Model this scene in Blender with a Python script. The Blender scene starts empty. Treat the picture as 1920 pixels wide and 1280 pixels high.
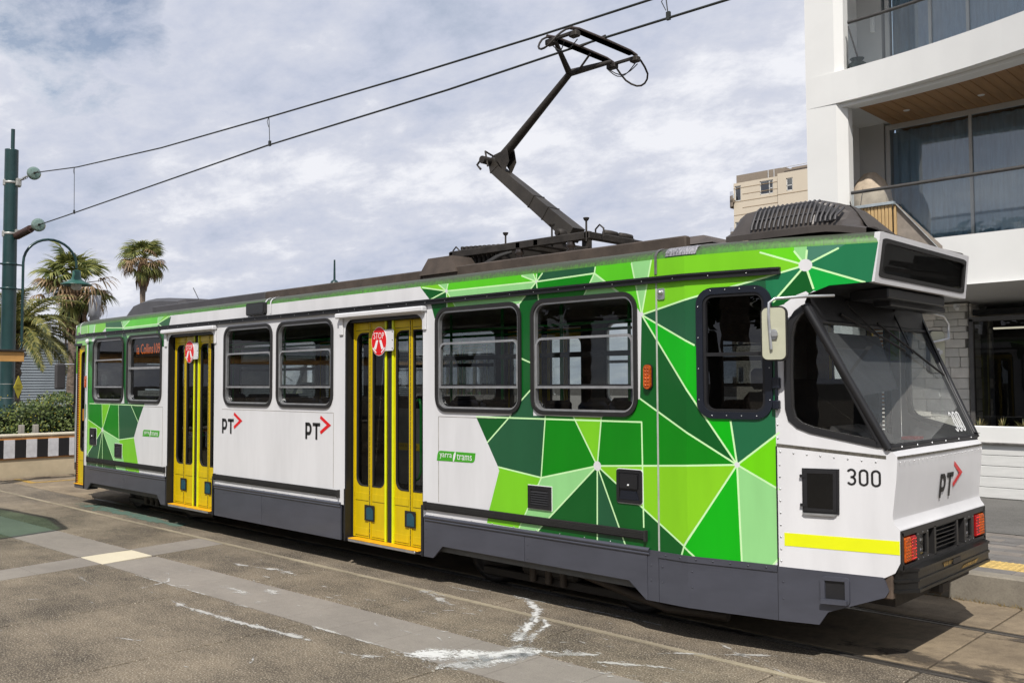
import bpy, bmesh, math, random
from math import sin, cos, pi, radians
from mathutils import Vector, Matrix
from mathutils.geometry import delaunay_2d_cdt

random.seed(7)
SC = bpy.context.scene
COL = SC.collection

# ------------------------------------------------------------------ camera
cam_d = bpy.data.cameras.new('camera')
cam = bpy.data.objects.new('camera', cam_d)
COL.objects.link(cam)
YAW, PITCH, ROLL, FPX = -0.765814, 0.044520, -0.004473, 1720.04
Fv = Vector((cos(PITCH) * sin(YAW), cos(PITCH) * cos(YAW), sin(PITCH)))
Rv = Vector((cos(YAW), -sin(YAW), 0))
Uv = Rv.cross(Fv)
R2 = Rv * cos(ROLL) + Uv * sin(ROLL)
U2 = -Rv * sin(ROLL) + Uv * cos(ROLL)
mw = Matrix(((R2.x, U2.x, -Fv.x, 3.21587), (R2.y, U2.y, -Fv.y, -6.14466), (R2.z, U2.z, -Fv.z, 2.04), (0, 0, 0, 1)))
cam.matrix_world = mw
cam_d.sensor_width = 36.0
cam_d.lens = FPX / 1920 * 36.0
cam_d.clip_start = 0.05
cam_d.clip_end = 2500
SC.camera = cam

# ------------------------------------------------------------------ sun and sky
SUN = Vector((0.45, -0.65, 1.0)).normalized()
sun_d = bpy.data.lights.new('sun', 'SUN')
sun_d.energy = 4.6
sun_d.angle = radians(0.6)
sun_d.color = (1.0, 0.955, 0.89)
sun = bpy.data.objects.new('sun', sun_d)
COL.objects.link(sun)
sun.location = (0, 0, 30)
sun.rotation_euler = SUN.to_track_quat('Z', 'Y').to_euler()

world = bpy.data.worlds.new('World')
SC.world = world
world.use_nodes = True
nt = world.node_tree
nt.nodes.clear()
def N(nt, t, **kw):
    n = nt.nodes.new(t)
    for k, v in kw.items():
        setattr(n, k, v)
    return n
def L(nt, a, b):
    nt.links.new(a, b)
out = N(nt, 'ShaderNodeOutputWorld')
sky = N(nt, 'ShaderNodeTexSky', sky_type='NISHITA', sun_disc=False)
sky.sun_elevation = math.asin(SUN.z)
sky.sun_rotation = math.atan2(SUN.x, SUN.y)
sky.air_density = 1.0
sky.dust_density = 1.0
bg1 = N(nt, 'ShaderNodeBackground')
bg1.inputs['Strength'].default_value = 0.10
L(nt, sky.outputs[0], bg1.inputs[0])
tc = N(nt, 'ShaderNodeTexCoord')
sep = N(nt, 'ShaderNodeSeparateXYZ')
L(nt, tc.outputs['Generated'], sep.inputs[0])
def M_(nt, op, a, b=None, c=None, clamp=False):
    n = N(nt, 'ShaderNodeMath', operation=op)
    n.use_clamp = clamp
    for i, v in enumerate((a, b, c)):
        if v is None:
            continue
        if isinstance(v, (int, float)):
            n.inputs[i].default_value = v
        else:
            L(nt, v, n.inputs[i])
    return n.outputs[0]
zc = M_(nt, 'MAXIMUM', sep.outputs['Z'], 0.0)
zz = M_(nt, 'ADD', zc, 0.30)
ux = M_(nt, 'DIVIDE', sep.outputs['X'], zz)
uy = M_(nt, 'DIVIDE', sep.outputs['Y'], zz)
comb = N(nt, 'ShaderNodeCombineXYZ')
L(nt, ux, comb.inputs[0]); L(nt, uy, comb.inputs[1])
def wnoise(scale, detail, rough, dist, off):
    mp = N(nt, 'ShaderNodeMapping')
    mp.inputs['Location'].default_value = off
    mp.inputs['Rotation'].default_value = (0, 0, radians(-40))
    mp.inputs['Scale'].default_value = (1.0, 1.25, 1)
    L(nt, comb.outputs[0], mp.inputs[0])
    n = N(nt, 'ShaderNodeTexNoise')
    n.inputs['Scale'].default_value = scale
    n.inputs['Detail'].default_value = detail
    n.inputs['Roughness'].default_value = rough
    n.inputs['Distortion'].default_value = dist
    L(nt, mp.outputs[0], n.inputs['Vector'])
    return n.outputs['Fac']
n1 = wnoise(1.5, 6, 0.52, 0.15, (3.1, 1.7, 0))
n2 = wnoise(6.0, 10, 0.66, 0.12, (7.3, 2.2, 0))
n3 = wnoise(0.55, 4, 0.5, 0.2, (11.0, 5.0, 0))
mix1 = M_(nt, 'ADD', M_(nt, 'ADD', M_(nt, 'MULTIPLY', n1, 0.57), M_(nt, 'MULTIPLY', n2, 0.43)), M_(nt, 'MULTIPLY', M_(nt, 'SUBTRACT', 0.45, zc), 0.10))
ramp = N(nt, 'ShaderNodeValToRGB')
cr = ramp.color_ramp
cr.elements[0].position = 0.36; cr.elements[0].color = (0.40, 0.46, 0.58, 1)
cr.elements[1].position = 0.62; cr.elements[1].color = (0.84, 0.85, 0.90, 1)
e = cr.elements.new(0.46); e.color = (0.54, 0.58, 0.70, 1)
e = cr.elements.new(0.545); e.color = (0.64, 0.665, 0.755, 1)
L(nt, mix1, ramp.inputs[0])
bg2 = N(nt, 'ShaderNodeBackground')
bg2.inputs['Strength'].default_value = 1.0
L(nt, ramp.outputs[0], bg2.inputs[0])
# thin gaps of blue between the clouds
gap = N(nt, 'ShaderNodeMapRange')
gap.inputs['From Min'].default_value = 0.575
gap.inputs['From Max'].default_value = 0.66
gap.inputs['To Min'].default_value = 1.0
gap.inputs['To Max'].default_value = 0.25
# the one clear opening of the cloud sheet, high over the left of the street
vd = N(nt, 'ShaderNodeVectorMath', operation='DOT_PRODUCT')
nrm = N(nt, 'ShaderNodeVectorMath', operation='NORMALIZE')
L(nt, tc.outputs['Generated'], nrm.inputs[0]); L(nt, nrm.outputs[0], vd.inputs[0])
vd.inputs[1].default_value = tuple((Fv * 1720 + R2 * (130 - 960) + U2 * (640 - 70)).normalized())
op = N(nt, 'ShaderNodeMapRange', interpolation_type='SMOOTHSTEP')
op.inputs['From Min'].default_value = 0.990; op.inputs['From Max'].default_value = 1.0; op.inputs['To Max'].default_value = 0.18
L(nt, vd.outputs['Value'], op.inputs['Value'])
L(nt, M_(nt, 'ADD', M_(nt, 'ADD', M_(nt, 'MULTIPLY', n3, 0.60), M_(nt, 'MULTIPLY', n2, 0.40)), op.outputs[0]), gap.inputs['Value'])
ms = N(nt, 'ShaderNodeMixShader')
L(nt, gap.outputs[0], ms.inputs[0]); L(nt, bg1.outputs[0], ms.inputs[1]); L(nt, bg2.outputs[0], ms.inputs[2])
L(nt, ms.outputs[0], out.inputs[0])

SC.render.engine = 'CYCLES'
SC.view_settings.view_transform = 'Standard'
SC.view_settings.look = 'None'
SC.view_settings.exposure = 0.07
SC.view_settings.gamma = 1.0
SC.view_settings.use_curve_mapping = False
SC.cycles.transparent_max_bounces = 16
SC.cycles.max_bounces = 8

# ------------------------------------------------------------------ materials
def lin(v):
    v = v / 255.0
    return v / 12.92 if v <= 0.04045 else ((v + 0.055) / 1.055) ** 2.4
def rgb(r, g, b, k=1.0):
    return (max(lin(r) * k, 0.003), max(lin(g) * k, 0.003), max(lin(b) * k, 0.003))
MATS = {}
def mat(name, col, rough=0.5, metal=0.0, var=0.12, vscale=6.0, bump=0.0, bscale=40.0, coat=0.0, emit=None, estr=0.0,
        stretch=(1, 1, 1), col2=None, detail=5, world=False, spec=0.5, trans=0.0):
    if name in MATS:
        return MATS[name]
    m = bpy.data.materials.new(name)
    m.use_nodes = True
    t = m.node_tree
    b = t.nodes['Principled BSDF']
    b.inputs['Roughness'].default_value = rough
    b.inputs['Metallic'].default_value = metal
    b.inputs['Specular IOR Level'].default_value = spec
    if coat:
        b.inputs['Coat Weight'].default_value = coat
        b.inputs['Coat Roughness'].default_value = 0.08
    c2 = col2 if col2 else tuple(max(0.0, x * (1 - var * 2)) for x in col)
    if world:
        g = N(t, 'ShaderNodeNewGeometry'); src = g.outputs['Position']
    else:
        g = N(t, 'ShaderNodeTexCoord'); src = g.outputs['Object']
    mp = N(t, 'ShaderNodeMapping')
    mp.inputs['Scale'].default_value = stretch
    L(t, src, mp.inputs[0])
    no = N(t, 'ShaderNodeTexNoise')
    no.inputs['Scale'].default_value = vscale
    no.inputs['Detail'].default_value = detail
    no.inputs['Roughness'].default_value = 0.6
    L(t, mp.outputs[0], no.inputs['Vector'])
    rp = N(t, 'ShaderNodeValToRGB')
    rp.color_ramp.elements[0].position = 0.35
    rp.color_ramp.elements[1].position = 0.65
    rp.color_ramp.elements[0].color = (*c2, 1)
    rp.color_ramp.elements[1].color = (*col, 1)
    L(t, no.outputs['Fac'], rp.inputs[0])
    L(t, rp.outputs[0], b.inputs['Base Color'])
    if bump:
        nb = N(t, 'ShaderNodeTexNoise')
        nb.inputs['Scale'].default_value = bscale
        nb.inputs['Detail'].default_value = 4
        L(t, mp.outputs[0], nb.inputs['Vector'])
        bp = N(t, 'ShaderNodeBump')
        bp.inputs['Strength'].default_value = bump
        bp.inputs['Distance'].default_value = 0.02
        L(t, nb.outputs['Fac'], bp.inputs['Height'])
        L(t, bp.outputs[0], b.inputs['Normal'])
    if emit:
        b.inputs['Emission Color'].default_value = (*emit, 1)
        b.inputs['Emission Strength'].default_value = estr
    if trans:
        tr = N(t, 'ShaderNodeBsdfTranslucent')
        L(t, rp.outputs[0], tr.inputs[0])
        mx = N(t, 'ShaderNodeMixShader')
        mx.inputs[0].default_value = trans
        L(t, b.outputs[0], mx.inputs[1]); L(t, tr.outputs[0], mx.inputs[2])
        L(t, mx.outputs[0], t.nodes['Material Output'].inputs[0])
    MATS[name] = m
    return m

def glass_mat(name, tint, ior=1.5, extra=0.0, rough=0.0, haze=None, hz=0.0, refl=1.0):
    """thin sheet of tinted glass: see-through with a Fresnel reflection"""
    m = bpy.data.materials.new(name)
    m.use_nodes = True
    t = m.node_tree
    t.nodes.clear()
    o = N(t, 'ShaderNodeOutputMaterial')
    tr = N(t, 'ShaderNodeBsdfTransparent'); tr.inputs[0].default_value = (*tint, 1)
    gl = N(t, 'ShaderNodeBsdfGlossy'); gl.inputs['Roughness'].default_value = rough
    tcn = N(t, 'ShaderNodeTexCoord')
    no = N(t, 'ShaderNodeTexNoise'); no.inputs['Scale'].default_value = 1.3; no.inputs['Detail'].default_value = 1
    L(t, tcn.outputs['Object'], no.inputs['Vector'])
    bp = N(t, 'ShaderNodeBump'); bp.inputs['Strength'].default_value = 0.012; bp.inputs['Distance'].default_value = 0.05
    L(t, no.outputs['Fac'], bp.inputs['Height']); L(t, bp.outputs[0], gl.inputs['Normal'])
    fr = N(t, 'ShaderNodeFresnel'); fr.inputs['IOR'].default_value = ior
    ad = M_(t, 'ADD', M_(t, 'MULTIPLY', fr.outputs[0], refl), extra, clamp=True)
    mx = N(t, 'ShaderNodeMixShader')
    L(t, ad, mx.inputs[0]); L(t, tr.outputs[0], mx.inputs[1]); L(t, gl.outputs[0], mx.inputs[2])
    last = mx
    if haze:
        df = N(t, 'ShaderNodeBsdfDiffuse'); df.inputs[0].default_value = (*haze, 1)
        mx2 = N(t, 'ShaderNodeMixShader'); mx2.inputs[0].default_value = hz
        L(t, mx.outputs[0], mx2.inputs[1]); L(t, df.outputs[0], mx2.inputs[2])
        last = mx2
    L(t, last.outputs[0], o.inputs[0])
    MATS[name] = m
    return m

K = 1 / 0.86   # photographed side-on colour -> base colour
def paint(name, r, g, b, rough=0.28):
    return mat(name, rgb(r, g, b, K * 0.88), rough, 0, 0.05, 1.6, coat=0.22, stretch=(2.2, 1, 0.4), bump=0.012, bscale=1.5, spec=0.35)
LIVC = {
    'white': paint('white_paint', 212, 212, 214),
    'deep': paint('deep_green_paint', 0, 84, 30),
    'deep2': paint('leaf_green_paint', 30, 112, 72),
    'slate': paint('bottle_green_paint', 32, 84, 54),
    'slate2': paint('pine_green_paint', 30, 98, 62),
    'slate3': paint('grey_green_paint', 70, 122, 102),
    'green': paint('mid_green_paint', 0, 126, 14),
    'bright': paint('bright_green_paint', 0, 168, 16),
    'bright2': paint('emerald_paint', 0, 160, 58),
    'lime': paint('lime_paint', 118, 196, 34),
    'lime2': paint('lime_yellow_paint', 128, 196, 30),
    'lime3': paint('light_lime_paint', 100, 202, 26),
    'limeb': paint('vivid_lime_paint', 106, 202, 4),
    'limed': paint('grass_green_paint', 86, 192, 32),
    'pale': paint('pale_green_paint', 142, 204, 132),
    'line': paint('cream_green_paint', 196, 236, 176),
}
def grimy(name, base, grime, lo, hi, stretch, scale=4):
    """paint with dirt washed down it in streaks"""
    m = bpy.data.materials.new(name); m.use_nodes = True; t = m.node_tree; b = t.nodes['Principled BSDF']
    g = N(t, 'ShaderNodeNewGeometry')
    mp = N(t, 'ShaderNodeMapping'); mp.inputs['Scale'].default_value = stretch; L(t, g.outputs['Position'], mp.inputs[0])
    n1 = N(t, 'ShaderNodeTexNoise'); n1.inputs['Scale'].default_value = scale; n1.inputs['Detail'].default_value = 8; n1.inputs['Roughness'].default_value = 0.7
    L(t, mp.outputs[0], n1.inputs['Vector'])
    n2 = N(t, 'ShaderNodeTexNoise'); n2.inputs['Scale'].default_value = 0.45; n2.inputs['Detail'].default_value = 3
    L(t, g.outputs['Position'], n2.inputs['Vector'])
    s = N(t, 'ShaderNodeSeparateXYZ'); L(t, g.outputs['Position'], s.inputs[0])
    top = N(t, 'ShaderNodeMapRange'); top.inputs['From Min'].default_value = 3.03; top.inputs['From Max'].default_value = 3.13
    top.inputs['To Min'].default_value = 0.0; top.inputs['To Max'].default_value = 0.42
    L(t, s.outputs['Z'], top.inputs['Value'])
    sm = M_(t, 'ADD', M_(t, 'ADD', M_(t, 'MULTIPLY', n1.outputs['Fac'], 0.75), M_(t, 'MULTIPLY', n2.outputs['Fac'], 0.5)), top.outputs[0])
    mr = N(t, 'ShaderNodeMapRange'); mr.inputs['From Min'].default_value = lo; mr.inputs['From Max'].default_value = hi
    L(t, sm, mr.inputs['Value'])
    mx = N(t, 'ShaderNodeMix', data_type='RGBA')
    mx.inputs['A'].default_value = (*base, 1); mx.inputs['B'].default_value = (*grime, 1)
    L(t, mr.outputs[0], mx.inputs['Factor']); L(t, mx.outputs['Result'], b.inputs['Base Color'])
    b.inputs['Roughness'].default_value = 0.5
    MATS[name] = m
    return m
COVE = grimy('weathered_green_paint', rgb(72, 146, 26), rgb(58, 64, 48), 0.46, 0.86, (14, 14, 0.5), 5)
ROOFM = grimy('dusty_roof_paint', rgb(120, 118, 112, 0.8), rgb(86, 78, 68, 0.8), 0.4, 0.9, (1, 1, 1))
SKIRT = mat('slate_grey_paint', rgb(74, 76, 86, 0.95), 0.34, 0, 0.14, 2.5, coat=0.2, stretch=(0.5, 1, 1.5), bump=0.015, bscale=2)
BLACK = mat('black_trim', (0.012, 0.012, 0.014), 0.45)
RUB = mat('black_rubber', (0.018, 0.017, 0.016), 0.7, bump=0.1)
ALU = mat('brushed_aluminium', (0.62, 0.63, 0.64), 0.38, 0.85, 0.1, 12)
STEEL = mat('worn_steel', (0.33, 0.31, 0.29), 0.42, 0.8, 0.25, 9)
DARKM = mat('dark_grimy_metal', (0.045, 0.038, 0.032), 0.65, 0.3, 0.25, 7, bump=0.15)
BROWN = mat('brown_dusty_metal', rgb(92, 80, 70, 0.75), 0.62, 0.1, 0.2, 5, bump=0.1)
CHAR = mat('charcoal_plastic', rgb(80, 78, 80, 0.7), 0.5, 0, 0.1, 5)
YEL = mat('yellow_door_paint', rgb(212, 184, 0, 0.95), 0.38, 0, 0.09, 3, coat=0.1, stretch=(3, 1, 0.5), spec=0.35)
YELB = mat('bright_yellow_edge', rgb(222, 230, 0, 1.0), 0.4, 0, 0.05, 6)
YELSTEP = mat('amber_step_edge', rgb(235, 172, 10, 0.95), 0.5, 0, 0.15, 12)
YELT = mat('fluorescent_yellow_tape', rgb(226, 232, 0, 0.98), 0.4, 0, 0.04, 3)
WHITE = LIVC['white']
GASK = mat('window_rubber', (0.014, 0.013, 0.013), 0.5)
GLS = glass_mat('tinted_window_glass', (0.76, 0.79, 0.78), 1.5, 0.0, refl=0.7)
CGL = glass_mat('clear_cab_glass', (0.88, 0.90, 0.89), 1.5, 0.0)
WSG = glass_mat('windscreen_glass', (0.86, 0.89, 0.88), 1.5, 0.0, haze=(0.4, 0.42, 0.43), hz=0.09, refl=0.85)  # grey haze mixed in to imitate reflections on the screen
RGL = glass_mat('smoky_door_glass', (0.42, 0.46, 0.47), 1.5, 0.0, refl=0.7)
DGL = glass_mat('dark_window_glass', (0.10, 0.11, 0.12), 1.5, 0.02)
INTW = mat('dark_interior_lining', (0.10, 0.10, 0.095), 0.7)
INTC = mat('cream_ceiling_lining', (0.20, 0.19, 0.16), 0.7)
FLOORM = mat('dark_vinyl_floor', (0.035, 0.035, 0.038), 0.7)
SEATM = mat('navy_seat_fabric', (0.012, 0.016, 0.035), 0.8)
GRNP = mat('green_handrail', rgb(0, 150, 60, 0.9), 0.3, 0, 0.05)
RED = mat('signal_red', rgb(206, 0, 18, 1.1), 0.35, 0, 0.05)
ORANGE = mat('orange_lens', (0.55, 0.10, 0.01), 0.2, 0, 0.3, 60, emit=(1, 0.12, 0.0), estr=0.03)
REDL = mat('red_lens', (0.32, 0.006, 0.008), 0.2, 0, 0.3, 60, emit=(1, 0.01, 0.01), estr=0.04)
INK = mat('black_lettering', (0.012, 0.011, 0.011), 0.5)
WINK = mat('white_lettering', (0.75, 0.75, 0.75), 0.5, 0, 0.02)
CREAMP = mat('cream_mirror_shell', rgb(188, 188, 166, 0.95), 0.35, 0, 0.05)
POLEG = mat('bottle_green_pole_paint', rgb(28, 62, 62, 0.95), 0.4, 0, 0.15, 3, coat=0.15, bump=0.03, bscale=6)

# ------------------------------------------------------------------ mesh builder
WL = {}   # world location of each linked object (parents are only moved, never turned)
def ident(p):
    return p
class MB:
    def __init__(s, tf=None):
        s.v = []; s.f = []; s.mi = []; s.tf = tf or ident; s.sm = []
    def add(s, vs, fs, mi=0, smooth=False):
        n = len(s.v)
        s.v += [s.tf(tuple(p)) for p in vs]
        for f in fs:
            s.f.append(tuple(i + n for i in f)); s.mi.append(mi); s.sm.append(smooth)
        return s
    def box(s, x0, x1, y0, y1, z0, z1, mi=0, bev=0.0):
        if bev <= 0:
            vs = [(x, y, z) for z in (z0, z1) for y in (y0, y1) for x in (x0, x1)]
            s.add(vs, [(0, 2, 3, 1), (4, 5, 7, 6), (0, 1, 5, 4), (2, 6, 7, 3), (0, 4, 6, 2), (1, 3, 7, 5)], mi)
        else:
            b = min(bev, (x1 - x0) / 2.01, (y1 - y0) / 2.01, (z1 - z0) / 2.01)
            vs = []
            for z in (0, 1):
                for y in (0, 1):
                    for x in (0, 1):
                        X = (x0, x1)[x]; Y = (y0, y1)[y]; Z = (z0, z1)[z]
                        dx = b * (1 - 2 * x); dy = b * (1 - 2 * y); dz = b * (1 - 2 * z)
                        vs += [(X, Y + dy, Z + dz), (X + dx, Y, Z + dz), (X + dx, Y + dy, Z)]
            def i(x, y, z, k):
                return (z * 4 + y * 2 + x) * 3 + k
            fs = []
            for x in (0, 1):
                fs.append((i(x, 0, 0, 0), i(x, 1, 0, 0), i(x, 1, 1, 0), i(x, 0, 1, 0)))
            for y in (0, 1):
                fs.append((i(0, y, 0, 1), i(1, y, 0, 1), i(1, y, 1, 1), i(0, y, 1, 1)))
            for z in (0, 1):
                fs.append((i(0, 0, z, 2), i(1, 0, z, 2), i(1, 1, z, 2), i(0, 1, z, 2)))
            for x in (0, 1):
                for y in (0, 1):
                    fs.append((i(x, y, 0, 0), i(x, y, 1, 0), i(x, y, 1, 1), i(x, y, 0, 1)))
            for x in (0, 1):
                for z in (0, 1):
                    fs.append((i(x, 0, z, 0), i(x, 1, z, 0), i(x, 1, z, 2), i(x, 0, z, 2)))
            for y in (0, 1):
                for z in (0, 1):
                    fs.append((i(0, y, z, 1), i(1, y, z, 1), i(1, y, z, 2), i(0, y, z, 2)))
            for x in (0, 1):
                for y in (0, 1):
                    for z in (0, 1):
                        fs.append((i(x, y, z, 0), i(x, y, z, 1), i(x, y, z, 2)))
            s.add(vs, fs, mi)
        return s
    def prism(s, pts, a, b, f, mi=0, smooth=False):
        """polygon pts (u,v) pushed from depth a to depth b; f(u,v,d) gives the point"""
        n = len(pts)
        vs = [f(u, v, a) for u, v in pts] + [f(u, v, b) for u, v in pts]
        s.add(vs, [tuple(range(n))[::-1], tuple(range(n, 2 * n))], mi)
        s.add(vs, [(i, (i + 1) % n, n + (i + 1) % n, n + i) for i in range(n)], mi, smooth)
        return s
    def sheet(s, pts, d, f, mi=0):
        s.add([f(u, v, d) for u, v in pts], [tuple(range(len(pts)))], mi)
        return s
    def ring(s, po, pi_, a, b, f, mi=0, smooth=False):
        n = len(po)
        vs = [f(u, v, a) for u, v in po] + [f(u, v, a) for u, v in pi_] + [f(u, v, b) for u, v in po] + [f(u, v, b) for u, v in pi_]
        fs = []
        for i in range(n):
            j = (i + 1) % n
            fs += [(i, j, n + j, n + i), (2 * n + i, 3 * n + i, 3 * n + j, 2 * n + j), (i, 2 * n + i, 2 * n + j, j), (n + i, n + j, 3 * n + j, 3 * n + i)]
        s.add(vs, fs, mi, smooth)
        return s
    def tube(s, pts, r, n=8, mi=0, caps=True, smooth=True):
        pts = [Vector(p) for p in pts]
        rs = r if isinstance(r, (list, tuple)) else [r] * len(pts)
        vs = []
        prev = None
        for i, p in enumerate(pts):
            d = (pts[min(i + 1, len(pts) - 1)] - pts[max(i - 1, 0)])
            d = d.normalized() if d.length > 1e-9 else Vector((0, 0, 1))
            if prev is None:
                up = Vector((0, 0, 1)) if abs(d.z) < 0.9 else Vector((1, 0, 0))
                a = d.cross(up).normalized()
            else:
                a = (prev - d * prev.dot(d))
                a = a.normalized() if a.length > 1e-6 else d.cross(Vector((0, 0, 1))).normalized()
            prev = a
            b = d.cross(a)
            for k in range(n):
                t = 2 * pi * k / n
                vs.append(p + (a * cos(t) + b * sin(t)) * rs[i])
        fs = []
        for i in range(len(pts) - 1):
            for k in range(n):
                j = (k + 1) % n
                fs.append((i * n + k, i * n + j, (i + 1) * n + j, (i + 1) * n + k))
        s.add(vs, fs, mi, smooth)
        if caps:
            s.add(vs[:n], [tuple(range(n))], mi); s.add(vs[-n:], [tuple(range(n))], mi)
        return s
    def lathe(s, prof, c, axis='z', n=20, mi=0, smooth=True):
        """prof: list of (radius, height)"""
        vs = []
        for r, h in prof:
            for k in range(n):
                t = 2 * pi * k / n
                if axis == 'z':
                    vs.append((c[0] + r * cos(t), c[1] + r * sin(t), c[2] + h))
                elif axis == 'y':
                    vs.append((c[0] + r * cos(t), c[1] + h, c[2] + r * sin(t)))
                else:
                    vs.append((c[0] + h, c[1] + r * cos(t), c[2] + r * sin(t)))
        fs = []
        for i in range(len(prof) - 1):
            for k in range(n):
                j = (k + 1) % n
                fs.append((i * n + k, i * n + j, (i + 1) * n + j, (i + 1) * n + k))
        s.add(vs, fs, mi, smooth)
        return s
    def grid(s, rows, mi=0, smooth=True):
        m = len(rows[0])
        vs = [p for r in rows for p in r]
        s.add(vs, [(i * m + j, i * m + j + 1, (i + 1) * m + j + 1, (i + 1) * m + j) for i in range(len(rows) - 1) for j in range(m - 1)], mi, smooth)
        return s
    def build(s, name, mats, parent=None, label=None, kind=None, origin=None):
        if not isinstance(mats, (list, tuple)):
            mats = [mats]
        xs = [p[0] for p in s.v]; ys = [p[1] for p in s.v]; zs = [p[2] for p in s.v]
        c = Vector(origin) if origin is not None else Vector(((min(xs) + max(xs)) / 2, (min(ys) + max(ys)) / 2, min(zs)))
        me = bpy.data.meshes.new(name)
        me.from_pydata([(p[0] - c.x, p[1] - c.y, p[2] - c.z) for p in s.v], [], s.f)
        for m in mats:
            me.materials.append(m)
        me.polygons.foreach_set('material_index', s.mi)
        me.polygons.foreach_set('use_smooth', s.sm)
        me.validate(); me.update()
        o = bpy.data.objects.new(name, me)
        COL.objects.link(o)
        if parent is not None:
            o.parent = parent
            o.location = c - WL[parent.name]
        else:
            o.location = c
        WL[o.name] = c
        if label: o['label'] = label
        if kind: o['kind'] = kind
        return o
def thing(name, label, cat, loc, group=None):
    o = bpy.data.objects.new(name, None)
    COL.objects.link(o)
    o.empty_display_size = 0.2
    o.location = loc
    WL[o.name] = Vector(loc)
    tag(o, label, cat, group)
    return o
def tag(o, label=None, cat=None, group=None, kind=None):
    if label: o['label'] = label
    if cat: o['category'] = cat
    if group: o['group'] = group
    if kind: o['kind'] = kind
    return o
def copy_at(o, parent, loc, rot=None, scale=None):
    c = o.copy(); COL.objects.link(c); c.parent = parent; c.location = loc
    if rot is not None: c.rotation_euler = rot
    if scale is not None: c.scale = scale
    return c
def rrect(x0, x1, z0, z1, r, n=6):
    """rounded rectangle outline; r one radius or four (bl, br, tr, tl)"""
    rr = r if isinstance(r, (list, tuple)) else (r,) * 4
    P = []
    for (cx, cz, a0, q) in ((x0, z0, pi, 0), (x1, z0, 1.5 * pi, 1), (x1, z1, 0, 2), (x0, z1, 0.5 * pi, 3)):
        R = max(rr[q], 1e-4)
        ox = cx + (R if cx == x0 else -R); oz = cz + (R if cz == z0 else -R)
        for k in range(n + 1):
            t = a0 + 0.5 * pi * k / n
            P.append((ox + R * cos(t), oz + R * sin(t)))
    return P
def oval(cx, cz, rx, rz, n=28):
    return [(cx + rx * cos(2 * pi * k / n), cz + rz * sin(2 * pi * k / n)) for k in range(n)]
def inset(poly, d):
    """shrink a convex-ish polygon by d"""
    n = len(poly); res = []
    A = sum(poly[i][0] * poly[(i + 1) % n][1] - poly[(i + 1) % n][0] * poly[i][1] for i in range(n))
    sg = 1 if A > 0 else -1
    for i in range(n):
        p0 = Vector(poly[i - 1]); p1 = Vector(poly[i]); p2 = Vector(poly[(i + 1) % n])
        a = (p1 - p0); b = (p2 - p1)
        if a.length < 1e-7: a = b
        if b.length < 1e-7: b = a
        a.normalize(); b.normalize()
        na = Vector((-a.y, a.x)) * sg; nb = Vector((-b.y, b.x)) * sg
        m = na + nb
        m = m / max(m.length_squared, 1e-6) * 2
        res.append(tuple(p1 + m * d))
    return res
def inside(p, poly):
    x, y = p; c = False; n = len(poly); j = n - 1
    for i in range(n):
        xi, yi = poly[i]; xj, yj = poly[j]
        if (yi > y) != (yj > y) and x < (xj - xi) * (y - yi) / (yj - yi) + xi:
            c = not c
        j = i
    return c
def text_tris(body, size=1.0):
    cu = bpy.data.curves.new('tmp_text', 'FONT')
    cu.body = body; cu.size = size; cu.resolution_u = 2
    o = bpy.data.objects.new('tmp_text', cu)
    COL.objects.link(o)
    dg = bpy.context.evaluated_depsgraph_get()
    dg.update()
    me = bpy.data.meshes.new_from_object(o.evaluated_get(dg))
    vs = [tuple(v.co[:2]) for v in me.vertices]
    fs = [tuple(p.vertices) for p in me.polygons]
    bpy.data.objects.remove(o); bpy.data.curves.remove(cu); bpy.data.meshes.remove(me)
    return vs, fs
def put_text(mb, body, u0, u1, v0, v1, f, mi=0):
    """fit text into the box u0..u1 by v0..v1 of the surface f(u,v)"""
    vs, fs = text_tris(body)
    xs = [v[0] for v in vs]; ys = [v[1] for v in vs]
    x0, x1, y0, y1 = min(xs), max(xs), min(ys), max(ys)
    mb.add([f(u0 + (x - x0) / (x1 - x0) * (u1 - u0), v0 + (y - y0) / (y1 - y0) * (v1 - v0)) for x, y in vs], fs, mi)
def stroke(mb, pts, w, f, mi=0, closed=False):
    """flat pen stroke of width w through pts (u,v)"""
    n = len(pts); Lp = []; Rp = []
    for i in range(n):
        a = Vector(pts[i - 1]) if (i > 0 or closed) else Vector(pts[i])
        b = Vector(pts[(i + 1) % n]) if (i < n - 1 or closed) else Vector(pts[i])
        d = (b - a).normalized(); nn = Vector((-d.y, d.x)); p = Vector(pts[i])
        if 0 < i < n - 1 or closed:
            d1 = (p - a).normalized(); d2 = (b - p).normalized()
            k = max(0.45, d1.dot(d)) 
        else: k = 1
        Lp.append(p + nn * w / 2 / k); Rp.append(p - nn * w / 2 / k)
    vs = [f(*p) for p in Lp] + [f(*p) for p in Rp]
    m = n if closed else n - 1
    mb.add(vs, [(i, (i + 1) % n, n + (i + 1) % n, n + i) for i in range(m)], mi)
def arc(cx, cy, rx, ry, a0, a1, n=10):
    return [(cx + rx * cos(radians(a0 + (a1 - a0) * k / n)), cy + ry * sin(radians(a0 + (a1 - a0) * k / n))) for k in range(n + 1)]
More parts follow.
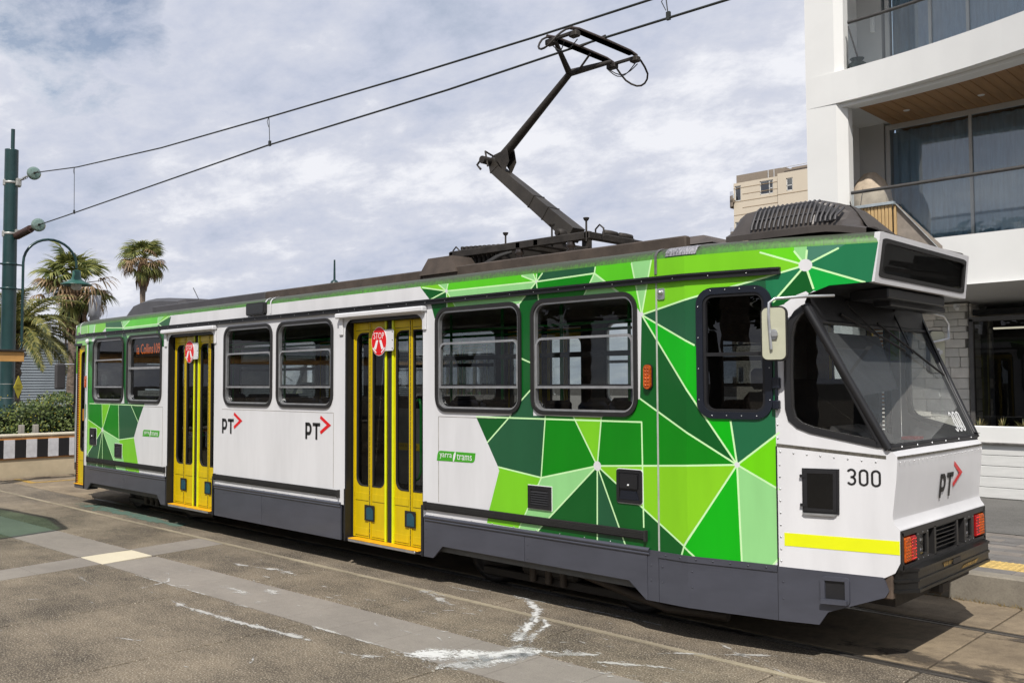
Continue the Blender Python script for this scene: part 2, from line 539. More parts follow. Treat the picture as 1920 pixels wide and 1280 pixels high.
def glyph(mb, ch, x, y, w, h, t, f, mi=0):
    """hand drawn round-cornered numerals and letters, t = pen width"""
    X0, X1, Y0, Y1 = x + t / 2, x + w - t / 2, y + t / 2, y + h - t / 2
    cx = (X0 + X1) / 2; rx = (X1 - X0) / 2
    if ch == '0':
        r = min(rx, (Y1 - Y0) / 2)
        stroke(mb, arc(cx, Y1 - r, rx, r, 0, 180, 12) + arc(cx, Y0 + r, rx, r, 180, 360, 12), t, f, mi, True)
    elif ch == '3':
        hy = (Y1 - Y0) / 4
        stroke(mb, arc(cx, Y1 - hy, rx, hy, 155, -80, 14), t, f, mi)
        stroke(mb, [(cx - rx * 0.25, (Y0 + Y1) / 2)] + arc(cx, Y0 + hy, rx, hy, 80, -155, 14), t, f, mi)
    elif ch == 'P':
        r = h * 0.28
        stroke(mb, [(X0, y), (X0, Y1 + t / 2)], t, f, mi)
        stroke(mb, [(X0, Y1), (X1 - rx * 0.9, Y1)] + arc(X1 - rx * 0.9, Y1 - r, rx * 0.9, r, 88, -88, 10) + [(X0, Y1 - 2 * r)], t, f, mi)
    elif ch == 'T':
        stroke(mb, [(x, Y1), (x + w, Y1)], t, f, mi)
        stroke(mb, [(cx, y), (cx, Y1)], t, f, mi)
def pt_logo(mb, x, z, s, f, dark=0, red=1):
    """black P T and red chevron; s = letter height, (x, z) lower left corner"""
    glyph(mb, 'P', x, z, s * 0.68, s, s * 0.20, f, dark)
    glyph(mb, 'T', x + s * 0.78, z, s * 0.78, s, s * 0.20, f, dark)
    stroke(mb, [(x + s * 1.58, z + s * 1.36), (x + s * 2.45, z + s * 0.90), (x + s * 1.58, z + s * 0.42)], s * 0.20, f, red)

# ================================================================== THE TRAM
XC, YC = -6.75, 1.335
def rot180(p):
    return (2 * XC - p[0], 2 * YC - p[1], p[2])
def mirr(p):
    return (p[0], 2 * YC - p[1], p[2])
def rmir(p):
    return (2 * XC - p[0], p[1], p[2])
def near(X):
    if X < -12.6: return (-12.6 - X) * 0.1733
    if X < -0.80: return 0.0
    if X < -0.108: return (X + 0.80) * 0.19075
    return 0.132 + (X + 0.108) * 0.3681
def W(X, z, d=0.0):
    return (X, near(X) - d, z)
def WF(d):
    return lambda u, v: W(u, v, d)

tram = thing('tram', 'white and green articulated-looking electric tram number 300 with yellow doors and a raised roof pantograph', 'tram', (-6.75, 1.335, 0))
tram['label'] = 'long white and green city tram number 300 with yellow doors and raised pantograph'

WINS = [-3.165, -1.855, -7.41, -6.12, -11.72, -10.415]
WW, WZ0, WZ1 = 1.19, 1.75, 2.79
DOORS = [(-5.30, -3.96), (-9.63, -8.27)]
REARD = (-13.30, -12.68)
DRV = (-0.705, -0.122, 1.755, 2.765)
LIV=[
('deep',[(-3.178, 1.711), (-2.714, 1.732), (-3.024, 1.472)]),
('slate',[(-2.714, 1.732), (-2.283, 1.741), (-2.338, 1.186), (-2.881, 1.249), (-3.024, 1.472)]),
('green',[(-2.283, 1.741), (-1.955, 1.739), (-1.694, 1.329), (-2.338, 1.186)]),
('lime',[(-1.955, 1.739), (-1.646, 1.741), (-1.694, 1.329)]),
('lime',[(-2.881, 1.249), (-2.335, 1.186), (-2.534, 0.844), (-2.602, 0.707), (-3.033, 0.711), (-3.0, 0.842), (-2.867, 1.215)]),
('pale',[(-2.335, 1.186), (-1.694, 1.329), (-2.242, 0.841), (-2.384, 0.706), (-2.615, 0.706), (-2.534, 0.844)]),
('deep',[(-1.694, 1.329), (-1.701, 0.695), (-2.384, 0.706), (-2.242, 0.841)]),
('slate',[(-1.694, 1.329), (-1.701, 0.695), (-1.404, 0.694)]),
('deep',[(-1.694, 1.329), (-1.404, 0.694), (-1.18, 0.687), (-0.845, 0.665), (-0.844, 0.761)]),
('lime2',[(-1.694, 1.329), (-0.403, 1.409), (-0.844, 0.761)]),
('green',[(-1.646, 1.741), (-1.243, 1.903), (-0.403, 1.409), (-1.694, 1.329)]),
('deep',[(-1.243, 1.903), (-1.218, 2.588), (-0.403, 1.409)]),
('bright',[(-1.218, 2.588), (-0.727, 2.324), (-0.421, 2.1), (-0.448, 1.738), (-0.403, 1.409)]),
('slate',[(-1.218, 2.588), (-0.727, 2.324), (-0.421, 2.1), (-0.319, 2.099), (-0.081, 2.653), (-0.167, 2.818), (-0.713, 2.704)]),
('slate2',[(-0.403, 1.409), (-0.448, 1.738), (-0.421, 2.1), (-0.319, 2.099), (-0.072, 2.335), (-0.082, 1.655), (-0.104, 1.647)]),
('limeb',[(-0.403, 1.409), (-0.082, 1.659), (-0.089, 1.242)]),
('pale',[(-0.403, 1.409), (-0.091, 1.242), (-0.099, 0.742), (-0.151, 0.678), (-0.378, 0.654)]),
('bright',[(-0.403, 1.409), (-0.379, 0.634), (-0.759, 0.634), (-0.837, 0.753)]),
('green',[(-0.837, 0.753), (-0.86, 0.643), (-0.745, 0.656)]),
('lime',[(-1.218, 2.588), (-1.116, 3.044), (-0.738, 3.067), (-0.203, 3.051), (-0.204, 3.01), (0.109, 2.893), (-0.167, 2.818), (-0.713, 2.704)]),
('lime3',[(-0.204, 3.01), (-0.203, 3.051), (0.037, 3.045), (0.036, 3.001), (0.109, 2.893)]),
('pale',[(0.036, 3.001), (0.037, 3.045), (0.122, 3.047), (0.121, 3.003), (0.109, 2.893)]),
('slate3',[(0.121, 3.003), (0.122, 3.047), (0.389, 3.04), (0.327, 3.005), (0.109, 2.893)]),
('deep2',[(0.327, 3.005), (0.389, 3.04), (0.642, 3.042), (0.585, 2.701), (0.492, 2.747), (0.109, 2.893)]),
('bright2',[(0.109, 2.893), (0.492, 2.747), (0.552, 2.721), (0.417, 2.678), (0.158, 2.702)]),
('deep',[(0.109, 2.893), (0.158, 2.702), (0.087, 2.646), (-0.151, 2.577)]),
('deep2',[(0.109, 2.893), (-0.151, 2.577), (-0.152, 2.497), (-0.167, 2.818)]),
('deep',[(-3.986, 3.009), (-3.601, 2.956), (-3.852, 2.884)]),
('lime',[(-3.986, 3.009), (-4.028, 3.073), (-3.721, 3.076), (-3.721, 3.032), (-3.601, 2.956)]),
('pale',[(-3.721, 3.032), (-3.721, 3.076), (-3.577, 3.075), (-3.577, 3.026), (-3.601, 2.956)]),
('limed',[(-3.601, 2.956), (-3.577, 3.026), (-3.577, 3.075), (-2.566, 3.071), (-2.566, 3.022), (-2.383, 2.953)]),
('pale',[(-3.601, 2.956), (-2.383, 2.953), (-2.5, 2.864), (-2.595, 2.767), (-3.421, 2.734)]),
('deep',[(-3.852, 2.884), (-3.601, 2.956), (-3.601, 2.718), (-3.779, 2.689)]),
('lime',[(-3.601, 2.956), (-3.585, 2.717), (-3.406, 2.707)]),
('pale',[(-2.566, 3.022), (-2.566, 3.071), (-2.419, 3.063), (-2.419, 3.024), (-2.383, 2.953)]),
('limed',[(-2.419, 3.024), (-2.419, 3.063), (-2.379, 3.065), (-2.383, 2.953)]),
('green',[(-2.383, 2.953), (-2.379, 3.065), (-2.288, 3.061), (-2.308, 3.024)]),
('slate',[(-2.308, 3.024), (-2.288, 3.061), (-1.698, 3.05), (-1.708, 2.971), (-2.383, 2.953)]),
('green',[(-2.383, 2.953), (-1.708, 2.971), (-1.843, 2.761), (-2.355, 2.747)]),
('deep',[(-2.383, 2.953), (-2.355, 2.747), (-2.465, 2.12), (-2.626, 2.122), (-2.595, 2.767)]),
('pale',[(-1.708, 2.971), (-1.843, 2.761), (-1.395, 2.732)]),
('limed',[(-1.708, 2.971), (-1.698, 3.073), (-1.32, 3.064), (-1.315, 3.019), (-1.218, 2.588), (-1.286, 2.68), (-1.422, 2.769)]),
('pale',[(-1.32, 3.064), (-1.116, 3.062), (-1.117, 3.018), (-1.218, 2.588)]),
('deep',[(-2.625, 2.269), (-2.425, 2.202), (-2.427, 1.999), (-2.628, 1.861)]),
('slate',[(-2.628, 1.861), (-2.427, 1.999), (-2.429, 1.709), (-2.732, 1.701)]),
('green',[(-12.637, 1.711), (-11.946, 1.716), (-11.91, 1.307), (-12.619, 1.48)]),
('lime',[(-11.946, 1.72), (-11.615, 1.742), (-11.91, 1.307)]),
('green',[(-11.615, 1.742), (-11.313, 1.737), (-11.273, 1.168), (-11.91, 1.307)]),
('slate',[(-11.313, 1.737), (-10.885, 1.742), (-10.594, 1.462), (-10.736, 1.222), (-11.273, 1.168)]),
('deep',[(-10.885, 1.742), (-10.383, 1.749), (-10.594, 1.462)]),
('lime',[(-12.566, 1.472), (-11.91, 1.307), (-12.541, 0.852)]),
('slate',[(-11.91, 1.307), (-12.541, 0.852), (-12.533, 0.667), (-12.12, 0.692)]),
('deep',[(-11.91, 1.307), (-12.12, 0.692), (-11.886, 0.663)]),
('deep',[(-11.91, 1.307), (-11.886, 0.663), (-11.275, 0.651)]),
('pale',[(-11.91, 1.307), (-11.273, 1.168), (-10.963, 0.639), (-11.275, 0.635)]),
('lime',[(-11.273, 1.168), (-10.736, 1.222), (-10.514, 0.668), (-10.963, 0.639)]),
('lime',[(-13.609, 3.27), (-12.478, 3.155), (-12.511, 2.889), (-12.674, 2.221), (-13.526, 2.23)]),
('pale',[(-12.52, 3.113), (-12.235, 3.116), (-12.395, 2.751), (-12.506, 2.754)]),
('lime',[(-12.235, 3.116), (-11.851, 3.105), (-11.845, 2.953), (-12.011, 2.869), (-12.31, 2.819)]),
('deep',[(-11.851, 3.105), (-11.241, 3.116), (-11.183, 2.924), (-11.845, 2.953)]),
('green',[(-11.845, 2.953), (-11.183, 2.924), (-11.209, 2.761), (-11.797, 2.765)]),
('pale',[(-12.012, 2.895), (-12.309, 2.783), (-11.776, 2.764)]),
('pale',[(-11.183, 2.924), (-11.241, 3.116), (-10.91, 3.115), (-10.946, 3.025)]),
('limed',[(-11.183, 2.924), (-10.946, 3.025), (-10.91, 3.098), (-9.977, 3.088), (-9.973, 2.929)]),
('pale',[(-11.183, 2.924), (-9.973, 2.929), (-10.072, 2.735), (-10.993, 2.703)]),
('deep',[(-11.183, 2.924), (-10.954, 2.702), (-10.961, 1.741), (-11.096, 1.74), (-11.209, 2.761)]),
('lime',[(-9.973, 2.929), (-10.072, 2.711), (-9.968, 2.747)]),
('pale',[(-9.973, 2.929), (-9.977, 3.088), (-9.769, 3.053), (-9.802, 3.015)]),
('lime',[(-9.973, 2.929), (-9.802, 3.015), (-9.769, 3.053), (-9.55, 3.056), (-9.632, 2.991)]),
('deep',[(-9.973, 2.929), (-9.549, 3.018), (-9.756, 2.583), (-9.963, 2.589)]),
('deep',[(-12.595, 2.758), (-12.286, 2.747), (-12.246, 1.716), (-12.553, 1.712)]),
('green',[(-12.585, 2.489), (-12.265, 2.217), (-12.246, 1.716), (-12.553, 1.712)]),
]
LIVLINES=[
[(-3.178, 1.711), (-3.182, 1.711)],
[(-2.714, 1.732), (-3.024, 1.472)],
[(-2.283, 1.741), (-2.338, 1.186)],
[(-2.881, 1.249), (-2.335, 1.186)],
[(-1.955, 1.739), (-1.694, 1.329)],
[(-1.646, 1.741), (-1.694, 1.329)],
[(-2.335, 1.186), (-2.534, 0.844), (-2.615, 0.706)],
[(-2.335, 1.186), (-1.694, 1.329)],
[(-1.694, 1.329), (-2.242, 0.841), (-2.384, 0.706)],
[(-1.694, 1.329), (-1.701, 0.695)],
[(-1.694, 1.329), (-1.404, 0.694)],
[(-1.694, 1.329), (-0.844, 0.761)],
[(-1.694, 1.329), (-0.403, 1.409)],
[(-1.243, 1.903), (-0.403, 1.409)],
[(-1.218, 2.588), (-0.403, 1.409)],
[(-1.218, 2.588), (-0.727, 2.324)],
[(-1.218, 2.588), (-0.713, 2.704), (-0.167, 2.818), (0.109, 2.893)],
[(-1.218, 2.588), (-1.116, 3.031)],
[(-1.218, 2.588), (-1.315, 3.019)],
[(-0.403, 1.409), (-0.448, 1.738)],
[(-0.403, 1.409), (-0.086, 1.659)],
[(-0.403, 1.409), (-0.093, 1.242)],
[(-0.403, 1.409), (-0.378, 0.686)],
[(-0.403, 1.409), (-0.837, 0.753), (-0.86, 0.684)],
[(-0.837, 0.753), (-0.745, 0.681)],
[(-0.1, 0.738), (-0.151, 0.678)],
[(0.109, 2.893), (-0.204, 3.01)],
[(0.109, 2.893), (0.036, 3.001)],
[(0.109, 2.893), (0.121, 3.003)],
[(0.109, 2.893), (0.327, 3.005)],
[(0.109, 2.893), (0.492, 2.747)],
[(0.109, 2.893), (0.159, 2.717)],
[(0.109, 2.893), (-0.111, 2.63)],
[(-3.601, 2.956), (-3.969, 3.018)],
[(-3.601, 2.956), (-3.852, 2.884)],
[(-3.601, 2.956), (-3.721, 3.032)],
[(-3.601, 2.956), (-3.577, 3.026)],
[(-3.601, 2.956), (-2.383, 2.953)],
[(-3.601, 2.956), (-3.585, 2.744)],
[(-3.601, 2.956), (-3.421, 2.734)],
[(-2.383, 2.953), (-2.566, 3.022)],
[(-2.383, 2.953), (-2.419, 3.024)],
[(-2.383, 2.953), (-2.379, 3.021)],
[(-2.383, 2.953), (-2.308, 3.024)],
[(-2.383, 2.953), (-1.708, 2.971)],
[(-2.383, 2.953), (-2.355, 2.771)],
[(-2.383, 2.953), (-2.595, 2.767)],
[(-1.708, 2.971), (-1.698, 3.023)],
[(-1.708, 2.971), (-1.837, 2.77)],
[(-1.708, 2.971), (-1.422, 2.769)],
[(-2.591, 2.264), (-2.425, 2.207)],
[(-2.594, 1.861), (-2.427, 1.999)],
[(-11.91, 1.307), (-11.946, 1.716)],
[(-11.91, 1.307), (-11.615, 1.742)],
[(-11.91, 1.307), (-11.273, 1.168)],
[(-11.91, 1.307), (-12.566, 1.472)],
[(-11.91, 1.307), (-12.541, 0.852)],
[(-11.91, 1.307), (-12.12, 0.692)],
[(-11.91, 1.307), (-11.886, 0.663)],
[(-11.91, 1.307), (-11.295, 0.658)],
[(-11.273, 1.168), (-11.313, 1.737)],
[(-11.273, 1.168), (-10.736, 1.222)],
[(-10.885, 1.742), (-10.594, 1.462)],
[(-11.183, 2.924), (-11.845, 2.953)],
[(-11.183, 2.924), (-11.258, 3.049)],
[(-11.183, 2.924), (-10.946, 3.025)],
[(-11.183, 2.924), (-9.973, 2.929)],
[(-11.183, 2.924), (-11.21, 2.786)],
[(-9.973, 2.929), (-9.975, 3.009)],
[(-9.973, 2.929), (-9.633, 3.022)],
[(-9.973, 2.929), (-9.816, 2.875)],
[(-3.175, 1.711), (-1.229, 1.712), (-1.219, 0.862)],
[(-12.443, 1.723), (-10.382, 1.716)],
[(-12.587, 3.116), (-12.473, 0.821)],
[(-12.566, 1.472), (-12.566, 1.481)],
]
LIVDOTS=[
(-1.694,1.329,0.043),
(-0.403,1.409,0.022),
(-1.218,2.593,0.019),
(0.109,2.893,0.048),
(-3.601,2.956,0.021),
(-2.383,2.953,0.012),
(-11.91,1.307,0.038),
(-11.183,2.924,0.013),
(-9.973,2.929,0.016),
]
LIVWHITE=[(-9.568, 3.12), (-4.028, 3.128), (-3.986, 3.014), (-3.138, 1.712), (-2.867, 1.215), (-3.004, 0.739), (-3.041, 0.61), (-8.335, 0.456), (-10.515, 0.708), (-10.736, 1.231), (-10.594, 1.462), (-10.383, 1.749), (-9.76, 2.7), (-9.549, 3.018)]
CABWIN = [(0.136, 2.612), (0.609, 1.563), (0.547, 1.565), (0.123, 1.659), (0.036, 1.696), (-0.02, 1.75), (-0.04, 1.84), (-0.043, 2.097), (-0.035, 2.373), (-0.012, 2.484), (0.032, 2.557), (0.083, 2.599)]

def win_out(c):
    return rrect(c - WW / 2, c + WW / 2, WZ0, WZ1, 0.15)
def holes_list():
    h = [inset(win_out(c), 0.02) for c in WINS]
    for a, b in DOORS:
        h.append([(a, 0.2)] + [(b, 0.2)] + [(b, 2.62)] + arc(b - 0.13, 2.62, 0.13, 0.13, 0, 90, 5) + arc(a + 0.13, 2.62, 0.13, 0.13, 90, 180, 5) + [(a, 2.62)])
    h.append([(REARD[0], 0.2), (REARD[1], 0.2), (REARD[1], 2.70), (REARD[0], 2.70)])
    h.append(inset(rrect(*DRV, 0.12), 0.02))
    h.append(inset(CABWIN, 0.03))
    return h
OUTLINE = [(-13.39, 0.69), (-0.108, 0.675), (0.575, 0.652), (0.64, 0.69), (0.672, 0.76), (0.675, 0.992), (0.648, 1.025), (0.634, 1.06), (0.632, 1.09), (0.66, 1.35), (0.668, 1.488), (0.668, 1.505), (0.640, 1.532), (0.612, 1.558),
           (0.131, 2.52), (0.10, 2.62), (0.125, 2.68), (0.264, 2.736), (0.54, 2.75), (0.583, 3.03), (-13.39, 3.03)]
WHITE2 = [(-0.108, 0.5), (0.8, 0.5), (0.8, 1.62), (0.2, 2.62), (0.11, 2.70), (0.045, 2.675), (-0.03, 2.62), (-0.108, 2.52)]
CABCOL = [('white', WHITE2)]
def wall_mesh(outline, holes, cells, lines, dots, f, name, mats, parent, base='white', lw=0.0138):
    polys = [(k, p) for k, p in cells]
    strips = []
    for pl in lines:
        for a, b in zip(pl[:-1], pl[1:]):
            a = Vector(a); b = Vector(b); d = b - a
            if d.length < 0.004: continue
            n = Vector((-d.y, d.x)).normalized() * lw / 2
            e = d.normalized() * lw * 0.2
            strips.append(('line', [tuple(a + n - e), tuple(b + n + e), tuple(b - n + e), tuple(a - n - e)]))
    rounds = [('white', oval(x, z, r * 0.95, r * 0.95, 20)) for x, z, r in dots]
    allp = polys + strips + rounds
    vs = []; ed = []
    def addloop(p):
        n0 = len(vs)
        vs.extend([Vector(q) for q in p])
        ed.extend([(n0 + i, n0 + (i + 1) % len(p)) for i in range(len(p))])
    addloop(outline)
    for h in holes: addloop(h)
    for _, p in allp: addloop(p)
    for x in (-12.6, -0.80, -0.108):
        n0 = len(vs); vs.extend([Vector((x, 0.0)), Vector((x, 3.4))]); ed.append((n0, n0 + 1))
    r = delaunay_2d_cdt(vs, ed, [], 0, 0.0004)
    V = [tuple(v) for v in r[0]]
    keys = list(mats.keys())
    bb = [(min(p[0] for p in q), max(p[0] for p in q), min(p[1] for p in q), max(p[1] for p in q)) for _, q in allp]
    mb = MB(); used = []; mi = []
    faces = []
    for t in r[2]:
        cx = sum(V[i][0] for i in t) / 3; cz = sum(V[i][1] for i in t) / 3
        if not inside((cx, cz), outline): continue
        if any(inside((cx, cz), h) for h in holes): continue
        k = base
        for (nm, p), b in zip(reversed(allp), reversed(bb)):
            if b[0] <= cx <= b[1] and b[2] <= cz <= b[3] and inside((cx, cz), p):
                k = nm; break
        if cx > 0.1 and cz < 0.5: k = 'white'
        faces.append((t, keys.index(k)))
    mb.v = [f(*p) for p in V]
    for t, k in faces:
        mb.f.append(tuple(t)); mb.mi.append(k); mb.sm.append(False)
    # drop unused verts
    us = sorted({i for t in mb.f for i in t}); mp_ = {a: b for b, a in enumerate(us)}
    mb.v = [mb.v[i] for i in us]; mb.f = [tuple(mp_[i] for i in t) for t in mb.f]
    return mb.build(name, [mats[k] for k in keys], parent)
HOLES = holes_list()
def tfw(tf, d=0.0):
    return lambda u, v: tf(W(u, v, d))
for tf in (ident, rot180):
    wall_mesh(OUTLINE, HOLES, [('white', LIVWHITE)] + LIV + CABCOL, LIVLINES, LIVDOTS, tfw(tf), 'side_wall', LIVC, tram)
# passenger-side cab corners
CABOUT = [(-0.108, 0.675), (0.575, 0.652), (0.672, 0.76), (0.675, 0.992), (0.648, 1.025), (0.634, 1.06), (0.632, 1.09), (0.66, 1.35), (0.668, 1.505), (0.612, 1.558), (0.131, 2.52), (0.10, 2.62), (0.264, 2.736), (0.54, 2.75), (0.583, 3.03), (-0.108, 3.03)]
for tf in (mirr, rmir):
    wall_mesh(CABOUT, [HOLES[-1]], [('deep2', [(-1, 2.6), (1, 2.72), (1, 3.5), (-1, 3.5)])] + CABCOL, [], [], tfw(tf), 'side_wall', LIVC, tram)
# dark inner lining behind the outer skin
INL = {'white': INTW}
for tf in (ident, rot180):
    wall_mesh([(-13.3, 0.35), (-0.2, 0.35), (-0.2, 3.0), (-13.3, 3.0)], HOLES[:-1], [], [], [], tfw(tf, -0.055), 'wall_lining', INL, tram)

# ---- roof: cove, crown
PROF = [(0.0, 3.03), (0.006, 3.06), (0.028, 3.088), (0.07, 3.11), (0.13, 3.125)]
CROWN = [(0.13, 3.125), (0.35, 3.165), (0.8, 3.215), (1.335, 3.24)]
XS = [-14.08, -13.75, -13.39, -12.6, -9, -5, -0.80, -0.108, 0.25, 0.583]
def wally(X):
    return max(near(X), near(2 * XC - X)) if X < -13.39 or X > -0.1 else near(X)
def edge_y(X):
    if X < -13.39:
        return 0.132 + (-13.392 - X) * 0.3681
    return near(X)
for tf in (ident, mirr):
    mb = MB(tf)
    mb.grid([[(X, edge_y(X) + d, z) for d, z in PROF] for X in XS], 0, True)
    mb.build('roof_cove', COVE, tram)
mb = MB()
for X0, X1 in zip(XS[:-1], XS[1:]):
    rows = []
    for X in (X0, X1):
        e = edge_y(X); row = []
        pr = CROWN + [(2.67 - a, b) for a, b in CROWN[::-1][1:]]
        for a, b in pr:
            t = (a - 0.13) / (2.67 - 0.26)
            b = 3.125 + (b - 3.125) * {0: -0.1, 1: 0.25, 2: 0.6, 7: 0.6, 8: 0.25, 9: -0.1}.get(XS.index(X), 1.0) if a > 0.14 else b
            row.append((X, e + 0.13 + t * (2.67 - 2 * e - 0.26), b))
        rows.append(row)
    mb.grid(rows, 0, True)
mb.build('roof', ROOFM, tram)
# joint strips over the cove
for X in (-13.06, -6.98, -6.86, -1.07):
    mb = MB()
    mb.grid([[(X + dx, edge_y(X) + d - 0.007, z + 0.007) for d, z in [(0, 2.90)] + PROF] for dx in (-0.013, 0.013)])
    mb.build('cover_strip', STEEL if X == -1.07 else WHITE, tram)
mb = MB()
mb.grid([[(X, edge_y(X) + d - 0.006, z + 0.006) for d, z in [(0.0, 3.035)] + PROF[1:4]] for X in (-0.98, -0.90, -0.80, -0.70)], 0, False)
mb.build('scratched_plate', mat('scraped_bare_metal', (0.45, 0.44, 0.47), 0.5, 0.4, 0.4, 30, stretch=(3, 3, 0.6)), tram)

# ---- rain gutter strip and rivets
def along(x0, x1, brk=(-12.6, -0.80, -0.108)):
    return [x0] + [b for b in brk if x0 < b < x1] + [x1]
def side_bar(mb, x0, x1, z0, z1, d0, d1, mi=0, f=W):
    xs = along(x0, x1)
    for a, b in zip(xs[:-1], xs[1:]):
        vs = [f(a, z0, d0), f(b, z0, d0), f(b, z1, d0), f(a, z1, d0), f(a, z0, d1), f(b, z0, d1), f(b, z1, d1), f(a, z1, d1)]
        mb.add(vs, [(0, 1, 2, 3), (4, 5, 6, 7), (0, 1, 5, 4), (3, 2, 6, 7), (0, 3, 7, 4), (1, 2, 6, 5)], mi)
    return mb
for tf in (ident, rot180):
    mb = MB(tf)
    side_bar(mb, -13.38, -0.056, 2.872, 2.888, 0, 0.034)
    side_bar(mb, -13.38, -0.056, 2.845, 2.872, 0, 0.020)
    side_bar(mb, -13.38, -0.056, 2.835, 2.845, 0, 0.030)
    for k in range(44):
        X = -13.2 + k * 0.3
        x, y, z = W(X, 2.858, 0.021)
        mb.lathe([(0.0001, -0.006), (0.006, -0.004), (0.006, 0)], (x, y, z), 'y', 6, 1)
    mb.build('gutter_strip', [BLACK, ALU], tram)
# ---- rubbing strips, grey lip, lower skirts
def rub_strip(x0, x1, tf):
    mb = MB(tf)
    for k in range(6):
        z = 0.765 + k * 0.0115
        side_bar(mb, x0, x1, z, z + 0.0085, 0, 0.030 if k % 5 else 0.022)
    side_bar(mb, x0, x1, 0.763, 0.835, 0, 0.018)
    side_bar(mb, x0 - 0.02, x0, 0.755, 0.842, 0, 0.034)
    side_bar(mb, x1, x1 + 0.02, 0.755, 0.842, 0, 0.034)
    mb.build('rubbing_strip', RUB, tram)
for tf in (ident, rot180):
    for a, b in ((-12.45, -9.69), (-8.21, -5.41), (-3.9, -1.20)):
        rub_strip(a, b, tf)
        mb = MB(tf)
        rows = []
        for X in (a - 0.02, b + 0.04):
            rows.append([W(X, z, d) for z, d in ((0.705, 0.0), (0.70, 0.016), (0.688, 0.022), (0.676, 0.018), (0.668, 0.006), (0.664, 0.012), (0.652, 0.014), (0.645, 0.004))])
        mb.grid(rows)
        for k in range(int((b - a) / 0.28)):
            x, y, z = W(a + 0.1 + k * 0.28, 0.712, 0.001)
            mb.lathe([(0.0001, -0.005), (0.006, -0.003), (0.006, 0)], (x, y, z), 'y', 6, 1)
        mb.build('skirt_trim', [SKIRT, ALU], tram)
SKP = [
    [(-9.67, 0.29), (-9.67, 0.69), (-11.05, 0.69), (-11.05, 0.42), (-9.93, 0.42), (-9.80, 0.29)],
    [(-11.055, 0.42), (-11.055, 0.69), (-12.60, 0.69), (-12.60, 0.30), (-12.49, 0.30), (-12.34, 0.42)],
    [(-8.23, 0.287), (-8.23, 0.69), (-7.045, 0.69), (-7.045, 0.287)],
    [(-7.04, 0.287), (-7.04, 0.69), (-5.37, 0.69), (-5.37, 0.287)],
    [(-3.94, 0.287), (-3.94, 0.69), (-2.545, 0.69), (-2.545, 0.417), (-3.66, 0.417), (-3.80, 0.287)],
    [(-2.54, 0.417), (-2.54, 0.69), (-1.185, 0.69), (-1.185, 0.287), (-1.20, 0.287), (-1.37, 0.417)],
    [(-1.18, 0.287), (-1.18, 0.69), (-1.075, 0.69), (-1.075, 0.287)],
    [(-1.07, 0.287), (-1.07, 0.685), (-0.80, 0.685), (-0.80, 0.287)],
    [(-0.80, 0.287), (-0.80, 0.685), (-0.112, 0.675), (-0.112, 0.287)],
    [(-0.108, 0.287), (-0.108, 0.68), (0.565, 0.655), (0.60, 0.56), (0.575, 0.515), (0.215, 0.378), (0.157, 0.284)],
]
for tf in (ident, rot180):
    for P in SKP:
        mb = MB(tf)
        mb.prism(P, 0.004, -0.016, lambda u, v, d: W(u, v, d))
        for q in range(0, 2):
            X = P[0][0] + (0.035 if P[2][0] > P[0][0] else -0.035)
            x, y, z = W(X, 0.45 + q * 0.12, 0.005)
            mb.lathe([(0.0001, -0.004), (0.006, -0.003), (0.006, 0)], (x, y, z), 'y', 6, 0)
        mb.build('skirt_panel', SKIRT, tram)
    # riveted flange above the taper skirt
    mb = MB(tf)
    side_bar(mb, -1.07, -0.112, 0.640, 0.688, 0.003, 0.012)
    for k in range(7):
        x, y, z = W(-1.0 + k * 0.135, 0.665, 0.013)
        mb.lathe([(0.0001, -0.005), (0.007, -0.003), (0.007, 0)], (x, y, z), 'y', 6, 0)
    mb.build('skirt_flange', SKIRT, tram)
    # entry step in the cab skirt
    mb = MB(tf)
    po = rrect(0.175, 0.36, 0.44, 0.635, 0.025, 4)
    mb.ring(po, inset(po, 0.028), -0.002, 0.024, lambda u, v, d: W(u, v, d), 0)
    mb.prism(inset(po, 0.026), 0.001, 0.006, lambda u, v, d: W(u, v, d), 1)
    mb.prism([(0.185, 0.445), (0.35, 0.445), (0.35, 0.475), (0.185, 0.475)], 0.0, 0.05, lambda u, v, d: W(u, v, d), 0)
    mb.build('entry_step', [SKIRT, BLACK], tram)
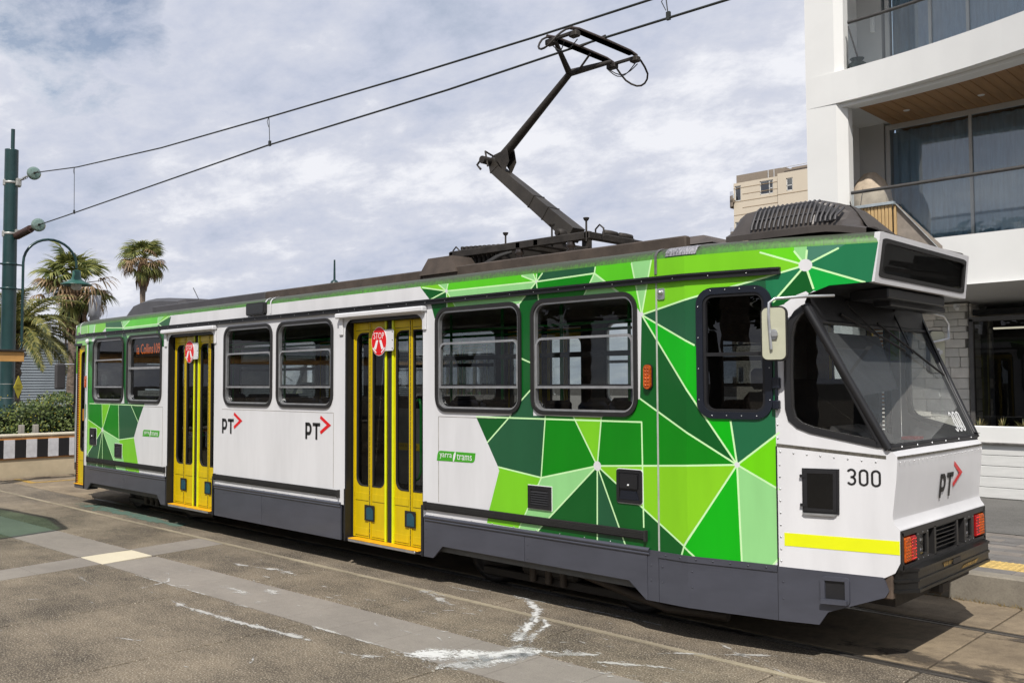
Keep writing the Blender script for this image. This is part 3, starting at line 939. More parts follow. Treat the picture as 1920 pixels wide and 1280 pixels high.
# rivets and seam between the side and the white cab
for tf in (ident, rot180):
    mb = MB(tf)
    for k in range(9):
        x, y, z = W(-0.085, 0.72 + k * 0.088, 0.001)
        mb.lathe([(0.0001, -0.005), (0.0065, -0.0035), (0.007, 0)], (x, y, z), 'y', 6, 0)
    for k in range(8):
        x, y, z = W(-0.08 + k * 0.088, 1.52 - k * 0.008, 0.001)
        mb.lathe([(0.0001, -0.005), (0.0065, -0.0035), (0.007, 0)], (x, y, z), 'y', 6, 0)
    for k in range(5):
        x, y, z = W(-0.095, 1.62 + k * 0.1, 0.001)
        mb.lathe([(0.0001, -0.006), (0.007, -0.004), (0.007, 0)], (x, y, z), 'y', 6, 0)
    mb.build('rivet_row', ALU, tram, kind='stuff')
    mb = MB(tf)
    side_bar(mb, -0.112, -0.102, 0.29, 1.56, -0.004, 0.002)
    side_bar(mb, -1.078, -1.062, 0.69, 2.835, -0.004, 0.0018, 1)
    mb.build('panel_joint', [BLACK, mat('pale_sealant', (0.42, 0.45, 0.40), 0.6)], tram)
    mb = MB(tf)
    xs = (-0.105, 0.2, 0.6)
    for a, b in zip(xs[:-1], xs[1:]):
        za = 1.568 - (a + 0.105) * 0.1; zb = 1.568 - (b + 0.105) * 0.1
        vs = [W(a, za - 0.012, 0.002), W(b, zb - 0.012, 0.002), W(b, zb + 0.012, 0.002), W(a, za + 0.012, 0.002)]
        mb.add(vs, [(0, 1, 2, 3)])
    mb.build('rubber_seam', mat('grubby_seal', (0.11, 0.10, 0.08), 0.8, var=0.3, vscale=40), tram)
# thin access-panel outlines in the white bays
for x0, x1 in ((-8.05, -5.52), (-3.72, -2.9), (-10.75, -9.78)):
    mb = MB()
    gm = mat('panel_gap', (0.33, 0.30, 0.26), 0.8, var=0.3, vscale=9)
    side_bar(mb, x0, x1, 1.700, 1.7045, 0, 0.0016)
    xe = x1 if x0 < -4 else x0
    side_bar(mb, xe - 0.003, xe + 0.003, 0.85, 1.70, 0, 0.0016)
    mb.build('panel_outline', gm, tram)

# ---- windows
def window(c, tf, style):
    po = win_out(c)
    f = lambda u, v, d: tf(W(u, v, d))
    mb = MB(); mb.ring(po, inset(po, 0.036), -0.03, 0.018, f, smooth=False)
    w = mb.build('window', GASK, tram)
    p1 = inset(po, 0.034)
    mb = MB(); mb.ring(p1, inset(p1, 0.018), -0.036, 0.004, f)
    mb.build('frame', ALU, w)
    x0, x1 = c - WW / 2 + 0.040, c + WW / 2 - 0.040
    pin = inset(po, 0.050)
    mb = MB(); mb.sheet(pin, -0.036, f)
    g = mb.build('pane', GLS, w)
    # sash
    zt, zb = (2.44, 1.985) if style == 0 else (2.30, 1.995)
    if style == 0:
        ps = [(x0 + 0.01, zb), (x1 - 0.01, zb)] + arc(x1 - 0.01 - 0.07, zt - 0.07, 0.07, 0.07, 0, 90, 5) + arc(x0 + 0.08, zt - 0.07, 0.07, 0.07, 90, 180, 5)
        mb = MB(); mb.ring(ps, inset(ps, 0.021), -0.03, 0.0, f)
        side_bar(mb, x0 + 0.02, x1 - 0.02, zb + 0.018, zb + 0.036, -0.03, -0.008, 1, lambda a, b, d: tf(W(a, b, d)))
        side_bar(mb, x0 + 0.03, x1 - 0.03, 2.26, 2.305, -0.05, -0.04, 1, lambda a, b, d: tf(W(a, b, d)))
        mb.build('sash', [ALU, BLACK], w)
        mb = MB(); mb.sheet(inset(ps, 0.028), -0.022, f)
        mb.build('pane', GLS, w)
    else:
        mb = MB()
        side_bar(mb, x0 + 0.01, x1 - 0.01, 2.265, 2.30, -0.03, 0.0, 0, lambda a, b, d: tf(W(a, b, d)))
        mb.build('sash', ALU, w)
    return w
for tf in (ident, rot180):
    for c in WINS:
        window(c, tf, 1 if abs(c + 10.415) < 0.01 else 0)

# ---- folding doors
def door_leaf(x0, x1, side, tf, glass_r, yd=0.095, z0=0.335, z1=2.71, label=None):
    """one narrow yellow leaf; glass_r = rounded corners (bl, br, tr, tl)"""
    f = lambda u, v, d: tf((u, near((x0 + x1) / 2) + yd - d, v))
    po = [(x0, z0), (x1, z0), (x1, z1), (x0, z1)]
    m = 0.045
    gl, gr = (x0 + m, x1 - 0.028) if side == 0 else (x0 + 0.028, x1 - m)
    go = rrect(gl, gr, 0.90, 2.60, glass_r, 5)
    # leaf skin with the glass opening cut out
    vs = [Vector(q) for q in po] + [Vector(q) for q in go]
    ed = [(i, (i + 1) % 4) for i in range(4)] + [(4 + i, 4 + (i + 1) % len(go)) for i in range(len(go))]
    r = delaunay_2d_cdt(vs, ed, [], 0, 0.0001)
    V = [tuple(v) for v in r[0]]
    fs = [t for t in r[2] if not inside((sum(V[i][0] for i in t) / 3, sum(V[i][1] for i in t) / 3), go)]
    mb = MB()
    mb.add([f(a, b, 0) for a, b in V], fs, 0)
    mb.add([f(a, b, -0.03) for a, b in V], fs, 0)
    mb.ring(po, inset(po, 0.001), -0.03, 0.0, f, 0)
    # folded edge ribs
    for a, b in ((x0, x0 + 0.018), (x1 - 0.018, x1)):
        mb.prism([(a, z0), (b, z0), (b, z1), (a, z1)], 0.0, 0.010, f, 0)
    # raised rails of the lower panel, with dark joint lines
    for za, zb in ((0.745, 0.825), (0.36, 0.44), (2.63, 2.70)):
        mb.prism(rrect(x0 + 0.03, x1 - 0.03, za, zb, 0.004, 1), 0.0, 0.006, f, 0)
        mb.prism([(x0 + 0.03, za - 0.005), (x1 - 0.03, za - 0.005), (x1 - 0.03, za), (x0 + 0.03, za)], 0.0, 0.002, f, 1)
    leaf = mb.build('door_leaf', [YEL, BLACK], tram, label)
    mb = MB(); mb.ring(go, inset(go, 0.013), -0.028, 0.003, f)
    mb.build('pane_seal', RUB, leaf)
    mb = MB(); mb.sheet(inset(go, 0.010), -0.016, f)
    mb.build('pane', GLS if yd > 0.06 else RGL, leaf)
    return leaf
def double_door(x0, x1, tf):
    y = 0.095
    j = x0 + 0.045
    w = (x1 - j - 0.095) / 4
    a = j
    lv = []
    R = 0.10; o = 0.002
    lv.append(door_leaf(a, a + w - 0.004, 0, tf, (R, o, o, R)))
    lv.append(door_leaf(a + w + 0.004, a + 2 * w, 1, tf, (o, R, o, o)))
    b = a + 2 * w + 0.095
    lv.append(door_leaf(b, b + w - 0.004, 0, tf, (R, o, o, R)))
    lv.append(door_leaf(b + w + 0.004, b + 2 * w, 1, tf, (o, R, R, o)))
    # bright closing edges and the rubber between them
    for xa, xb, lf in ((a + 2 * w - 0.028, a + 2 * w, lv[1]), (b, b + 0.028, lv[2])):
        mb = MB(tf); mb.box(xa, xb, y - 0.020, y - 0.001, 0.335, 2.71)
        mb.build('closing_edge', YELB, lf)
    mb = MB(tf); mb.box(a + 2 * w + 0.004, b - 0.004, y + 0.0, y + 0.03, 0.32, 2.72)
    mb.lathe([(0.012, 0), (0.012, 2.4)], (a + 2 * w + 0.048, y + 0.004, 0.32), 'z', 8)
    mb.build('rubber_seal', RUB, tram)
    # small low lookout panes spanning the folds
    for xc, lf in ((a + w, lv[0]), (b + w, lv[2])):
        mb = MB(tf); mb.box(xc - 0.085, xc + 0.085, y - 0.018, y - 0.0105, 0.53, 0.70)
        pn = mb.build('lookout_pane', BLACK, lf)
        mb = MB(tf)
        mb.prism([(xc - 0.05, 0.545), (xc + 0.07, 0.545), (xc + 0.07, 0.64), (xc + 0.03, 0.68), (xc - 0.02, 0.68), (xc - 0.05, 0.665)], 0.0185, 0.021, lambda u, v, d: (u, y - d, v))
        mb.build('lookout_glass', mat('teal_glass', (0.015, 0.075, 0.11), 0.15), lf)
    # hinge line
    for xc in (a + w, b + w):
        mb = MB(tf)
        for k in range(40):
            mb.box(xc - 0.0035, xc + 0.0035, y - 0.0135, y - 0.010, 0.34 + k * 0.0592, 0.34 + k * 0.0592 + 0.05)
        mb.build('hinge', DARKM, tram)
    # jambs, head, reveal
    mb = MB(tf)
    mb.box(x0 + 0.001, x0 + 0.020, 0.005, 0.22, 0.30, 2.74)
    mb.box(x0 + 0.021, j - 0.002, 0.085, 0.16, 0.30, 2.74)
    mb.box(x1 - 0.012, x1 - 0.001, 0.005, 0.20, 0.30, 2.74)
    mb.box(x0 + 0.001, x1 - 0.001, 0.02, 0.24, 2.715, 2.78)
    mb.box(x0 - 0.005, x0 + 0.022, -0.010, 0.10, 0.285, 0.86)
    mb.box(x1 - 0.022, x1 + 0.012, -0.010, 0.10, 0.285, 0.80)
    mb.build('door_frame', BLACK, tram)
    mb = MB(tf)
    mb.box(x0 + 0.02, x1 - 0.022, 0.02, 0.5, 0.285, 0.325, 0, 0.006)
    mb.box(x0 + 0.10, x1 - 0.05, -0.030, 0.085, 0.322, 0.334, 1, 0.004)
    mb.box(x0 + 0.10, x1 - 0.10, -0.028, 0.02, 0.295, 0.320, 2, 0.003)
    mb.build('door_step', [SKIRT, YELSTEP, ALU], tram)
    # white weather hood over the doorway
    mb = MB(tf)
    mb.box(x0 - 0.11, x1 + 0.07, -0.075, 0.0, 2.765, 2.822, 0, 0.012)
    mb.box(x0 - 0.10, x0 - 0.03, -0.020, 0.0, 2.58, 2.765, 0, 0.006)
    mb.box(x1 + 0.005, x1 + 0.06, -0.020, 0.0, 2.58, 2.765, 0, 0.006)
    mb.build('door_hood', WHITE, tram)
for tf in (ident, rot180):
    for a, b in DOORS:
        double_door(a, b, tf)
# driver-end door
door_leaf(REARD[0] + 0.17, REARD[1] - 0.02, 0, ident, (0.08, 0.08, 0.02, 0.08), yd=0.05, z0=0.34, z1=2.66, label='narrow yellow end door seen edge on')
door_leaf(REARD[0] + 0.17, REARD[1] - 0.02, 0, rot180, (0.08, 0.08, 0.02, 0.08), yd=0.05, z0=0.34, z1=2.66)
for tf in (ident, rot180):
    mb = MB(tf)
    for X in (REARD[0], REARD[1] - 0.02):
        y = near(X)
        mb.box(X, X + 0.02, y - 0.005, y + 0.12, 0.3, 2.70)
    mb.box(REARD[0], REARD[1], near(-13) - 0.01, near(-13) + 0.15, 2.70, 2.74)
    mb.build('door_frame', BLACK, tram)
    mb = MB(tf); mb.box(REARD[0] + 0.02, REARD[1] - 0.03, near(-13) + 0.02, near(-13) + 0.2, 0.27, 0.335, 0, 0.01)
    mb.box(REARD[0] + 0.04, REARD[1] - 0.05, near(-13) + 0.0, near(-13) + 0.1, 0.336, 0.348, 1, 0.003)
    mb.build('door_step', [SKIRT, YELSTEP], tram)
    # orange ribbed rubber edge
    mb = MB(tf)
    for k in range(60):
        z = 0.36 + k * 0.0385
        mb.box(REARD[0] + 0.03, REARD[0] + 0.15, near(-13.2) + 0.02, near(-13.2) + 0.05, z, z + 0.024)
    mb.build('ribbed_edge', mat('orange_ribbed_rubber', (0.50, 0.17, 0.02), 0.5), tram)
mb = MB()
mb.prism([(-13.0, 1.42), (-12.87, 1.42), (-12.87, 1.62), (-13.0, 1.62)], 0, 0.003, lambda u, v, d: (u, near(-12.95) + 0.045 - d, v))
mb.build('notice_sticker', mat('orange_sticker', (0.6, 0.26, 0.02), 0.5, var=0.4, vscale=90), tram)

# ---- driver's side window (sliding)
for tf in (ident, rot180):
    f = lambda u, v, d: tf(W(u, v, d))
    po = rrect(*DRV, 0.13)
    mb = MB(); mb.ring(po, inset(po, 0.052), -0.02, 0.016, f)
    for k in range(4):
        for (u, v) in ((DRV[0] + 0.018, 1.9 + k * 0.24), (DRV[1] - 0.018, 1.9 + k * 0.24)):
            p = W(u, v, 0.017); mb.lathe([(0.0001, -0.003), (0.005, -0.002), (0.005, 0)], p, 'y', 6, 1) if tf is ident else None
        u = DRV[0] + 0.12 + k * 0.115
        for v in (1.78, 2.742):
            p = W(u, v, 0.017); mb.lathe([(0.0001, -0.003), (0.005, -0.002), (0.005, 0)], p, 'y', 6, 1) if tf is ident else None
    w = mb.build('driver_window', [mat('blue_black_frame', (0.010, 0.013, 0.022), 0.3), ALU], tram)
    mb = MB(); p1 = inset(po, 0.052)
    mb.ring(p1, inset(p1, 0.022), -0.03, 0.006, f)
    side_bar(mb, DRV[0] + 0.06, DRV[1] - 0.06, 2.235, 2.262, -0.03, 0.004, 0, lambda a, b, d: tf(W(a, b, d)))
    mb.build('sash', BLACK, w)
    mb = MB(); mb.sheet(inset(po, 0.07), -0.02, f); mb.build('pane', DGL, w)

# ---- cab, windscreen and nose (built at the front, turned round for the rear)
WS = dict(b=(0.612, 0.397), bt=1.565, t=(0.125, 0.222), tt=2.545)
def SP(u, v, d=0.0):
    """point on the windscreen: u 0..1 across from the near side, v 0..1 up"""
    X = 0.612 + (0.125 - 0.612) * v
    y0 = 0.397 + (0.222 - 0.397) * v
    n = Vector((0.98, 0, 0.487)).normalized()
    return (X + n.x * d, y0 + (2.67 - 2 * y0) * u, 1.565 + 0.98 * v + n.z * d)
def cab(tf, front):
    g = lambda u, v, d: tf(W(u, v, d))
    # side lights of the cab (near and far)
    for s in (ident, mirr):
        po = CABWIN
        h = lambda u, v, d, s=s: tf(s(W(u, v, d)))
        mb = MB(); mb.ring(po, inset(po, 0.042), -0.03, 0.010, h)
        w = mb.build('cab_side_window', BLACK, tram)
        mb = MB(); pi_ = inset(po, 0.040); mb.ring(pi_, inset(pi_, 0.010), -0.028, 0.004, h); mb.build('frame', GASK, w)
        mb = MB(); mb.sheet(inset(po, 0.045), -0.016, h)
        mb.build('pane', CGL, w)
    # pillars and screen frame
    mb = MB(tf)
    for u in (0, 1):
        a = Vector(SP(u, -0.01)); b = Vector(SP(u, 1.06))
        mb.tube([a, b], 0.030, 8, 0)
        s = 0.03 if u == 0 else -0.03
        a2 = Vector(SP(u, 0)) + Vector((0.0, s, 0)); b2 = Vector(SP(u, 1.0)) + Vector((0, s, 0))
        mb.tube([a2, b2], 0.014, 6, 0)
    mb.tube([SP(0, 0.0, 0.004), SP(1, 0.0, 0.004)], 0.022, 8, 0)
    q = [SP(0, 0.0, 0.012), SP(1, 0.0, 0.012), (0.635, 2.265, 1.535), (0.635, 0.405, 1.535)]
    mb.add(q, [(0, 1, 2, 3)], 0)
    mb.tube([SP(0, 0.93, 0.006), SP(1, 0.93, 0.006)], 0.018, 6, 0)
    for k in range(6):
        p = SP(0.1 + k * 0.16, -0.015, 0.02)
        mb.lathe([(0.006, 0), (0.006, 0.01), (0.0001, 0.012)], p, 'z', 6, 1)
    scr = mb.build('windscreen', [BLACK, ALU], tram)
    mb = MB(tf)
    mb.add([SP(0.015, 0.01), SP(0.985, 0.01), SP(0.985, 0.93), SP(0.015, 0.93)], [(0, 1, 2, 3)])
    mb.build('pane', WSG, scr)
    mb = MB(tf)
    mb.add([SP(0.0, 0.93, 0.004), SP(1.0, 0.93, 0.004), (0.12, 2.45, 2.745), (0.12, 0.22, 2.745)], [(0, 1, 2, 3)])
    mb.build('screen_header', BLACK, scr)
    # fleet number on the glass
    mb = MB(tf)
    f2 = lambda u, v: SP(0.79 + u * 0.13, 0.05 + v * 0.165, 0.004)
    for k, ch in enumerate('300'):
        glyph(mb, ch, k * 0.35, 0, 0.29, 1.0, 0.085, f2)
    mb.build('fleet_number', mat('frosted_number', (0.66, 0.67, 0.67), 0.6, 0, 0.02), scr)
    # wipers
    mb = MB(tf)
    for (p, q_, e1, e2) in (((0.12, 1.78, 2.64), SP(0.70, 0.70, 0.03), SP(0.50, 0.95, 0.03), SP(0.93, 0.52, 0.03)),
                            ((0.12, 0.85, 2.66), SP(0.42, 0.83, 0.05), SP(0.2, 0.99, 0.04), SP(0.62, 0.72, 0.04))):
        mb.tube([p, q_], 0.007, 6); mb.tube([e1, e2], 0.010, 5); mb.tube([(p[0], p[1], p[2]), (p[0] + 0.03, p[1], p[2] + 0.01)], 0.018, 8)
    mb.build('wiper', BLACK, tram)
    # nose: white apron, ledge, body front
    mb = MB(tf)
    def row(X, y0, z, n=8, bow=0.0):
        y0 = near(X)
        return [(X + bow * sin(pi * k / n), y0 + (2.67 - 2 * y0) * k / n, z) for k in range(n + 1)]
    mb.grid([row(0.612, 0.397, 1.556, bow=0.0), row(0.640, 0.405, 1.532, bow=0.008), row(0.668, 0.408, 1.505, bow=0.012)], 0, False)
    mb.grid([row(0.668, 0.408, 1.505, bow=0.012), row(0.672, 0.409, 1.488, bow=0.012)], 1, False)
    mb.grid([row(0.668, 0.410, 1.488, bow=0.010), row(0.66, 0.41, 1.35, bow=0.010), row(0.632, 0.402, 1.09, bow=0.004), row(0.634, 0.402, 1.06, bow=0.0)], 0, True)
    mb.grid([row(0.634, 0.402, 1.06), row(0.648, 0.402, 1.025), row(0.674, 0.402, 0.992)], 0, True)
    mb.grid([row(0.674, 0.402, 0.992), row(0.676, 0.402, 0.985)], 0, False)
    for k in range(22):
        y = 0.45 + k * 0.084
        mb.lathe([(0.005, 0), (0.005, 0.006), (0.0001, 0.008)], (0.672 + 0.012 * sin(pi * (y - 0.41) / 1.85), y, 1.462), 'x', 6, 2)
    nose = mb.build('nose_panel', [WHITE, MATS['grubby_seal'], ALU], tram)
    mb = MB(tf)
    lf = lambda u, v: (0.6635, u, v)
    def lf(u, v):
        t = (v - 1.09) / (1.35 - 1.09)
        return (0.632 + 0.028 * min(t, 1) + 0.0135, u, v)
    pt_logo(mb, 1.262, 1.135, 0.185, lf)
    mb.build('emblem', [INK, RED], nose)
    # lamp bezel
    mb = MB(tf)
    fx = lambda u, v, d: (0.66 + d, u, v)
    po = rrect(0.424, 2.246, 0.70, 0.985, 0.012, 2)
    mb.ring(po, inset(po, 0.042), -0.10, 0.022, fx)
    mb.prism(inset(po, 0.04), -0.06, -0.03, fx)
    for y in (1.075, 1.56):
        mb.box(0.62, 0.682, y - 0.018, y + 0.018, 0.735, 0.95)
    for k in range(6):
        z = 0.76 + k * 0.031
        mb.add([(0.672, 1.09, z + 0.02), (0.672, 1.545, z + 0.02), (0.640, 1.545, z), (0.640, 1.09, z)], [(0, 1, 2, 3)])
        mb.box(0.668, 0.674, 1.09, 1.545, z + 0.018, z + 0.024)
    bz = mb.build('lamp_bezel', mat('satin_black_panel', (0.022, 0.021, 0.021), 0.42), tram)
    for s in (0, 1):
        def yy(y):
            return y if s == 0 else 2.67 - y
        def bx(m, y0, y1, *a, **k):
            A, B = sorted((yy(y0), yy(y1))); m.box(a[0], a[1], A, B, *a[2:], **k)
        mb = MB(tf); bx(mb, 0.478, 0.588, 0.640, 0.690, 0.755, 0.93, 0, 0.008)
        for i in range(3):
            for j in range(7):
                p = (0.692, yy(0.497 + i * 0.036), 0.772 + j * 0.022); mb.lathe([(0.010, -0.004), (0.006, 0.003), (0.0001, 0.005)], p, 'x', 6)
        mb.build('indicator_lamp', ORANGE, bz)
        mb = MB(tf); bx(mb, 0.590, 0.685, 0.640, 0.690, 0.755, 0.93, 0, 0.008)
        mb.build('tail_lamp', REDL, bz)
        mb = MB(tf)
        for i in range(4):
            for j in range(7):
                if i in (0, 3) or j in (0, 3, 6):
                    p = (0.691, yy(0.603 + i * 0.023), 0.772 + j * 0.023); mb.lathe([(0.0038, -0.002), (0.003, 0.002), (0.0001, 0.003)], p, 'x', 6)
        mb.build('lamp_led', mat('lit_red_led', (0.9, 0.02, 0.02), 0.3, 0, 0, emit=(1, 0.03, 0.03), estr=0.55), bz, kind='stuff')
        mb = MB(tf)
        pa = rrect(min(yy(0.71), yy(0.945)), max(yy(0.71), yy(0.945)), 0.735, 0.945, 0.012, 2)
        pb = rrect(min(yy(0.77), yy(0.905)), max(yy(0.77), yy(0.905)), 0.765, 0.92, 0.012, 2)
        mb.ring(pa, pb, -0.03, 0.020, fx)
        for (y, z) in ((0.735, 0.75), (0.735, 0.93), (0.925, 0.75), (0.925, 0.93), (0.83, 0.935), (0.83, 0.748)):
            mb.lathe([(0.006, 0), (0.0001, 0.004)], (0.681, yy(y), z), 'x', 6, 1)
        h = mb.build('headlight', [MATS['satin_black_panel'], ALU], bz)
        mb = MB(tf)
        mb.prism(pb, -0.028, -0.026, fx, 4)
        for z in (0.875, 0.805):
            c = (0.632, yy(0.835), z)
            mb.lathe([(0.004, 0.0), (0.030, 0.018), (0.034, 0.030)], c, 'x', 14, 1)
            mb.lathe([(0.0001, 0.022), (0.013, 0.016), (0.015, 0.0)], c, 'x', 10, 2)
        mb.sheet(pb, 0.006, fx, 3)
        mb.build('reflector', [BLACK, mat('chrome_reflector', (0.8, 0.8, 0.82), 0.12, 0.95, 0.02), WINK, glass_mat('lamp_cover', (0.92, 0.92, 0.92)) if 'lamp_cover' not in MATS else MATS['lamp_cover'], mat('grey_lamp_well', (0.50, 0.50, 0.50), 0.35, 0.2)], h)
    # rubber bumper
    mb = MB(tf)
    def bprof(e):
        return [(0.50, 0.42 - e), (0.655 + e, 0.425 - e), (0.70 + e, 0.50 - e * 0.6), (0.748 + e, 0.56), (0.752 + e, 1.335), (0.748 + e, 2.11), (0.70 + e, 2.17 + e * 0.6), (0.655 + e, 2.245 + e), (0.50, 2.25 + e)]
    for z0, z1, e in ((0.565, 0.70, -0.008), (0.548, 0.568, 0.004), (0.622, 0.640, 0.002), (0.696, 0.714, 0.003)):
        mb.prism([(p[0], p[1]) for p in bprof(e)], z0, z1, lambda u, v, d: (u, v, d))
    bp_ = mb.build('bumper', mat('scuffed_black_bumper', (0.012, 0.012, 0.012), 0.30, var=0.3, vscale=5, bump=0.06), tram)
    mb = MB(tf)
    for (a, b_) in ((1.06, 1.22), (1.42, 1.78)):
        pts = [(a, 0.655), (b_, 0.66), (b_ + 0.03, 0.685), (a - 0.02, 0.69)] if a < 1.3 else [(a, 0.585), (b_, 0.585), (b_ + 0.06, 0.615), (b_ - 0.05, 0.61), (a + 0.1, 0.612)]
        mb.add([(0.7465, y, z) for y, z in pts], [tuple(range(len(pts)))])
    mb.build('worn_patch', mat('worn_yellow_paint', (0.30, 0.19, 0.05), 0.6, var=0.4, vscale=30), bp_)
    mb = MB(tf); mb.box(0.744, 0.7535, 1.24, 1.41, 0.648, 0.690); mb.build('coupler_slot', BLACK, bp_)
    # pieces under the bumper, lower white corner
    mb = MB(tf)
    for y in (0.40, 2.20):
        mb.box(0.50, 0.62, y, y + 0.07, 0.50, 0.70, 0, 0.01)
    mb.box(0.30, 0.58, 0.55, 2.12, 0.42, 0.60, 1)
    mb.box(0.2, 0.66, 1.25, 1.42, 0.40, 0.50, 1, 0.02)
    mb.build('bumper_mount', [mat('rusty_brown_steel', (0.10, 0.07, 0.05), 0.7, var=0.3), DARKM], tram)
    # destination box
    mb = MB(tf)
    def DP(u, v, d=0.0):   # u 0..1 across, v 0..1 up, on the leaning front
        X = 0.541 + 0.044 * v; y0 = 0.368 + 0.022 * v
        return (X + d, y0 + (2.67 - 2 * y0) * u, 2.745 + 0.365 * v)
    n = 24
    def ringpts(i):
        return rrect(i[0], 1 - i[0], i[1], 1 - i[1], i[2], 5)
    po = ringpts((0.0, 0.0, 0.014)); pi_ = ringpts((0.032, 0.115, 0.05))
    mb.ring(po, pi_, -0.03, 0.012, lambda u, v, d: DP(u, v, d), 0)
    dbx = mb.build('destination_box', WHITE, tram)
    mb = MB(tf); p2 = ringpts((0.054, 0.20, 0.05))
    mb.ring(ringpts((0.030, 0.11, 0.05)), p2, -0.01, 0.016, lambda u, v, d: DP(u, v, d)); mb.build('frame', GASK, dbx)
    mb = MB(tf); mb.sheet(ringpts((0.05, 0.19, 0.05)), 0.002, lambda u, v, d: DP(u, v, d))
    mb.build('pane', glass_mat('display_glass', (0.5, 0.5, 0.5), 1.35, refl=0.3) if 'display_glass' not in MATS else MATS['display_glass'], dbx)
    mb = MB(tf)
    mb.sheet(ringpts((0.03, 0.12, 0.05)), -0.012, lambda u, v, d: DP(u, v, d))
    for k in range(22):
        v = 0.22 + k * 0.026
        mb.add([DP(0.08, v, -0.009), DP(0.92, v, -0.009), DP(0.92, v + 0.008, -0.009), DP(0.08, v + 0.008, -0.009)], [(0, 1, 2, 3)])
    mb.build('display_board', mat('dead_led_board', (0.012, 0.012, 0.010), 0.5), dbx)
    # canopy underside, lens of brown roof lip
    mb = MB(tf)
    mb.add([(0.115, 0.215, 2.70), (0.264, 0.275, 2.733), (0.54, 0.375, 2.748), (0.54, 2.295, 2.748), (0.264, 2.395, 2.733), (0.115, 2.455, 2.70)], [tuple(range(6))])
    mb.box(0.20, 0.50, 0.75, 1.95, 2.66, 2.74, 0, 0.01)
    mb.box(0.28, 0.42, 1.0, 2.2, 2.62, 2.67, 0, 0.01)
    mb.build('canopy_soffit', BLACK, tram)
    # cab interior
    mb = MB(tf)
    mb.box(-0.35, 0.60, 0.42, 2.25, 1.0, 1.42, 0, 0.05)
    mb.prism([(0.15, 1.42), (0.58, 1.42), (0.56, 1.50), (0.34, 1.66), (0.14, 1.70), (0.08, 1.60)], 0.52, 1.02, lambda u, v, d: (u, d, v), 0)
    mb.box(0.10, 0.30, 0.42, 0.55, 1.52, 1.66, 1, 0.02)
    mb.prism([(0.20, 1.42), (0.56, 1.42), (0.5, 1.48), (0.26, 1.56)], 1.10, 1.75, lambda u, v, d: (u, d, v), 2)
    mb.box(0.30, 0.42, 1.45, 1.62, 1.56, 1.585, 3, 0.004)
    con = mb.build('driver_console', [CHAR, BLACK, mat('mid_grey_dash', (0.12, 0.12, 0.12), 0.6), RED], tram)
    mb = MB(tf)
    mb.box(-0.75, -0.30, 0.85, 1.35, 1.25, 1.37, 0, 0.05); mb.box(-0.82, -0.70, 0.87, 1.33, 1.35, 1.95, 0, 0.05)
    mb.box(-0.80, -0.72, 0.98, 1.22, 1.97, 2.15, 0, 0.03)
    mb.tube([(-0.52, 1.1, 0.85), (-0.52, 1.1, 1.27)], 0.06, 8, 1)
    mb.build('driver_seat', [SEATM, DARKM], tram)
    mb = MB(tf)
    mb.add([SP(0.10, 0.88, -0.05), SP(0.55, 0.88, -0.05), SP(0.50, 0.45, -0.07), SP(0.13, 0.40, -0.07)], [(0, 1, 2, 3)])
    mb.build('screen_reflection', mat('grey_reflection', (0.10, 0.10, 0.105), 0.7), tram)  # plain grey panel standing in for smooth grey reflections in the windscreen
    mb = MB(tf)
    mb.box(-1.10, -1.06, 0.06, 1.0, 0.85, 2.9); mb.box(-1.10, -1.06, 1.75, 2.6, 0.85, 2.9)
    mb.box(-1.10, -1.06, 1.0, 1.75, 0.85, 1.3); mb.box(-1.10, -1.06, 1.0, 1.75, 2.4, 2.9)
    mb.build('cab_bulkhead', INTW, tram)
    # dark lining of the cab
    mb = MB(tf)
    mb.box(-1.06, 0.6, 0.45, 2.2, 0.84, 0.86)
    mb.box(-1.0, -0.15, 2.12, 2.20, 0.86, 2.06)
    mb.add([W(-0.8, 2.6, -0.03), W(-0.1, 2.6, -0.03), W(0.1, 2.66, -0.03), (0.12, 2.4, 2.66), (-0.1, 2.5, 2.6), (-0.8, 2.62, 2.6)], [(0, 1, 2, 3, 4, 5)])
    mb.build('cab_floor', FLOORM, tram)
cab(ident, True)
cab(rot180, False)

# mirrors
def mirror(root, arm, head, tf, label):
    mb = MB(tf)
    mb.tube(arm, 0.011, 8)
    m = mb.build('mirror', ALU, tram, label)
    mb = MB(tf)
    c, ax = head
    U = Vector(ax).normalized()
    def mp_(u, v, d):
        n = Vector((U.y, -U.x, 0))
        return tuple(Vector(c) + U * u + Vector((0, 0, v)) + n * d)
    po = rrect(-0.095, 0.095, -0.20, 0.20, 0.05, 5)
    mb.prism(po, -0.025, 0.012, mp_); mb.prism(inset(po, 0.012), 0.012, 0.022, mp_, 1)
    mb.build('mirror_head', [GASK, CREAMP], m)
    mb = MB(tf)
    mb.prism(oval(0, -0.005, 0.032, 0.038, 16), 0.020, 0.030, mp_); mb.prism(rrect(-0.012, 0.03, -0.02, 0.015, 0.004, 1), 0.030, 0.050, mp_)
    mb.build('clamp', ALU, m)
    return m
mirror(None, [(0.27, 0.33, 2.665), (0.12, 0.13, 2.655), (-0.02, -0.02, 2.64), (-0.05, -0.05, 2.61), (-0.052, -0.052, 2.50), (-0.036, -0.052, 2.27)],
       ((-0.03, -0.015, 2.385), (1, 0.30, 0)), ident, 'cream backed rectangular driver mirror on a bent metal arm')
mirror(None, [(0.20, 2.25, 2.66), (0.26, 2.62, 2.62), (0.28, 2.68, 2.55), (0.28, 2.68, 2.42), (0.24, 2.48, 2.39), (0.20, 2.42, 2.38)],
       ((0.20, 2.58, 2.30), (0.5, 1, 0)), ident, 'far side mirror arm seen past the windscreen')
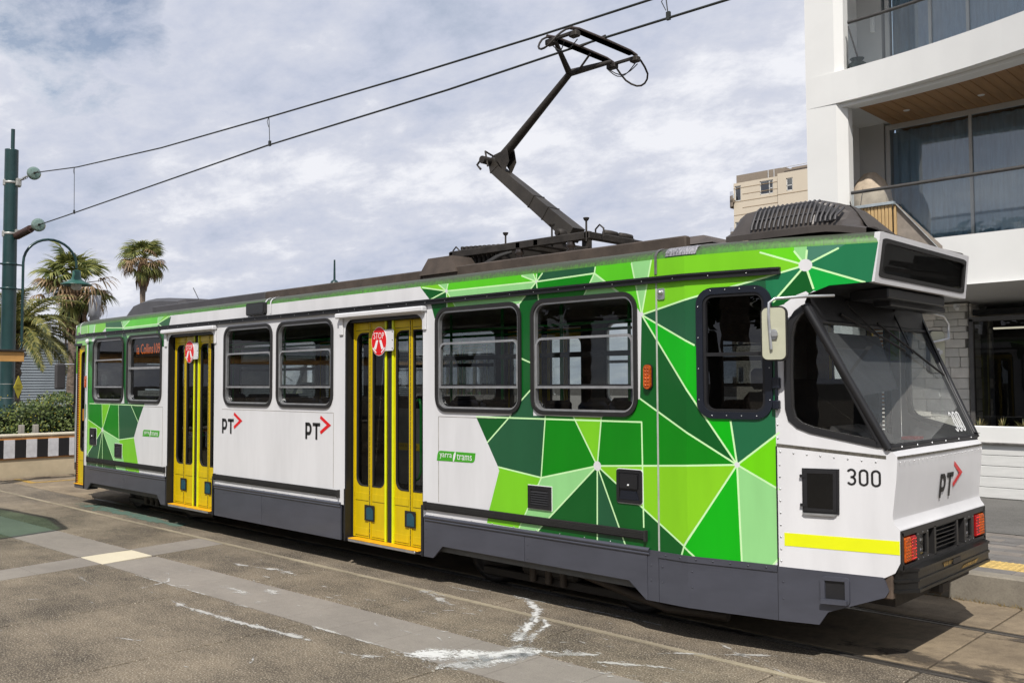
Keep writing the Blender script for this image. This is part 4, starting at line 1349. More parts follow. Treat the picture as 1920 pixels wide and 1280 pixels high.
mirror(None, [(0.27, 0.33, 2.665), (0.12, 0.13, 2.655), (-0.02, -0.02, 2.64), (-0.05, -0.05, 2.61), (-0.052, -0.052, 2.50), (-0.036, -0.052, 2.27)],
       ((-0.03, -0.015, 2.385), (1, 0.30, 0)), rot180, None)
mb = MB()
mb.tube([(-13.95, 0.35, 2.40), (-14.0, 0.16, 2.40)], 0.012, 8)
m = mb.build('mirror', ALU, tram, 'dark mirror sticking out at the far end of the tram')
mb = MB(); mb.box(-14.05, -13.97, 0.0, 0.18, 1.95, 2.42, 0, 0.03); mb.build('mirror_head', CHAR, m)
# white vertical pipe cover at the rear bend with round cap
mb = MB(); mb.tube([W(-12.52, 0.86, 0.012), W(-12.52, 2.72, 0.012)], 0.012, 6); mb.lathe([(0.0001, 0.05), (0.03, 0.035), (0.035, 0), (0.02, -0.03)], W(-12.52, 2.75, 0.02), 'z', 12)
mb.build('conduit', WHITE, tram)

# ---- small fittings on the near side
def lamp_marker(X, z):
    mb = MB()
    mb.prism(rrect(X - 0.040, X + 0.040, z - 0.105, z + 0.105, 0.038, 5), 0.0, 0.014, lambda u, v, d: W(u, v, d))
    m = mb.build('marker_lamp', GASK, tram)
    mb = MB()
    mb.prism(rrect(X - 0.033, X + 0.033, z - 0.098, z + 0.098, 0.032, 5), 0.012, 0.036, lambda u, v, d: W(u, v, d), 0)
    for k in range(6):
        for s in (-1, 1):
            p = W(X + s * 0.013, z - 0.07 + k * 0.028, 0.037); mb.lathe([(0.0001, -0.004), (0.008, -0.002), (0.009, 0.002)], p, 'y', 8, 0)
    mb.build('lens', ORANGE, m)
lamp_marker(-1.15, 2.08)
lamp_marker(-12.56, 2.08)
def vent(X0, X1, z0, z1):
    mb = MB(); po = [(X0, z0), (X1, z0), (X1, z1), (X0, z1)]
    f = lambda u, v, d: W(u, v, d)
    mb.prism(inset(po, -0.006), 0.0, 0.004, f, 1)
    mb.ring(po, inset(po, 0.034), 0.0, 0.016, f)
    mb.prism(inset(po, 0.03), 0.004, 0.006, f)
    v = mb.build('vent_grille', [BLACK, WINK], tram)
    n = 6; h = (z1 - z0 - 0.08) / n
    for k in range(n):
        z = z0 + 0.04 + k * h
        mb = MB(); mb.add([W(X0 + 0.035, z, 0.018), W(X1 - 0.035, z, 0.018), W(X1 - 0.035, z + h * 0.8, 0.007), W(X0 + 0.035, z + h * 0.8, 0.007)], [(0, 1, 2, 3)])
        mb.build('louvre', GASK, v)
vent(-2.49, -2.21, 0.905, 1.11)
vent(-11.405, -11.15, 0.895, 1.105)
def hatch(X0, X1, z0, z1):
    f = lambda u, v, d: W(u, v, d)
    po = rrect(X0, X1, z0, z1, 0.025, 4)
    mb = MB(); mb.prism(inset(po, -0.006), 0, 0.003, f, 1); mb.ring(po, inset(po, 0.028), 0, 0.012, f); mb.prism(inset(po, 0.025), 0.003, 0.005, f)
    h = mb.build('charging_hatch', [BLACK, WINK], tram)
    mb = MB(); mb.prism(rrect(X0 + 0.04, X1 - 0.04, z0 + 0.12, z1 - 0.035, 0.01, 2), 0.005, 0.022, f)
    mb.build('flap', BLACK, h)
    mb = MB(); mb.lathe([(0.0001, -0.012), (0.010, -0.008), (0.012, 0)], W((X0 + X1) / 2, (z0 + z1) / 2 + 0.01, 0.022), 'y', 8); mb.build('lock', ALU, h)
    mb = MB(); mb.prism([(X0 + 0.03, z0 + 0.03), (X1 - 0.03, z0 + 0.03), (X1 - 0.06, z0 + 0.10), (X0 + 0.05, z0 + 0.10)], 0.005, 0.014, f); mb.build('handle', MATS['blue_black_frame'], h)
hatch(-1.485, -1.225, 1.045, 1.32)
hatch(-12.40, -12.135, 1.045, 1.32)
# square cab hatch
mb = MB(); f = lambda u, v, d: W(u, v, d)
po = [(0.065, 1.085), (0.30, 1.080), (0.305, 1.405), (0.065, 1.405)]
mb.prism(po, 0.0, 0.010, f); mb.ring(inset(po, 0.012), inset(po, 0.035), 0.01, 0.020, f); mb.prism(inset(po, 0.034), 0.010, 0.016, f, 1)
mb.prism([(0.08, 1.068), (0.27, 1.066), (0.29, 1.080), (0.065, 1.083)], 0.0, 0.022, f, 2)
h = mb.build('equipment_box', [BLACK, mat('gloss_black_panel', (0.006, 0.006, 0.006), 0.18), ALU], tram)
for z in (1.13, 1.34):
    mb = MB(); mb.prism([(0.055, z), (0.095, z), (0.095, z + 0.02), (0.055, z + 0.02)], 0.018, 0.026, f); mb.build('hinge', BLACK, h)
# yellow safety band, side number, logos
mb = MB(); mb.prism([(-0.062, 0.834), (0.671, 0.818), (0.671, 0.914), (-0.062, 0.928)], 0.0005, 0.0025, f); mb.build('safety_band', YELT, tram)
mb = MB()
for k, ch in enumerate('300'):
    glyph(mb, ch, 0.350 + k * 0.077, 1.293 - k * 0.003, 0.062, 0.120, 0.0145, WF(0.003))
mb.build('fleet_number', INK, tram)
for X in (-8.045, -6.085):
    mb = MB(); pt_logo(mb, X, 1.385, 0.195, WF(0.003)); mb.build('emblem', [INK, RED], tram)
def operator_logo(X0, X1, z0, z1):
    mb = MB(); w = X1 - X0; h = z1 - z0
    po = [(X0, z0), (X1 - 0.05, z0 + 0.006)] + arc(X1 - 0.055, z0 + 0.045, 0.045, 0.040, -90, -10, 4) + [(X1, z1), (X0 + 0.06, z1)] + arc(X0 + 0.055, z1 - 0.045, 0.045, 0.045, 90, 170, 4)
    mb.prism(po, 0.0, 0.0025, f, 0)
    g = WF(0.0035)
    put_text(mb, 'yarra', X0 + 0.045, X0 + w * 0.40, z0 + 0.020, z1 - 0.022, g, 1)
    put_text(mb, 'trams', X0 + w * 0.53, X1 - 0.05, z0 + 0.024, z1 - 0.018, g, 1)
    cx = X0 + w * 0.465
    mb.add([g(cx - 0.018, z0 - 0.010), g(cx + 0.008, z0 + 0.03), g(cx + 0.022, z1 - 0.02), g(cx + 0.016, z1 + 0.006), g(cx - 0.012, z1 - 0.03), g(cx - 0.020, z0 + 0.03)], [(0, 1, 2, 3, 4, 5)], 1)
    mb.build('operator_logo', [mat('logo_green', rgb(60, 150, 30, 1.1), 0.4, 0, 0.02), WINK], tram)
operator_logo(-3.745, -3.185, 1.262, 1.362)
operator_logo(-10.43, -9.87, 1.255, 1.355)
# oval stop signs on white plates at the doors
def stop_sign(X):
    g = lambda u, v, d: (u, 0.045 - d, v)
    mb = MB(); mb.prism(rrect(X + 0.01, X + 0.245, 2.385, 2.615, 0.02, 3), 0.0, 0.004, g)
    for (u, v) in ((X + 0.225, 2.41), (X + 0.225, 2.50), (X + 0.225, 2.59)):
        mb.prism(oval(u, v, 0.006, 0.006, 8), 0.004, 0.007, g, 1)
    s = mb.build('stop_sign', [WHITE, BLACK], tram)
    mb = MB(); mb.prism(oval(X, 2.492, 0.132, 0.158, 36), 0.004, 0.008, g, 0); mb.prism(oval(X, 2.492, 0.127, 0.152, 36), 0.008, 0.010, g, 1)
    q = lambda u, v: (u, 0.0335, v)
    put_text(mb, 'STOP', X - 0.092, X + 0.092, 2.518, 2.588, q, 0)
    for s_ in (-1, 1):
        a = [(X + s_ * 0.008, 2.505), (X + s_ * 0.045, 2.505), (X + s_ * 0.085, 2.415), (X + s_ * 0.048, 2.40)]
        mb.add([q(*p) for p in a], [(0, 1, 2, 3)], 0)
        a = [(X + s_ * 0.060, 2.392), (X + s_ * 0.098, 2.428), (X + s_ * 0.106, 2.412), (X + s_ * 0.048, 2.362), (X + s_ * 0.040, 2.376)]
        mb.add([q(*p) for p in a], [(0, 1, 2, 3, 4)], 0)
    mb.build('sign_face', [WINK, RED], s)
stop_sign(-4.735)
stop_sign(-9.055)
# black boxed lamp above the first windows
mb = MB(); mb.prism(rrect(-7.385, -6.95, 2.905, 3.062, 0.03, 4), 0.0, 0.045, f); b_ = mb.build('side_lamp_box', GASK, tram)
mb = MB(); mb.prism(rrect(-7.365, -6.97, 2.922, 3.045, 0.025, 4), 0.045, 0.050, f); mb.build('lens', mat('dark_speckled_lens', (0.03, 0.03, 0.032), 0.3, var=0.4, vscale=80), b_)
mb = MB(); mb.prism(rrect(-1.055, -0.985, 2.70, 2.79, 0.012, 2), 0.0, 0.010, f); mb.lathe([(0.0001, -0.03), (0.018, -0.022), (0.02, 0)], W(-1.02, 2.755, 0.01), 'y', 10)
mb.build('roof_latch', ALU, tram)
mb = MB(); mb.tube([W(-0.085, 1.85, 0.03), W(-0.085, 2.2, 0.03)], 0.012, 8); mb.box(-0.115, -0.065, near(-0.09) - 0.05, near(-0.09), 1.83, 1.90, 0, 0.008)
mb.box(-0.12, -0.06, near(-0.09) - 0.045, near(-0.09), 1.98, 2.07, 0, 0.01)
mb.build('grab_handle', MATS['blue_black_frame'], tram)

# ---- interior
mb = MB(); mb.box(-13.2, -1.1, 0.20, 2.47, 0.80, 0.85); mb.build('floor_pan', FLOORM, tram)
mb = MB(); mb.box(-13.2, -0.85, 0.08, 2.59, 2.90, 2.93)
mb.box(-13.2, -1.1, 0.13, 0.45, 2.80, 2.90); mb.box(-13.2, -1.1, 2.22, 2.54, 2.80, 2.90)
mb.build('ceiling_panel', INTC, tram)
mb = MB(); mb.box(-13.1, -0.4, 0.25, 2.42, 0.30, 0.80); 
mb.build('underframe', mat('sooty_underframe', (0.015, 0.014, 0.013), 0.9), tram)
def seat(X, y, d):
    mb = MB(); mb.box(X - 0.22, X + 0.22, y - 0.42, y + 0.42, 1.22, 1.32, 0, 0.03)
    mb.box(X - d * 0.25 - 0.04, X - d * 0.25 + 0.04, y - 0.42, y - 0.02, 1.30, 1.86, 0, 0.035)
    mb.box(X - d * 0.25 - 0.04, X - d * 0.25 + 0.04, y + 0.02, y + 0.42, 1.30, 1.86, 0, 0.035)
    mb.box(X - 0.05, X + 0.05, y - 0.25, y + 0.25, 0.85, 1.22, 1)
    mb.build('passenger_seat', [SEATM, DARKM], tram)
for X in (-3.45, -2.55, -1.75, -7.7, -6.9, -6.1, -12.2, -11.4, -10.4):
    seat(X, 0.55, 1 if X > -6 else -1)
    seat(X, 2.15, -1)
for X in (-5.55, -3.75, -2.9, -2.05, -1.3, -8.05, -6.5, -9.75, -11.1):
    mb = MB(); mb.tube([(X, 0.95, 0.85), (X, 0.95, 2.9)], 0.017, 8); mb.build('grab_pole', GRNP, tram)
for X in (-5.45, -3.6, -7.1, -10.9, -2.4):
    mb = MB(); mb.tube([(X, 1.75, 0.85), (X, 1.75, 2.9)], 0.017, 8); mb.build('grab_pole', GRNP, tram)
mb = MB(); mb.tube([(-12.8, 0.85, 2.62), (-1.2, 0.85, 2.62)], 0.016, 8); mb.tube([(-12.8, 1.8, 2.62), (-1.2, 1.8, 2.62)], 0.016, 8)
mb.build('ceiling_rail', GRNP, tram)
for X in (-4.95, -4.33, -9.27, -8.62):
    mb = MB(); s = 1 if X in (-4.95, -9.27) else -1
    mb.tube([(X + 0.12 * s, 0.22, 1.85), (X + 0.17 * s, 0.22, 1.87), (X + 0.19 * s, 0.23, 1.80), (X + 0.19 * s, 0.24, 1.42), (X + 0.24 * s, 0.25, 1.30)] if s > 0 else
            [(X - 0.02, 0.22, 1.85), (X + 0.06, 0.22, 1.86), (X + 0.08, 0.22, 1.78), (X + 0.08, 0.22, 1.10), (X + 0.05, 0.22, 1.03), (X - 0.02, 0.22, 1.0)], 0.015, 8)
    mb.build('door_handrail', GRNP, tram)
for X in (-5.15, -9.45):
    mb = MB(); mb.box(X - 0.02, X + 0.5, 0.55, 0.58, 0.9, 1.75); mb.box(X - 0.02, X + 0.5, 0.545, 0.549, 1.28, 1.36, 1)
    put_text(mb, "Don't stand on the step", X, X + 0.46, 1.31, 1.345, lambda u, v: (u, 0.5435, v), 2)
    mb.build('step_screen', [mat('grey_screen', (0.16, 0.165, 0.17), 0.4), mat('yellow_notice', (0.5, 0.36, 0.02), 0.6), INK], tram)
# notices seen through the glass
mb = MB()
mb.box(-1.72, -1.50, 0.52, 0.53, 2.14, 2.30, 0); mb.box(-1.72, -1.50, 0.52, 0.53, 1.86, 2.139, 1)
put_text(mb, 'ki card?', -1.70, -1.60, 2.20, 2.235, lambda u, v: (u, 0.5175, v), 2)
mb.prism(oval(-1.545, 2.215, 0.022, 0.03, 16), 0.0, 0.003, lambda u, v, d: (u, 0.5195 - d, v), 3)
mb.box(-1.49, -1.28, 0.54, 0.56, 1.84, 2.30, 4)
mb.build('wall_notice', [mat('navy_poster', (0.01, 0.02, 0.10), 0.5), mat('grey_poster', (0.28, 0.30, 0.36), 0.6, var=0.2, vscale=40), WINK, mat('yellow_spot', (0.5, 0.45, 0.03), 0.5), mat('chequer_plate', (0.25, 0.25, 0.25), 0.4, 0.7, 0.5, 60)], tram)
mb = MB()
mb.box(-10.88, -10.02, 0.075, 0.10, 2.46, 2.70, 0)
vs, fs = text_tris('ia Collins109')
put_text(mb, 'ia Collins109', -10.84, -10.05, 2.50, 2.655, lambda u, v: (u, 0.0725, v), 1)
mb.build('side_display', [mat('display_black', (0.012, 0.011, 0.010), 0.6), mat('amber_led', (0.6, 0.12, 0.01), 0.5, 0, 0, emit=(1.0, 0.19, 0.02), estr=0.5)], tram)
mb = MB(); mb.box(-12.18, -11.98, 0.08, 0.083, 2.0, 2.2); mb.box(-10.8, -10.0, 0.08, 0.083, 1.86, 1.94)
put_text(mb, 'Hop on adding the money', -10.6, -10.1, 1.88, 1.915, lambda u, v: (2 * -10.35 - u, 0.0785, v), 1)
mb.build('window_notice', [mat('pale_notice', (0.33, 0.34, 0.33), 0.6, var=0.25, vscale=30), INK], tram)

# ---- roof equipment
for y in (0.36, 2.23):
    for xa, xb, mt in ((-10.95, -7.61, CHAR), (-7.60, -4.41, BROWN), (-4.40, -1.02, BROWN)):
        mb = MB(); mb.box(xa, xb, y, y + 0.08, 3.15, 3.262, 0, 0.012); mb.build('roof_rail', mt, tram)
mb = MB(); v = [(-1.55, 0.42), (-0.80, 0.42), (-0.80, 2.25), (-1.55, 2.25)]
mb.add([(*p, 3.19) for p in v] + [(-1.3, 0.8, 3.325), (-1.12, 0.8, 3.325), (-1.12, 1.87, 3.325), (-1.3, 1.87, 3.325)],
       [(0, 1, 5, 4), (1, 2, 6, 5), (2, 3, 7, 6), (3, 0, 4, 7), (4, 5, 6, 7)])
mb.build('roof_cowl', BROWN, tram)
mb = MB(); mb.add([(-4.42, 0.33, 3.2), (-3.82, 0.33, 3.2), (-3.82, 0.72, 3.2), (-4.42, 0.72, 3.2), (-4.32, 0.38, 3.385), (-3.93, 0.38, 3.385), (-3.93, 0.66, 3.385), (-4.32, 0.66, 3.385)],
             [(0, 1, 5, 4), (1, 2, 6, 5), (2, 3, 7, 6), (3, 0, 4, 7), (4, 5, 6, 7)])
mb.build('roof_pod', BROWN, tram)
# rear ventilator
mb = MB(); SECT = [(-12.58, 3.16), (-12.50, 3.30), (-12.32, 3.42), (-12.05, 3.465), (-11.75, 3.475), (-11.3, 3.455), (-10.72, 3.40), (-10.66, 3.30), (-10.62, 3.16)]
mb.grid([[(x, 0.62, 3.16) for x, z in SECT], [(x, 0.66, 3.16 + (z - 3.16) * 0.8) for x, z in SECT], [(x, 0.80, z) for x, z in SECT], [(x, 1.335, z + 0.02) for x, z in SECT], [(x, 1.87, z) for x, z in SECT], [(x, 2.0, 3.16 + (z - 3.16) * .8) for x, z in SECT], [(x, 2.05, 3.16) for x, z in SECT]], 0, False)
vt = mb.build('roof_ventilator', CHAR, tram)
mb = MB(); mb.add([(-11.9, 0.655, 3.27), (-10.9, 0.655, 3.26), (-10.9, 0.70, 3.36), (-11.9, 0.70, 3.40)], [(0, 1, 2, 3)]); mb.build('intake', BLACK, vt)
# air conditioner
mb = MB()
ACX = [(-0.68, -0.01), (-0.66, 0.10), (-0.62, 0.20), (-0.56, 0.245), (-0.40, 0.262), (-0.15, 0.272), (0.03, 0.262), (0.16, 0.225), (0.26, 0.165), (0.35, 0.095), (0.43, 0.02), (0.44, -0.03)]
ACY = [(0.43, -0.03), (0.43, 0.02), (0.455, 0.03), (0.50, 0.42), (0.56, 0.86), (0.66, 0.97), (0.95, 1.02), (1.335, 1.05)]
ACY = ACY[:-1] + [(1.02, 1.03)] + [(1.98 - a, b) for a, b in ACY[:-1][::-1]]
def acp(x, hz_, y, k):
    base = 3.195 if x < 0.2 else 3.195 - (x - 0.2) * 0.2
    tap = max(0.0, (x - 0.05)) * 0.45
    yy = y + (tap if y < 1.0 else (-tap * 2.6 if y > 1.0 else 0)) * (0.5 if k <= 0.03 else 1)
    return (x, yy, base + (k if k <= 0.03 else 0.03 + max(hz_ - 0.03, 0) * k))
mb.grid([[acp(x, h_, y, k) for x, h_ in ACX] for y, k in ACY], 0, False)
ac = mb.build('air_conditioner', mat('dark_bronze_shroud', (0.070, 0.060, 0.054), 0.42, 0.1, 0.12, 4), tram)
mb = MB()
mb.add([(-0.47, 0.462, 3.245), (0.19, 0.485, 3.245), (0.24, 0.54, 3.33), (0.02, 0.548, 3.425), (-0.44, 0.546, 3.425)], [(0, 1, 2, 3, 4)])
mb.build('grille_recess', BLACK, ac)
for k in range(19):
    x = -0.46 + k * 0.0385
    top = 3.43 if x < 0.03 else 3.43 - (x - 0.03) * 0.42
    mb = MB(); mb.tube([(x, 0.450, 3.245), (x, 0.462, 3.28), (x + 0.004, 0.530, top - 0.03), (x + 0.006, 0.60, top + 0.012)], 0.0105, 6)
    mb.build('grille_bar', CHAR, ac)
mb = MB(); mb.tube([(-0.47, 0.490, 3.33), (0.14, 0.50, 3.33)], 0.006, 5); mb.build('grille_rail', CHAR, ac)
# antennas
mb = MB(); mb.tube([(-7.41, 1.335, 3.24), (-7.41, 1.335, 3.76)], [0.02, 0.012], 8); mb.lathe([(0.06, 0), (0.05, 0.03), (0.02, 0.05)], (-7.41, 1.335, 3.43), 'z', 10)
mb.build('antenna', POLEG, tram)
mb = MB(); mb.tube([(-10.50, 1.0, 3.22), (-10.86, 1.0, 3.60)], 0.007, 6); mb.build('antenna', CHAR, tram)

# pantograph
MB_ = MB
mb = MB()
Y0 = 1.335
for y in (0.75, 1.92):
    mb.box(-4.35, -2.35, y - 0.03, y + 0.03, 3.42, 3.50, 0, 0.008)
for x in (-4.33, -3.3, -3.05, -2.38):
    mb.box(x - 0.035, x + 0.035, 0.72, 1.95, 3.425, 3.495, 0, 0.008)
panto = mb.build('pantograph', DARKM, tram, 'raised single arm pantograph pressed against the contact wire')
for x, y in ((-4.2, 0.75), (-2.6, 0.75), (-3.3, 0.75), (-4.2, 1.92), (-2.6, 1.92)):
    mb = MB(); mb.lathe([(0.05, 0), (0.05, 0.03), (0.03, 0.05), (0.055, 0.07), (0.03, 0.09), (0.055, 0.11), (0.03, 0.13), (0.055, 0.15), (0.04, 0.18), (0.04, 0.2)], (x, y, 3.22), 'z', 12)
    mb.build('insulator', mat('dark_ceramic', (0.03, 0.022, 0.018), 0.25), panto)
mb = MB(); mb.box(-4.85, -4.30, 0.70, 1.95, 3.20, 3.46, 0, 0.10)
mb.box(-3.75, -3.45, 0.95, 1.5, 3.25, 3.38, 0, 0.03)
for k in range(9):
    mb.box(-4.26 + k * 0.07, -4.22 + k * 0.07, 0.80, 1.85, 3.24, 3.555 - 0.004 * k, 0, 0.008)
mb.build('drive_unit', DARKM, panto)
mb = MB(); 
for (x, y) in ((-3.05, 1.12), (-3.05, 1.55)):
    mb.lathe([(0.001, -0.05), (0.045, -0.045), (0.05, 0), (0.045, 0.045), (0.001, 0.05)], (x, y, 3.60), 'y', 14)
    mb.box(x - 0.05, x + 0.05, y - 0.025, y + 0.025, 3.49, 3.60)
mb.tube([(-3.05, 1.05, 3.60), (-3.05, 1.62, 3.60)], 0.03, 10)
mb.build('pivot', DARKM, panto)
mb = MB()
for (x, y) in ((-2.42, 1.15), (-2.42, 1.40)):
    mb.lathe([(0.001, -0.10), (0.032, -0.095), (0.036, 0), (0.032, 0.095), (0.001, 0.10)], (x, y, 3.525), 'y', 12); mb.box(x - 0.04, x + 0.04, y - 0.1, y + 0.1, 3.44, 3.51)
mb.build('damper', DARKM, panto)
def beam(mb, a, b, w0, h0, w1, h1, mi=0):
    a = Vector(a); b = Vector(b); d = (b - a).normalized(); s = Vector((0, 1, 0)); u = d.cross(s).normalized()
    vs = []
    for p, w, h in ((a, w0, h0), (b, w1, h1)):
        for i, j in ((-1, -1), (1, -1), (1, 1), (-1, 1)):
            vs.append(p + s * w / 2 * i + u * h / 2 * j)
    mb.add(vs, [(0, 1, 2, 3), (4, 5, 6, 7), (0, 1, 5, 4), (1, 2, 6, 5), (2, 3, 7, 6), (3, 0, 4, 7)], mi)
mb = MB()
beam(mb, (-3.03, Y0, 3.60), (-4.20, Y0, 4.50), 0.20, 0.17, 0.13, 0.12)
beam(mb, (-4.19, Y0, 4.49), (-4.27, Y0, 4.63), 0.14, 0.14, 0.10, 0.08)
for t in (0.30, 0.48):
    p = Vector((-3.03, Y0, 3.60)).lerp(Vector((-4.20, Y0, 4.50)), t)
    q = p + (Vector((-4.20, Y0, 4.50)) - Vector((-3.03, Y0, 3.60))).normalized() * 0.012
    beam(mb, p, q, 0.20 - 0.07 * t + 0.012, 0.17 - 0.05 * t + 0.012, 0.20 - 0.07 * t + 0.012, 0.17 - 0.05 * t + 0.012)
mb.build('lower_arm', mat('olive_brown_arm', (0.050, 0.043, 0.035), 0.55, 0.2, 0.2, 4), panto)
mb = MB()
mb.tube([(-4.22, Y0, 4.56), (-3.95, Y0, 4.75), (-3.10, Y0, 5.36)], [0.062, 0.052, 0.036], 12)
mb.build('upper_arm', DARKM, panto)
mb = MB()
mb.tube([(-4.27, 1.15, 4.60), (-4.27, 1.52, 4.60)], 0.045, 10)
mb.add([(-4.20, Y0 - 0.06, 4.66), (-3.98, Y0 - 0.06, 4.70), (-3.95, Y0 - 0.06, 4.55), (-4.03, Y0 - 0.06, 4.43)], [(0, 1, 2, 3)])
mb.add([(-4.20, Y0 + 0.06, 4.66), (-3.98, Y0 + 0.06, 4.70), (-3.95, Y0 + 0.06, 4.55), (-4.03, Y0 + 0.06, 4.43)], [(0, 1, 2, 3)])
mb.tube([(-4.27, 1.28, 4.60), (-4.40, 1.28, 4.66), (-4.50, 1.30, 4.60), (-4.44, 1.30, 4.54)], 0.014, 6)
mb.tube([(-4.30, 1.45, 4.66), (-4.26, 1.20, 4.70), (-4.22, 1.20, 4.52)], 0.012, 6)
mb.build('knee_joint', DARKM, panto)
AP = Vector((-3.10, Y0, 5.37))
mb = MB(); L1 = (-2.94, 0.93, 5.56); L2 = (-2.90, 1.80, 5.56)
mb.tube([AP, L1], [0.036, 0.022], 10); mb.tube([AP, L2], [0.040, 0.024], 10)
mb.tube([AP + Vector((0.05, 0.06, 0.0)), (-2.86, 1.40, 5.54)], 0.012, 6)
mb.build('fork', DARKM, panto)
def strip(X, y0, y1):
    P = [(X, y0, 5.585), (X, y0 + 0.12, 5.605), (X, Y0, 5.612), (X, y1 - 0.12, 5.605), (X, y1, 5.585)]
    mb = MB(); mb.tube(P, 0.020, 8)
    for k in range(3): mb.box(X - 0.025, X + 0.025, y0 + 0.1, y1 - 0.1, 5.565, 5.590)
    mb.build('contact_strip', mat('brown_carbon_strip', (0.06, 0.042, 0.035), 0.5), panto)
strip(-2.94, 0.80, 1.90); strip(-2.62, 0.80, 1.90)
for y, s in ((0.84, -1), (1.86, 1)):
    mb = MB(); mb.box(-2.98, -2.58, y - 0.02, y + 0.02, 5.54, 5.565); mb.box(-2.98, -2.86, y - 0.04, y + 0.04, 5.50, 5.56, 0, 0.01); mb.box(-2.66, -2.56, y - 0.04, y + 0.04, 5.50, 5.56, 0, 0.01)
    mb.build('strip_carrier', DARKM, panto)
mb = MB(); mb.tube([(-2.98, 1.30, 5.60), (-2.86, 1.33, 5.625), (-2.62, 1.36, 5.66)], 0.012, 6)
mb.build('skid_bar', DARKM, panto)
for y0, s in ((0.82, -1), (1.88, 1)):
    mb = MB()
    P = [(-2.62, y0, 5.588), (-2.62, y0 + s * 0.10, 5.55), (-2.63, y0 + s * 0.24, 5.44), (-2.70, y0 + s * 0.28, 5.36), (-2.80, y0 + s * 0.27, 5.35), (-2.90, y0 + s * 0.20, 5.42), (-2.94, y0 + s * 0.10, 5.53), (-2.94, y0, 5.585)]
    # smooth the horn
    Q = []
    for i in range(len(P) - 1):
        for t in (0, 0.5):
            a = Vector(P[max(i - 1, 0)]); b = Vector(P[i]); c = Vector(P[i + 1]); d = Vector(P[min(i + 2, len(P) - 1)])
            Q.append(0.5 * ((2 * b) + (c - a) * t + (2 * a - 5 * b + 4 * c - d) * t * t + (3 * b - a - 3 * c + d) * t ** 3))
    Q.append(Vector(P[-1]))
    mb.tube(Q, 0.011, 8); mb.build('horn', DARKM, panto)
mb = MB()
for (a, b, sag) in (((-2.94, 0.86, 5.52), (-2.62, 0.90, 5.50), 0.10), ((-2.95, 1.80, 5.50), (-2.62, 1.88, 5.50), 0.12), ((-2.95, 1.83, 5.50), (-2.62, 1.92, 5.50), 0.09), ((-2.96, 0.95, 5.50), (-2.80, 0.9, 5.52), 0.07)):
    mb = MB(); mb.tube([Vector(a).lerp(Vector(b), t / 8) - Vector((0, 0, sag * sin(pi * t / 8))) for t in range(9)], 0.006, 5)
    mb.build('jumper_lead', BLACK, panto)

mb = MB()
for dx in (0, 0.05):
    mb.tube([(-3.45 + dx, 0.74, 3.40), (-3.55 + dx, 0.66, 3.36), (-3.75 + dx, 0.60, 3.26), (-4.1 + dx, 0.56, 3.23), (-4.5 + dx, 0.55, 3.23)], 0.018, 8)
mb.build('power_cable', RUB, panto)
for x, y in ((-3.55, 0.80), (-2.85, 0.75), (-2.38, 0.72)):
    mb = MB(); mb.tube([(x, y, 3.40), (x, y, 3.60)], 0.010, 6); mb.lathe([(0.018, 0), (0.03, 0.02), (0.03, 0.03)], (x, y, 3.60), 'z', 10); mb.build('drain_cup', DARKM, panto)
for x in (-4.38, -2.32):
    mb = MB(); mb.tube([(x - 0.05, 0.85, 3.45), (x - 0.05, 0.85, 3.53), (x, 0.85, 3.57), (x + 0.05, 0.85, 3.53), (x + 0.05, 0.85, 3.45)], 0.009, 6); mb.build('lifting_ring', DARKM, panto)

# ---- bogies and wheels
def bogie(Xc):
    mb = MB()
    for y in (0.42, 2.19):
        mb.box(Xc - 1.25, Xc + 1.25, y - 0.03, y + 0.09, 0.36, 0.50, 0, 0.02)
        mb.box(Xc - 0.35, Xc + 0.35, y - 0.05, y + 0.09, 0.20, 0.42, 0, 0.03)
        for dx in (-0.18, 0.02, 0.2):
            mb.tube([(Xc + dx, y - 0.05, 0.15), (Xc + dx, y - 0.05, 0.40)], 0.035, 8, 1)
        mb.box(Xc - 0.9, Xc + 1.25, y - 0.02, y + 0.05, 0.12, 0.20, 0, 0.01)
        mb.tube([(Xc + 0.4, y - 0.04, 0.30), (Xc + 1.35, y - 0.04, 0.14), (Xc + 1.9, y, 0.16)], 0.04, 8, 1)
    mb.box(Xc - 1.0, Xc + 1.0, 0.55, 2.1, 0.30, 0.45)
    b = mb.build('bogie', [mat('oily_black_iron', (0.022, 0.019, 0.016), 0.7, 0.2), mat('oily_brown_iron', (0.05, 0.038, 0.028), 0.7)], tram)
    for dx in (-0.92, 0.92):
        for y, s in ((0.56, 1), (1.98, 1)):
            mb = MB(); mb.lathe([(0.04, -0.01), (0.10, -0.01), (0.12, 0.02), (0.26, 0.03), (0.27, 0.0), (0.33, 0.0), (0.33, 0.10), (0.355, 0.105), (0.355, 0.13), (0.04, 0.13)], (Xc + dx, y, 0.335), 'y', 28)
            w = mb.build('wheel', mat('dull_wheel_iron', (0.035, 0.032, 0.030), 0.6, 0.4), b)
bogie(-2.6); bogie(-10.9)

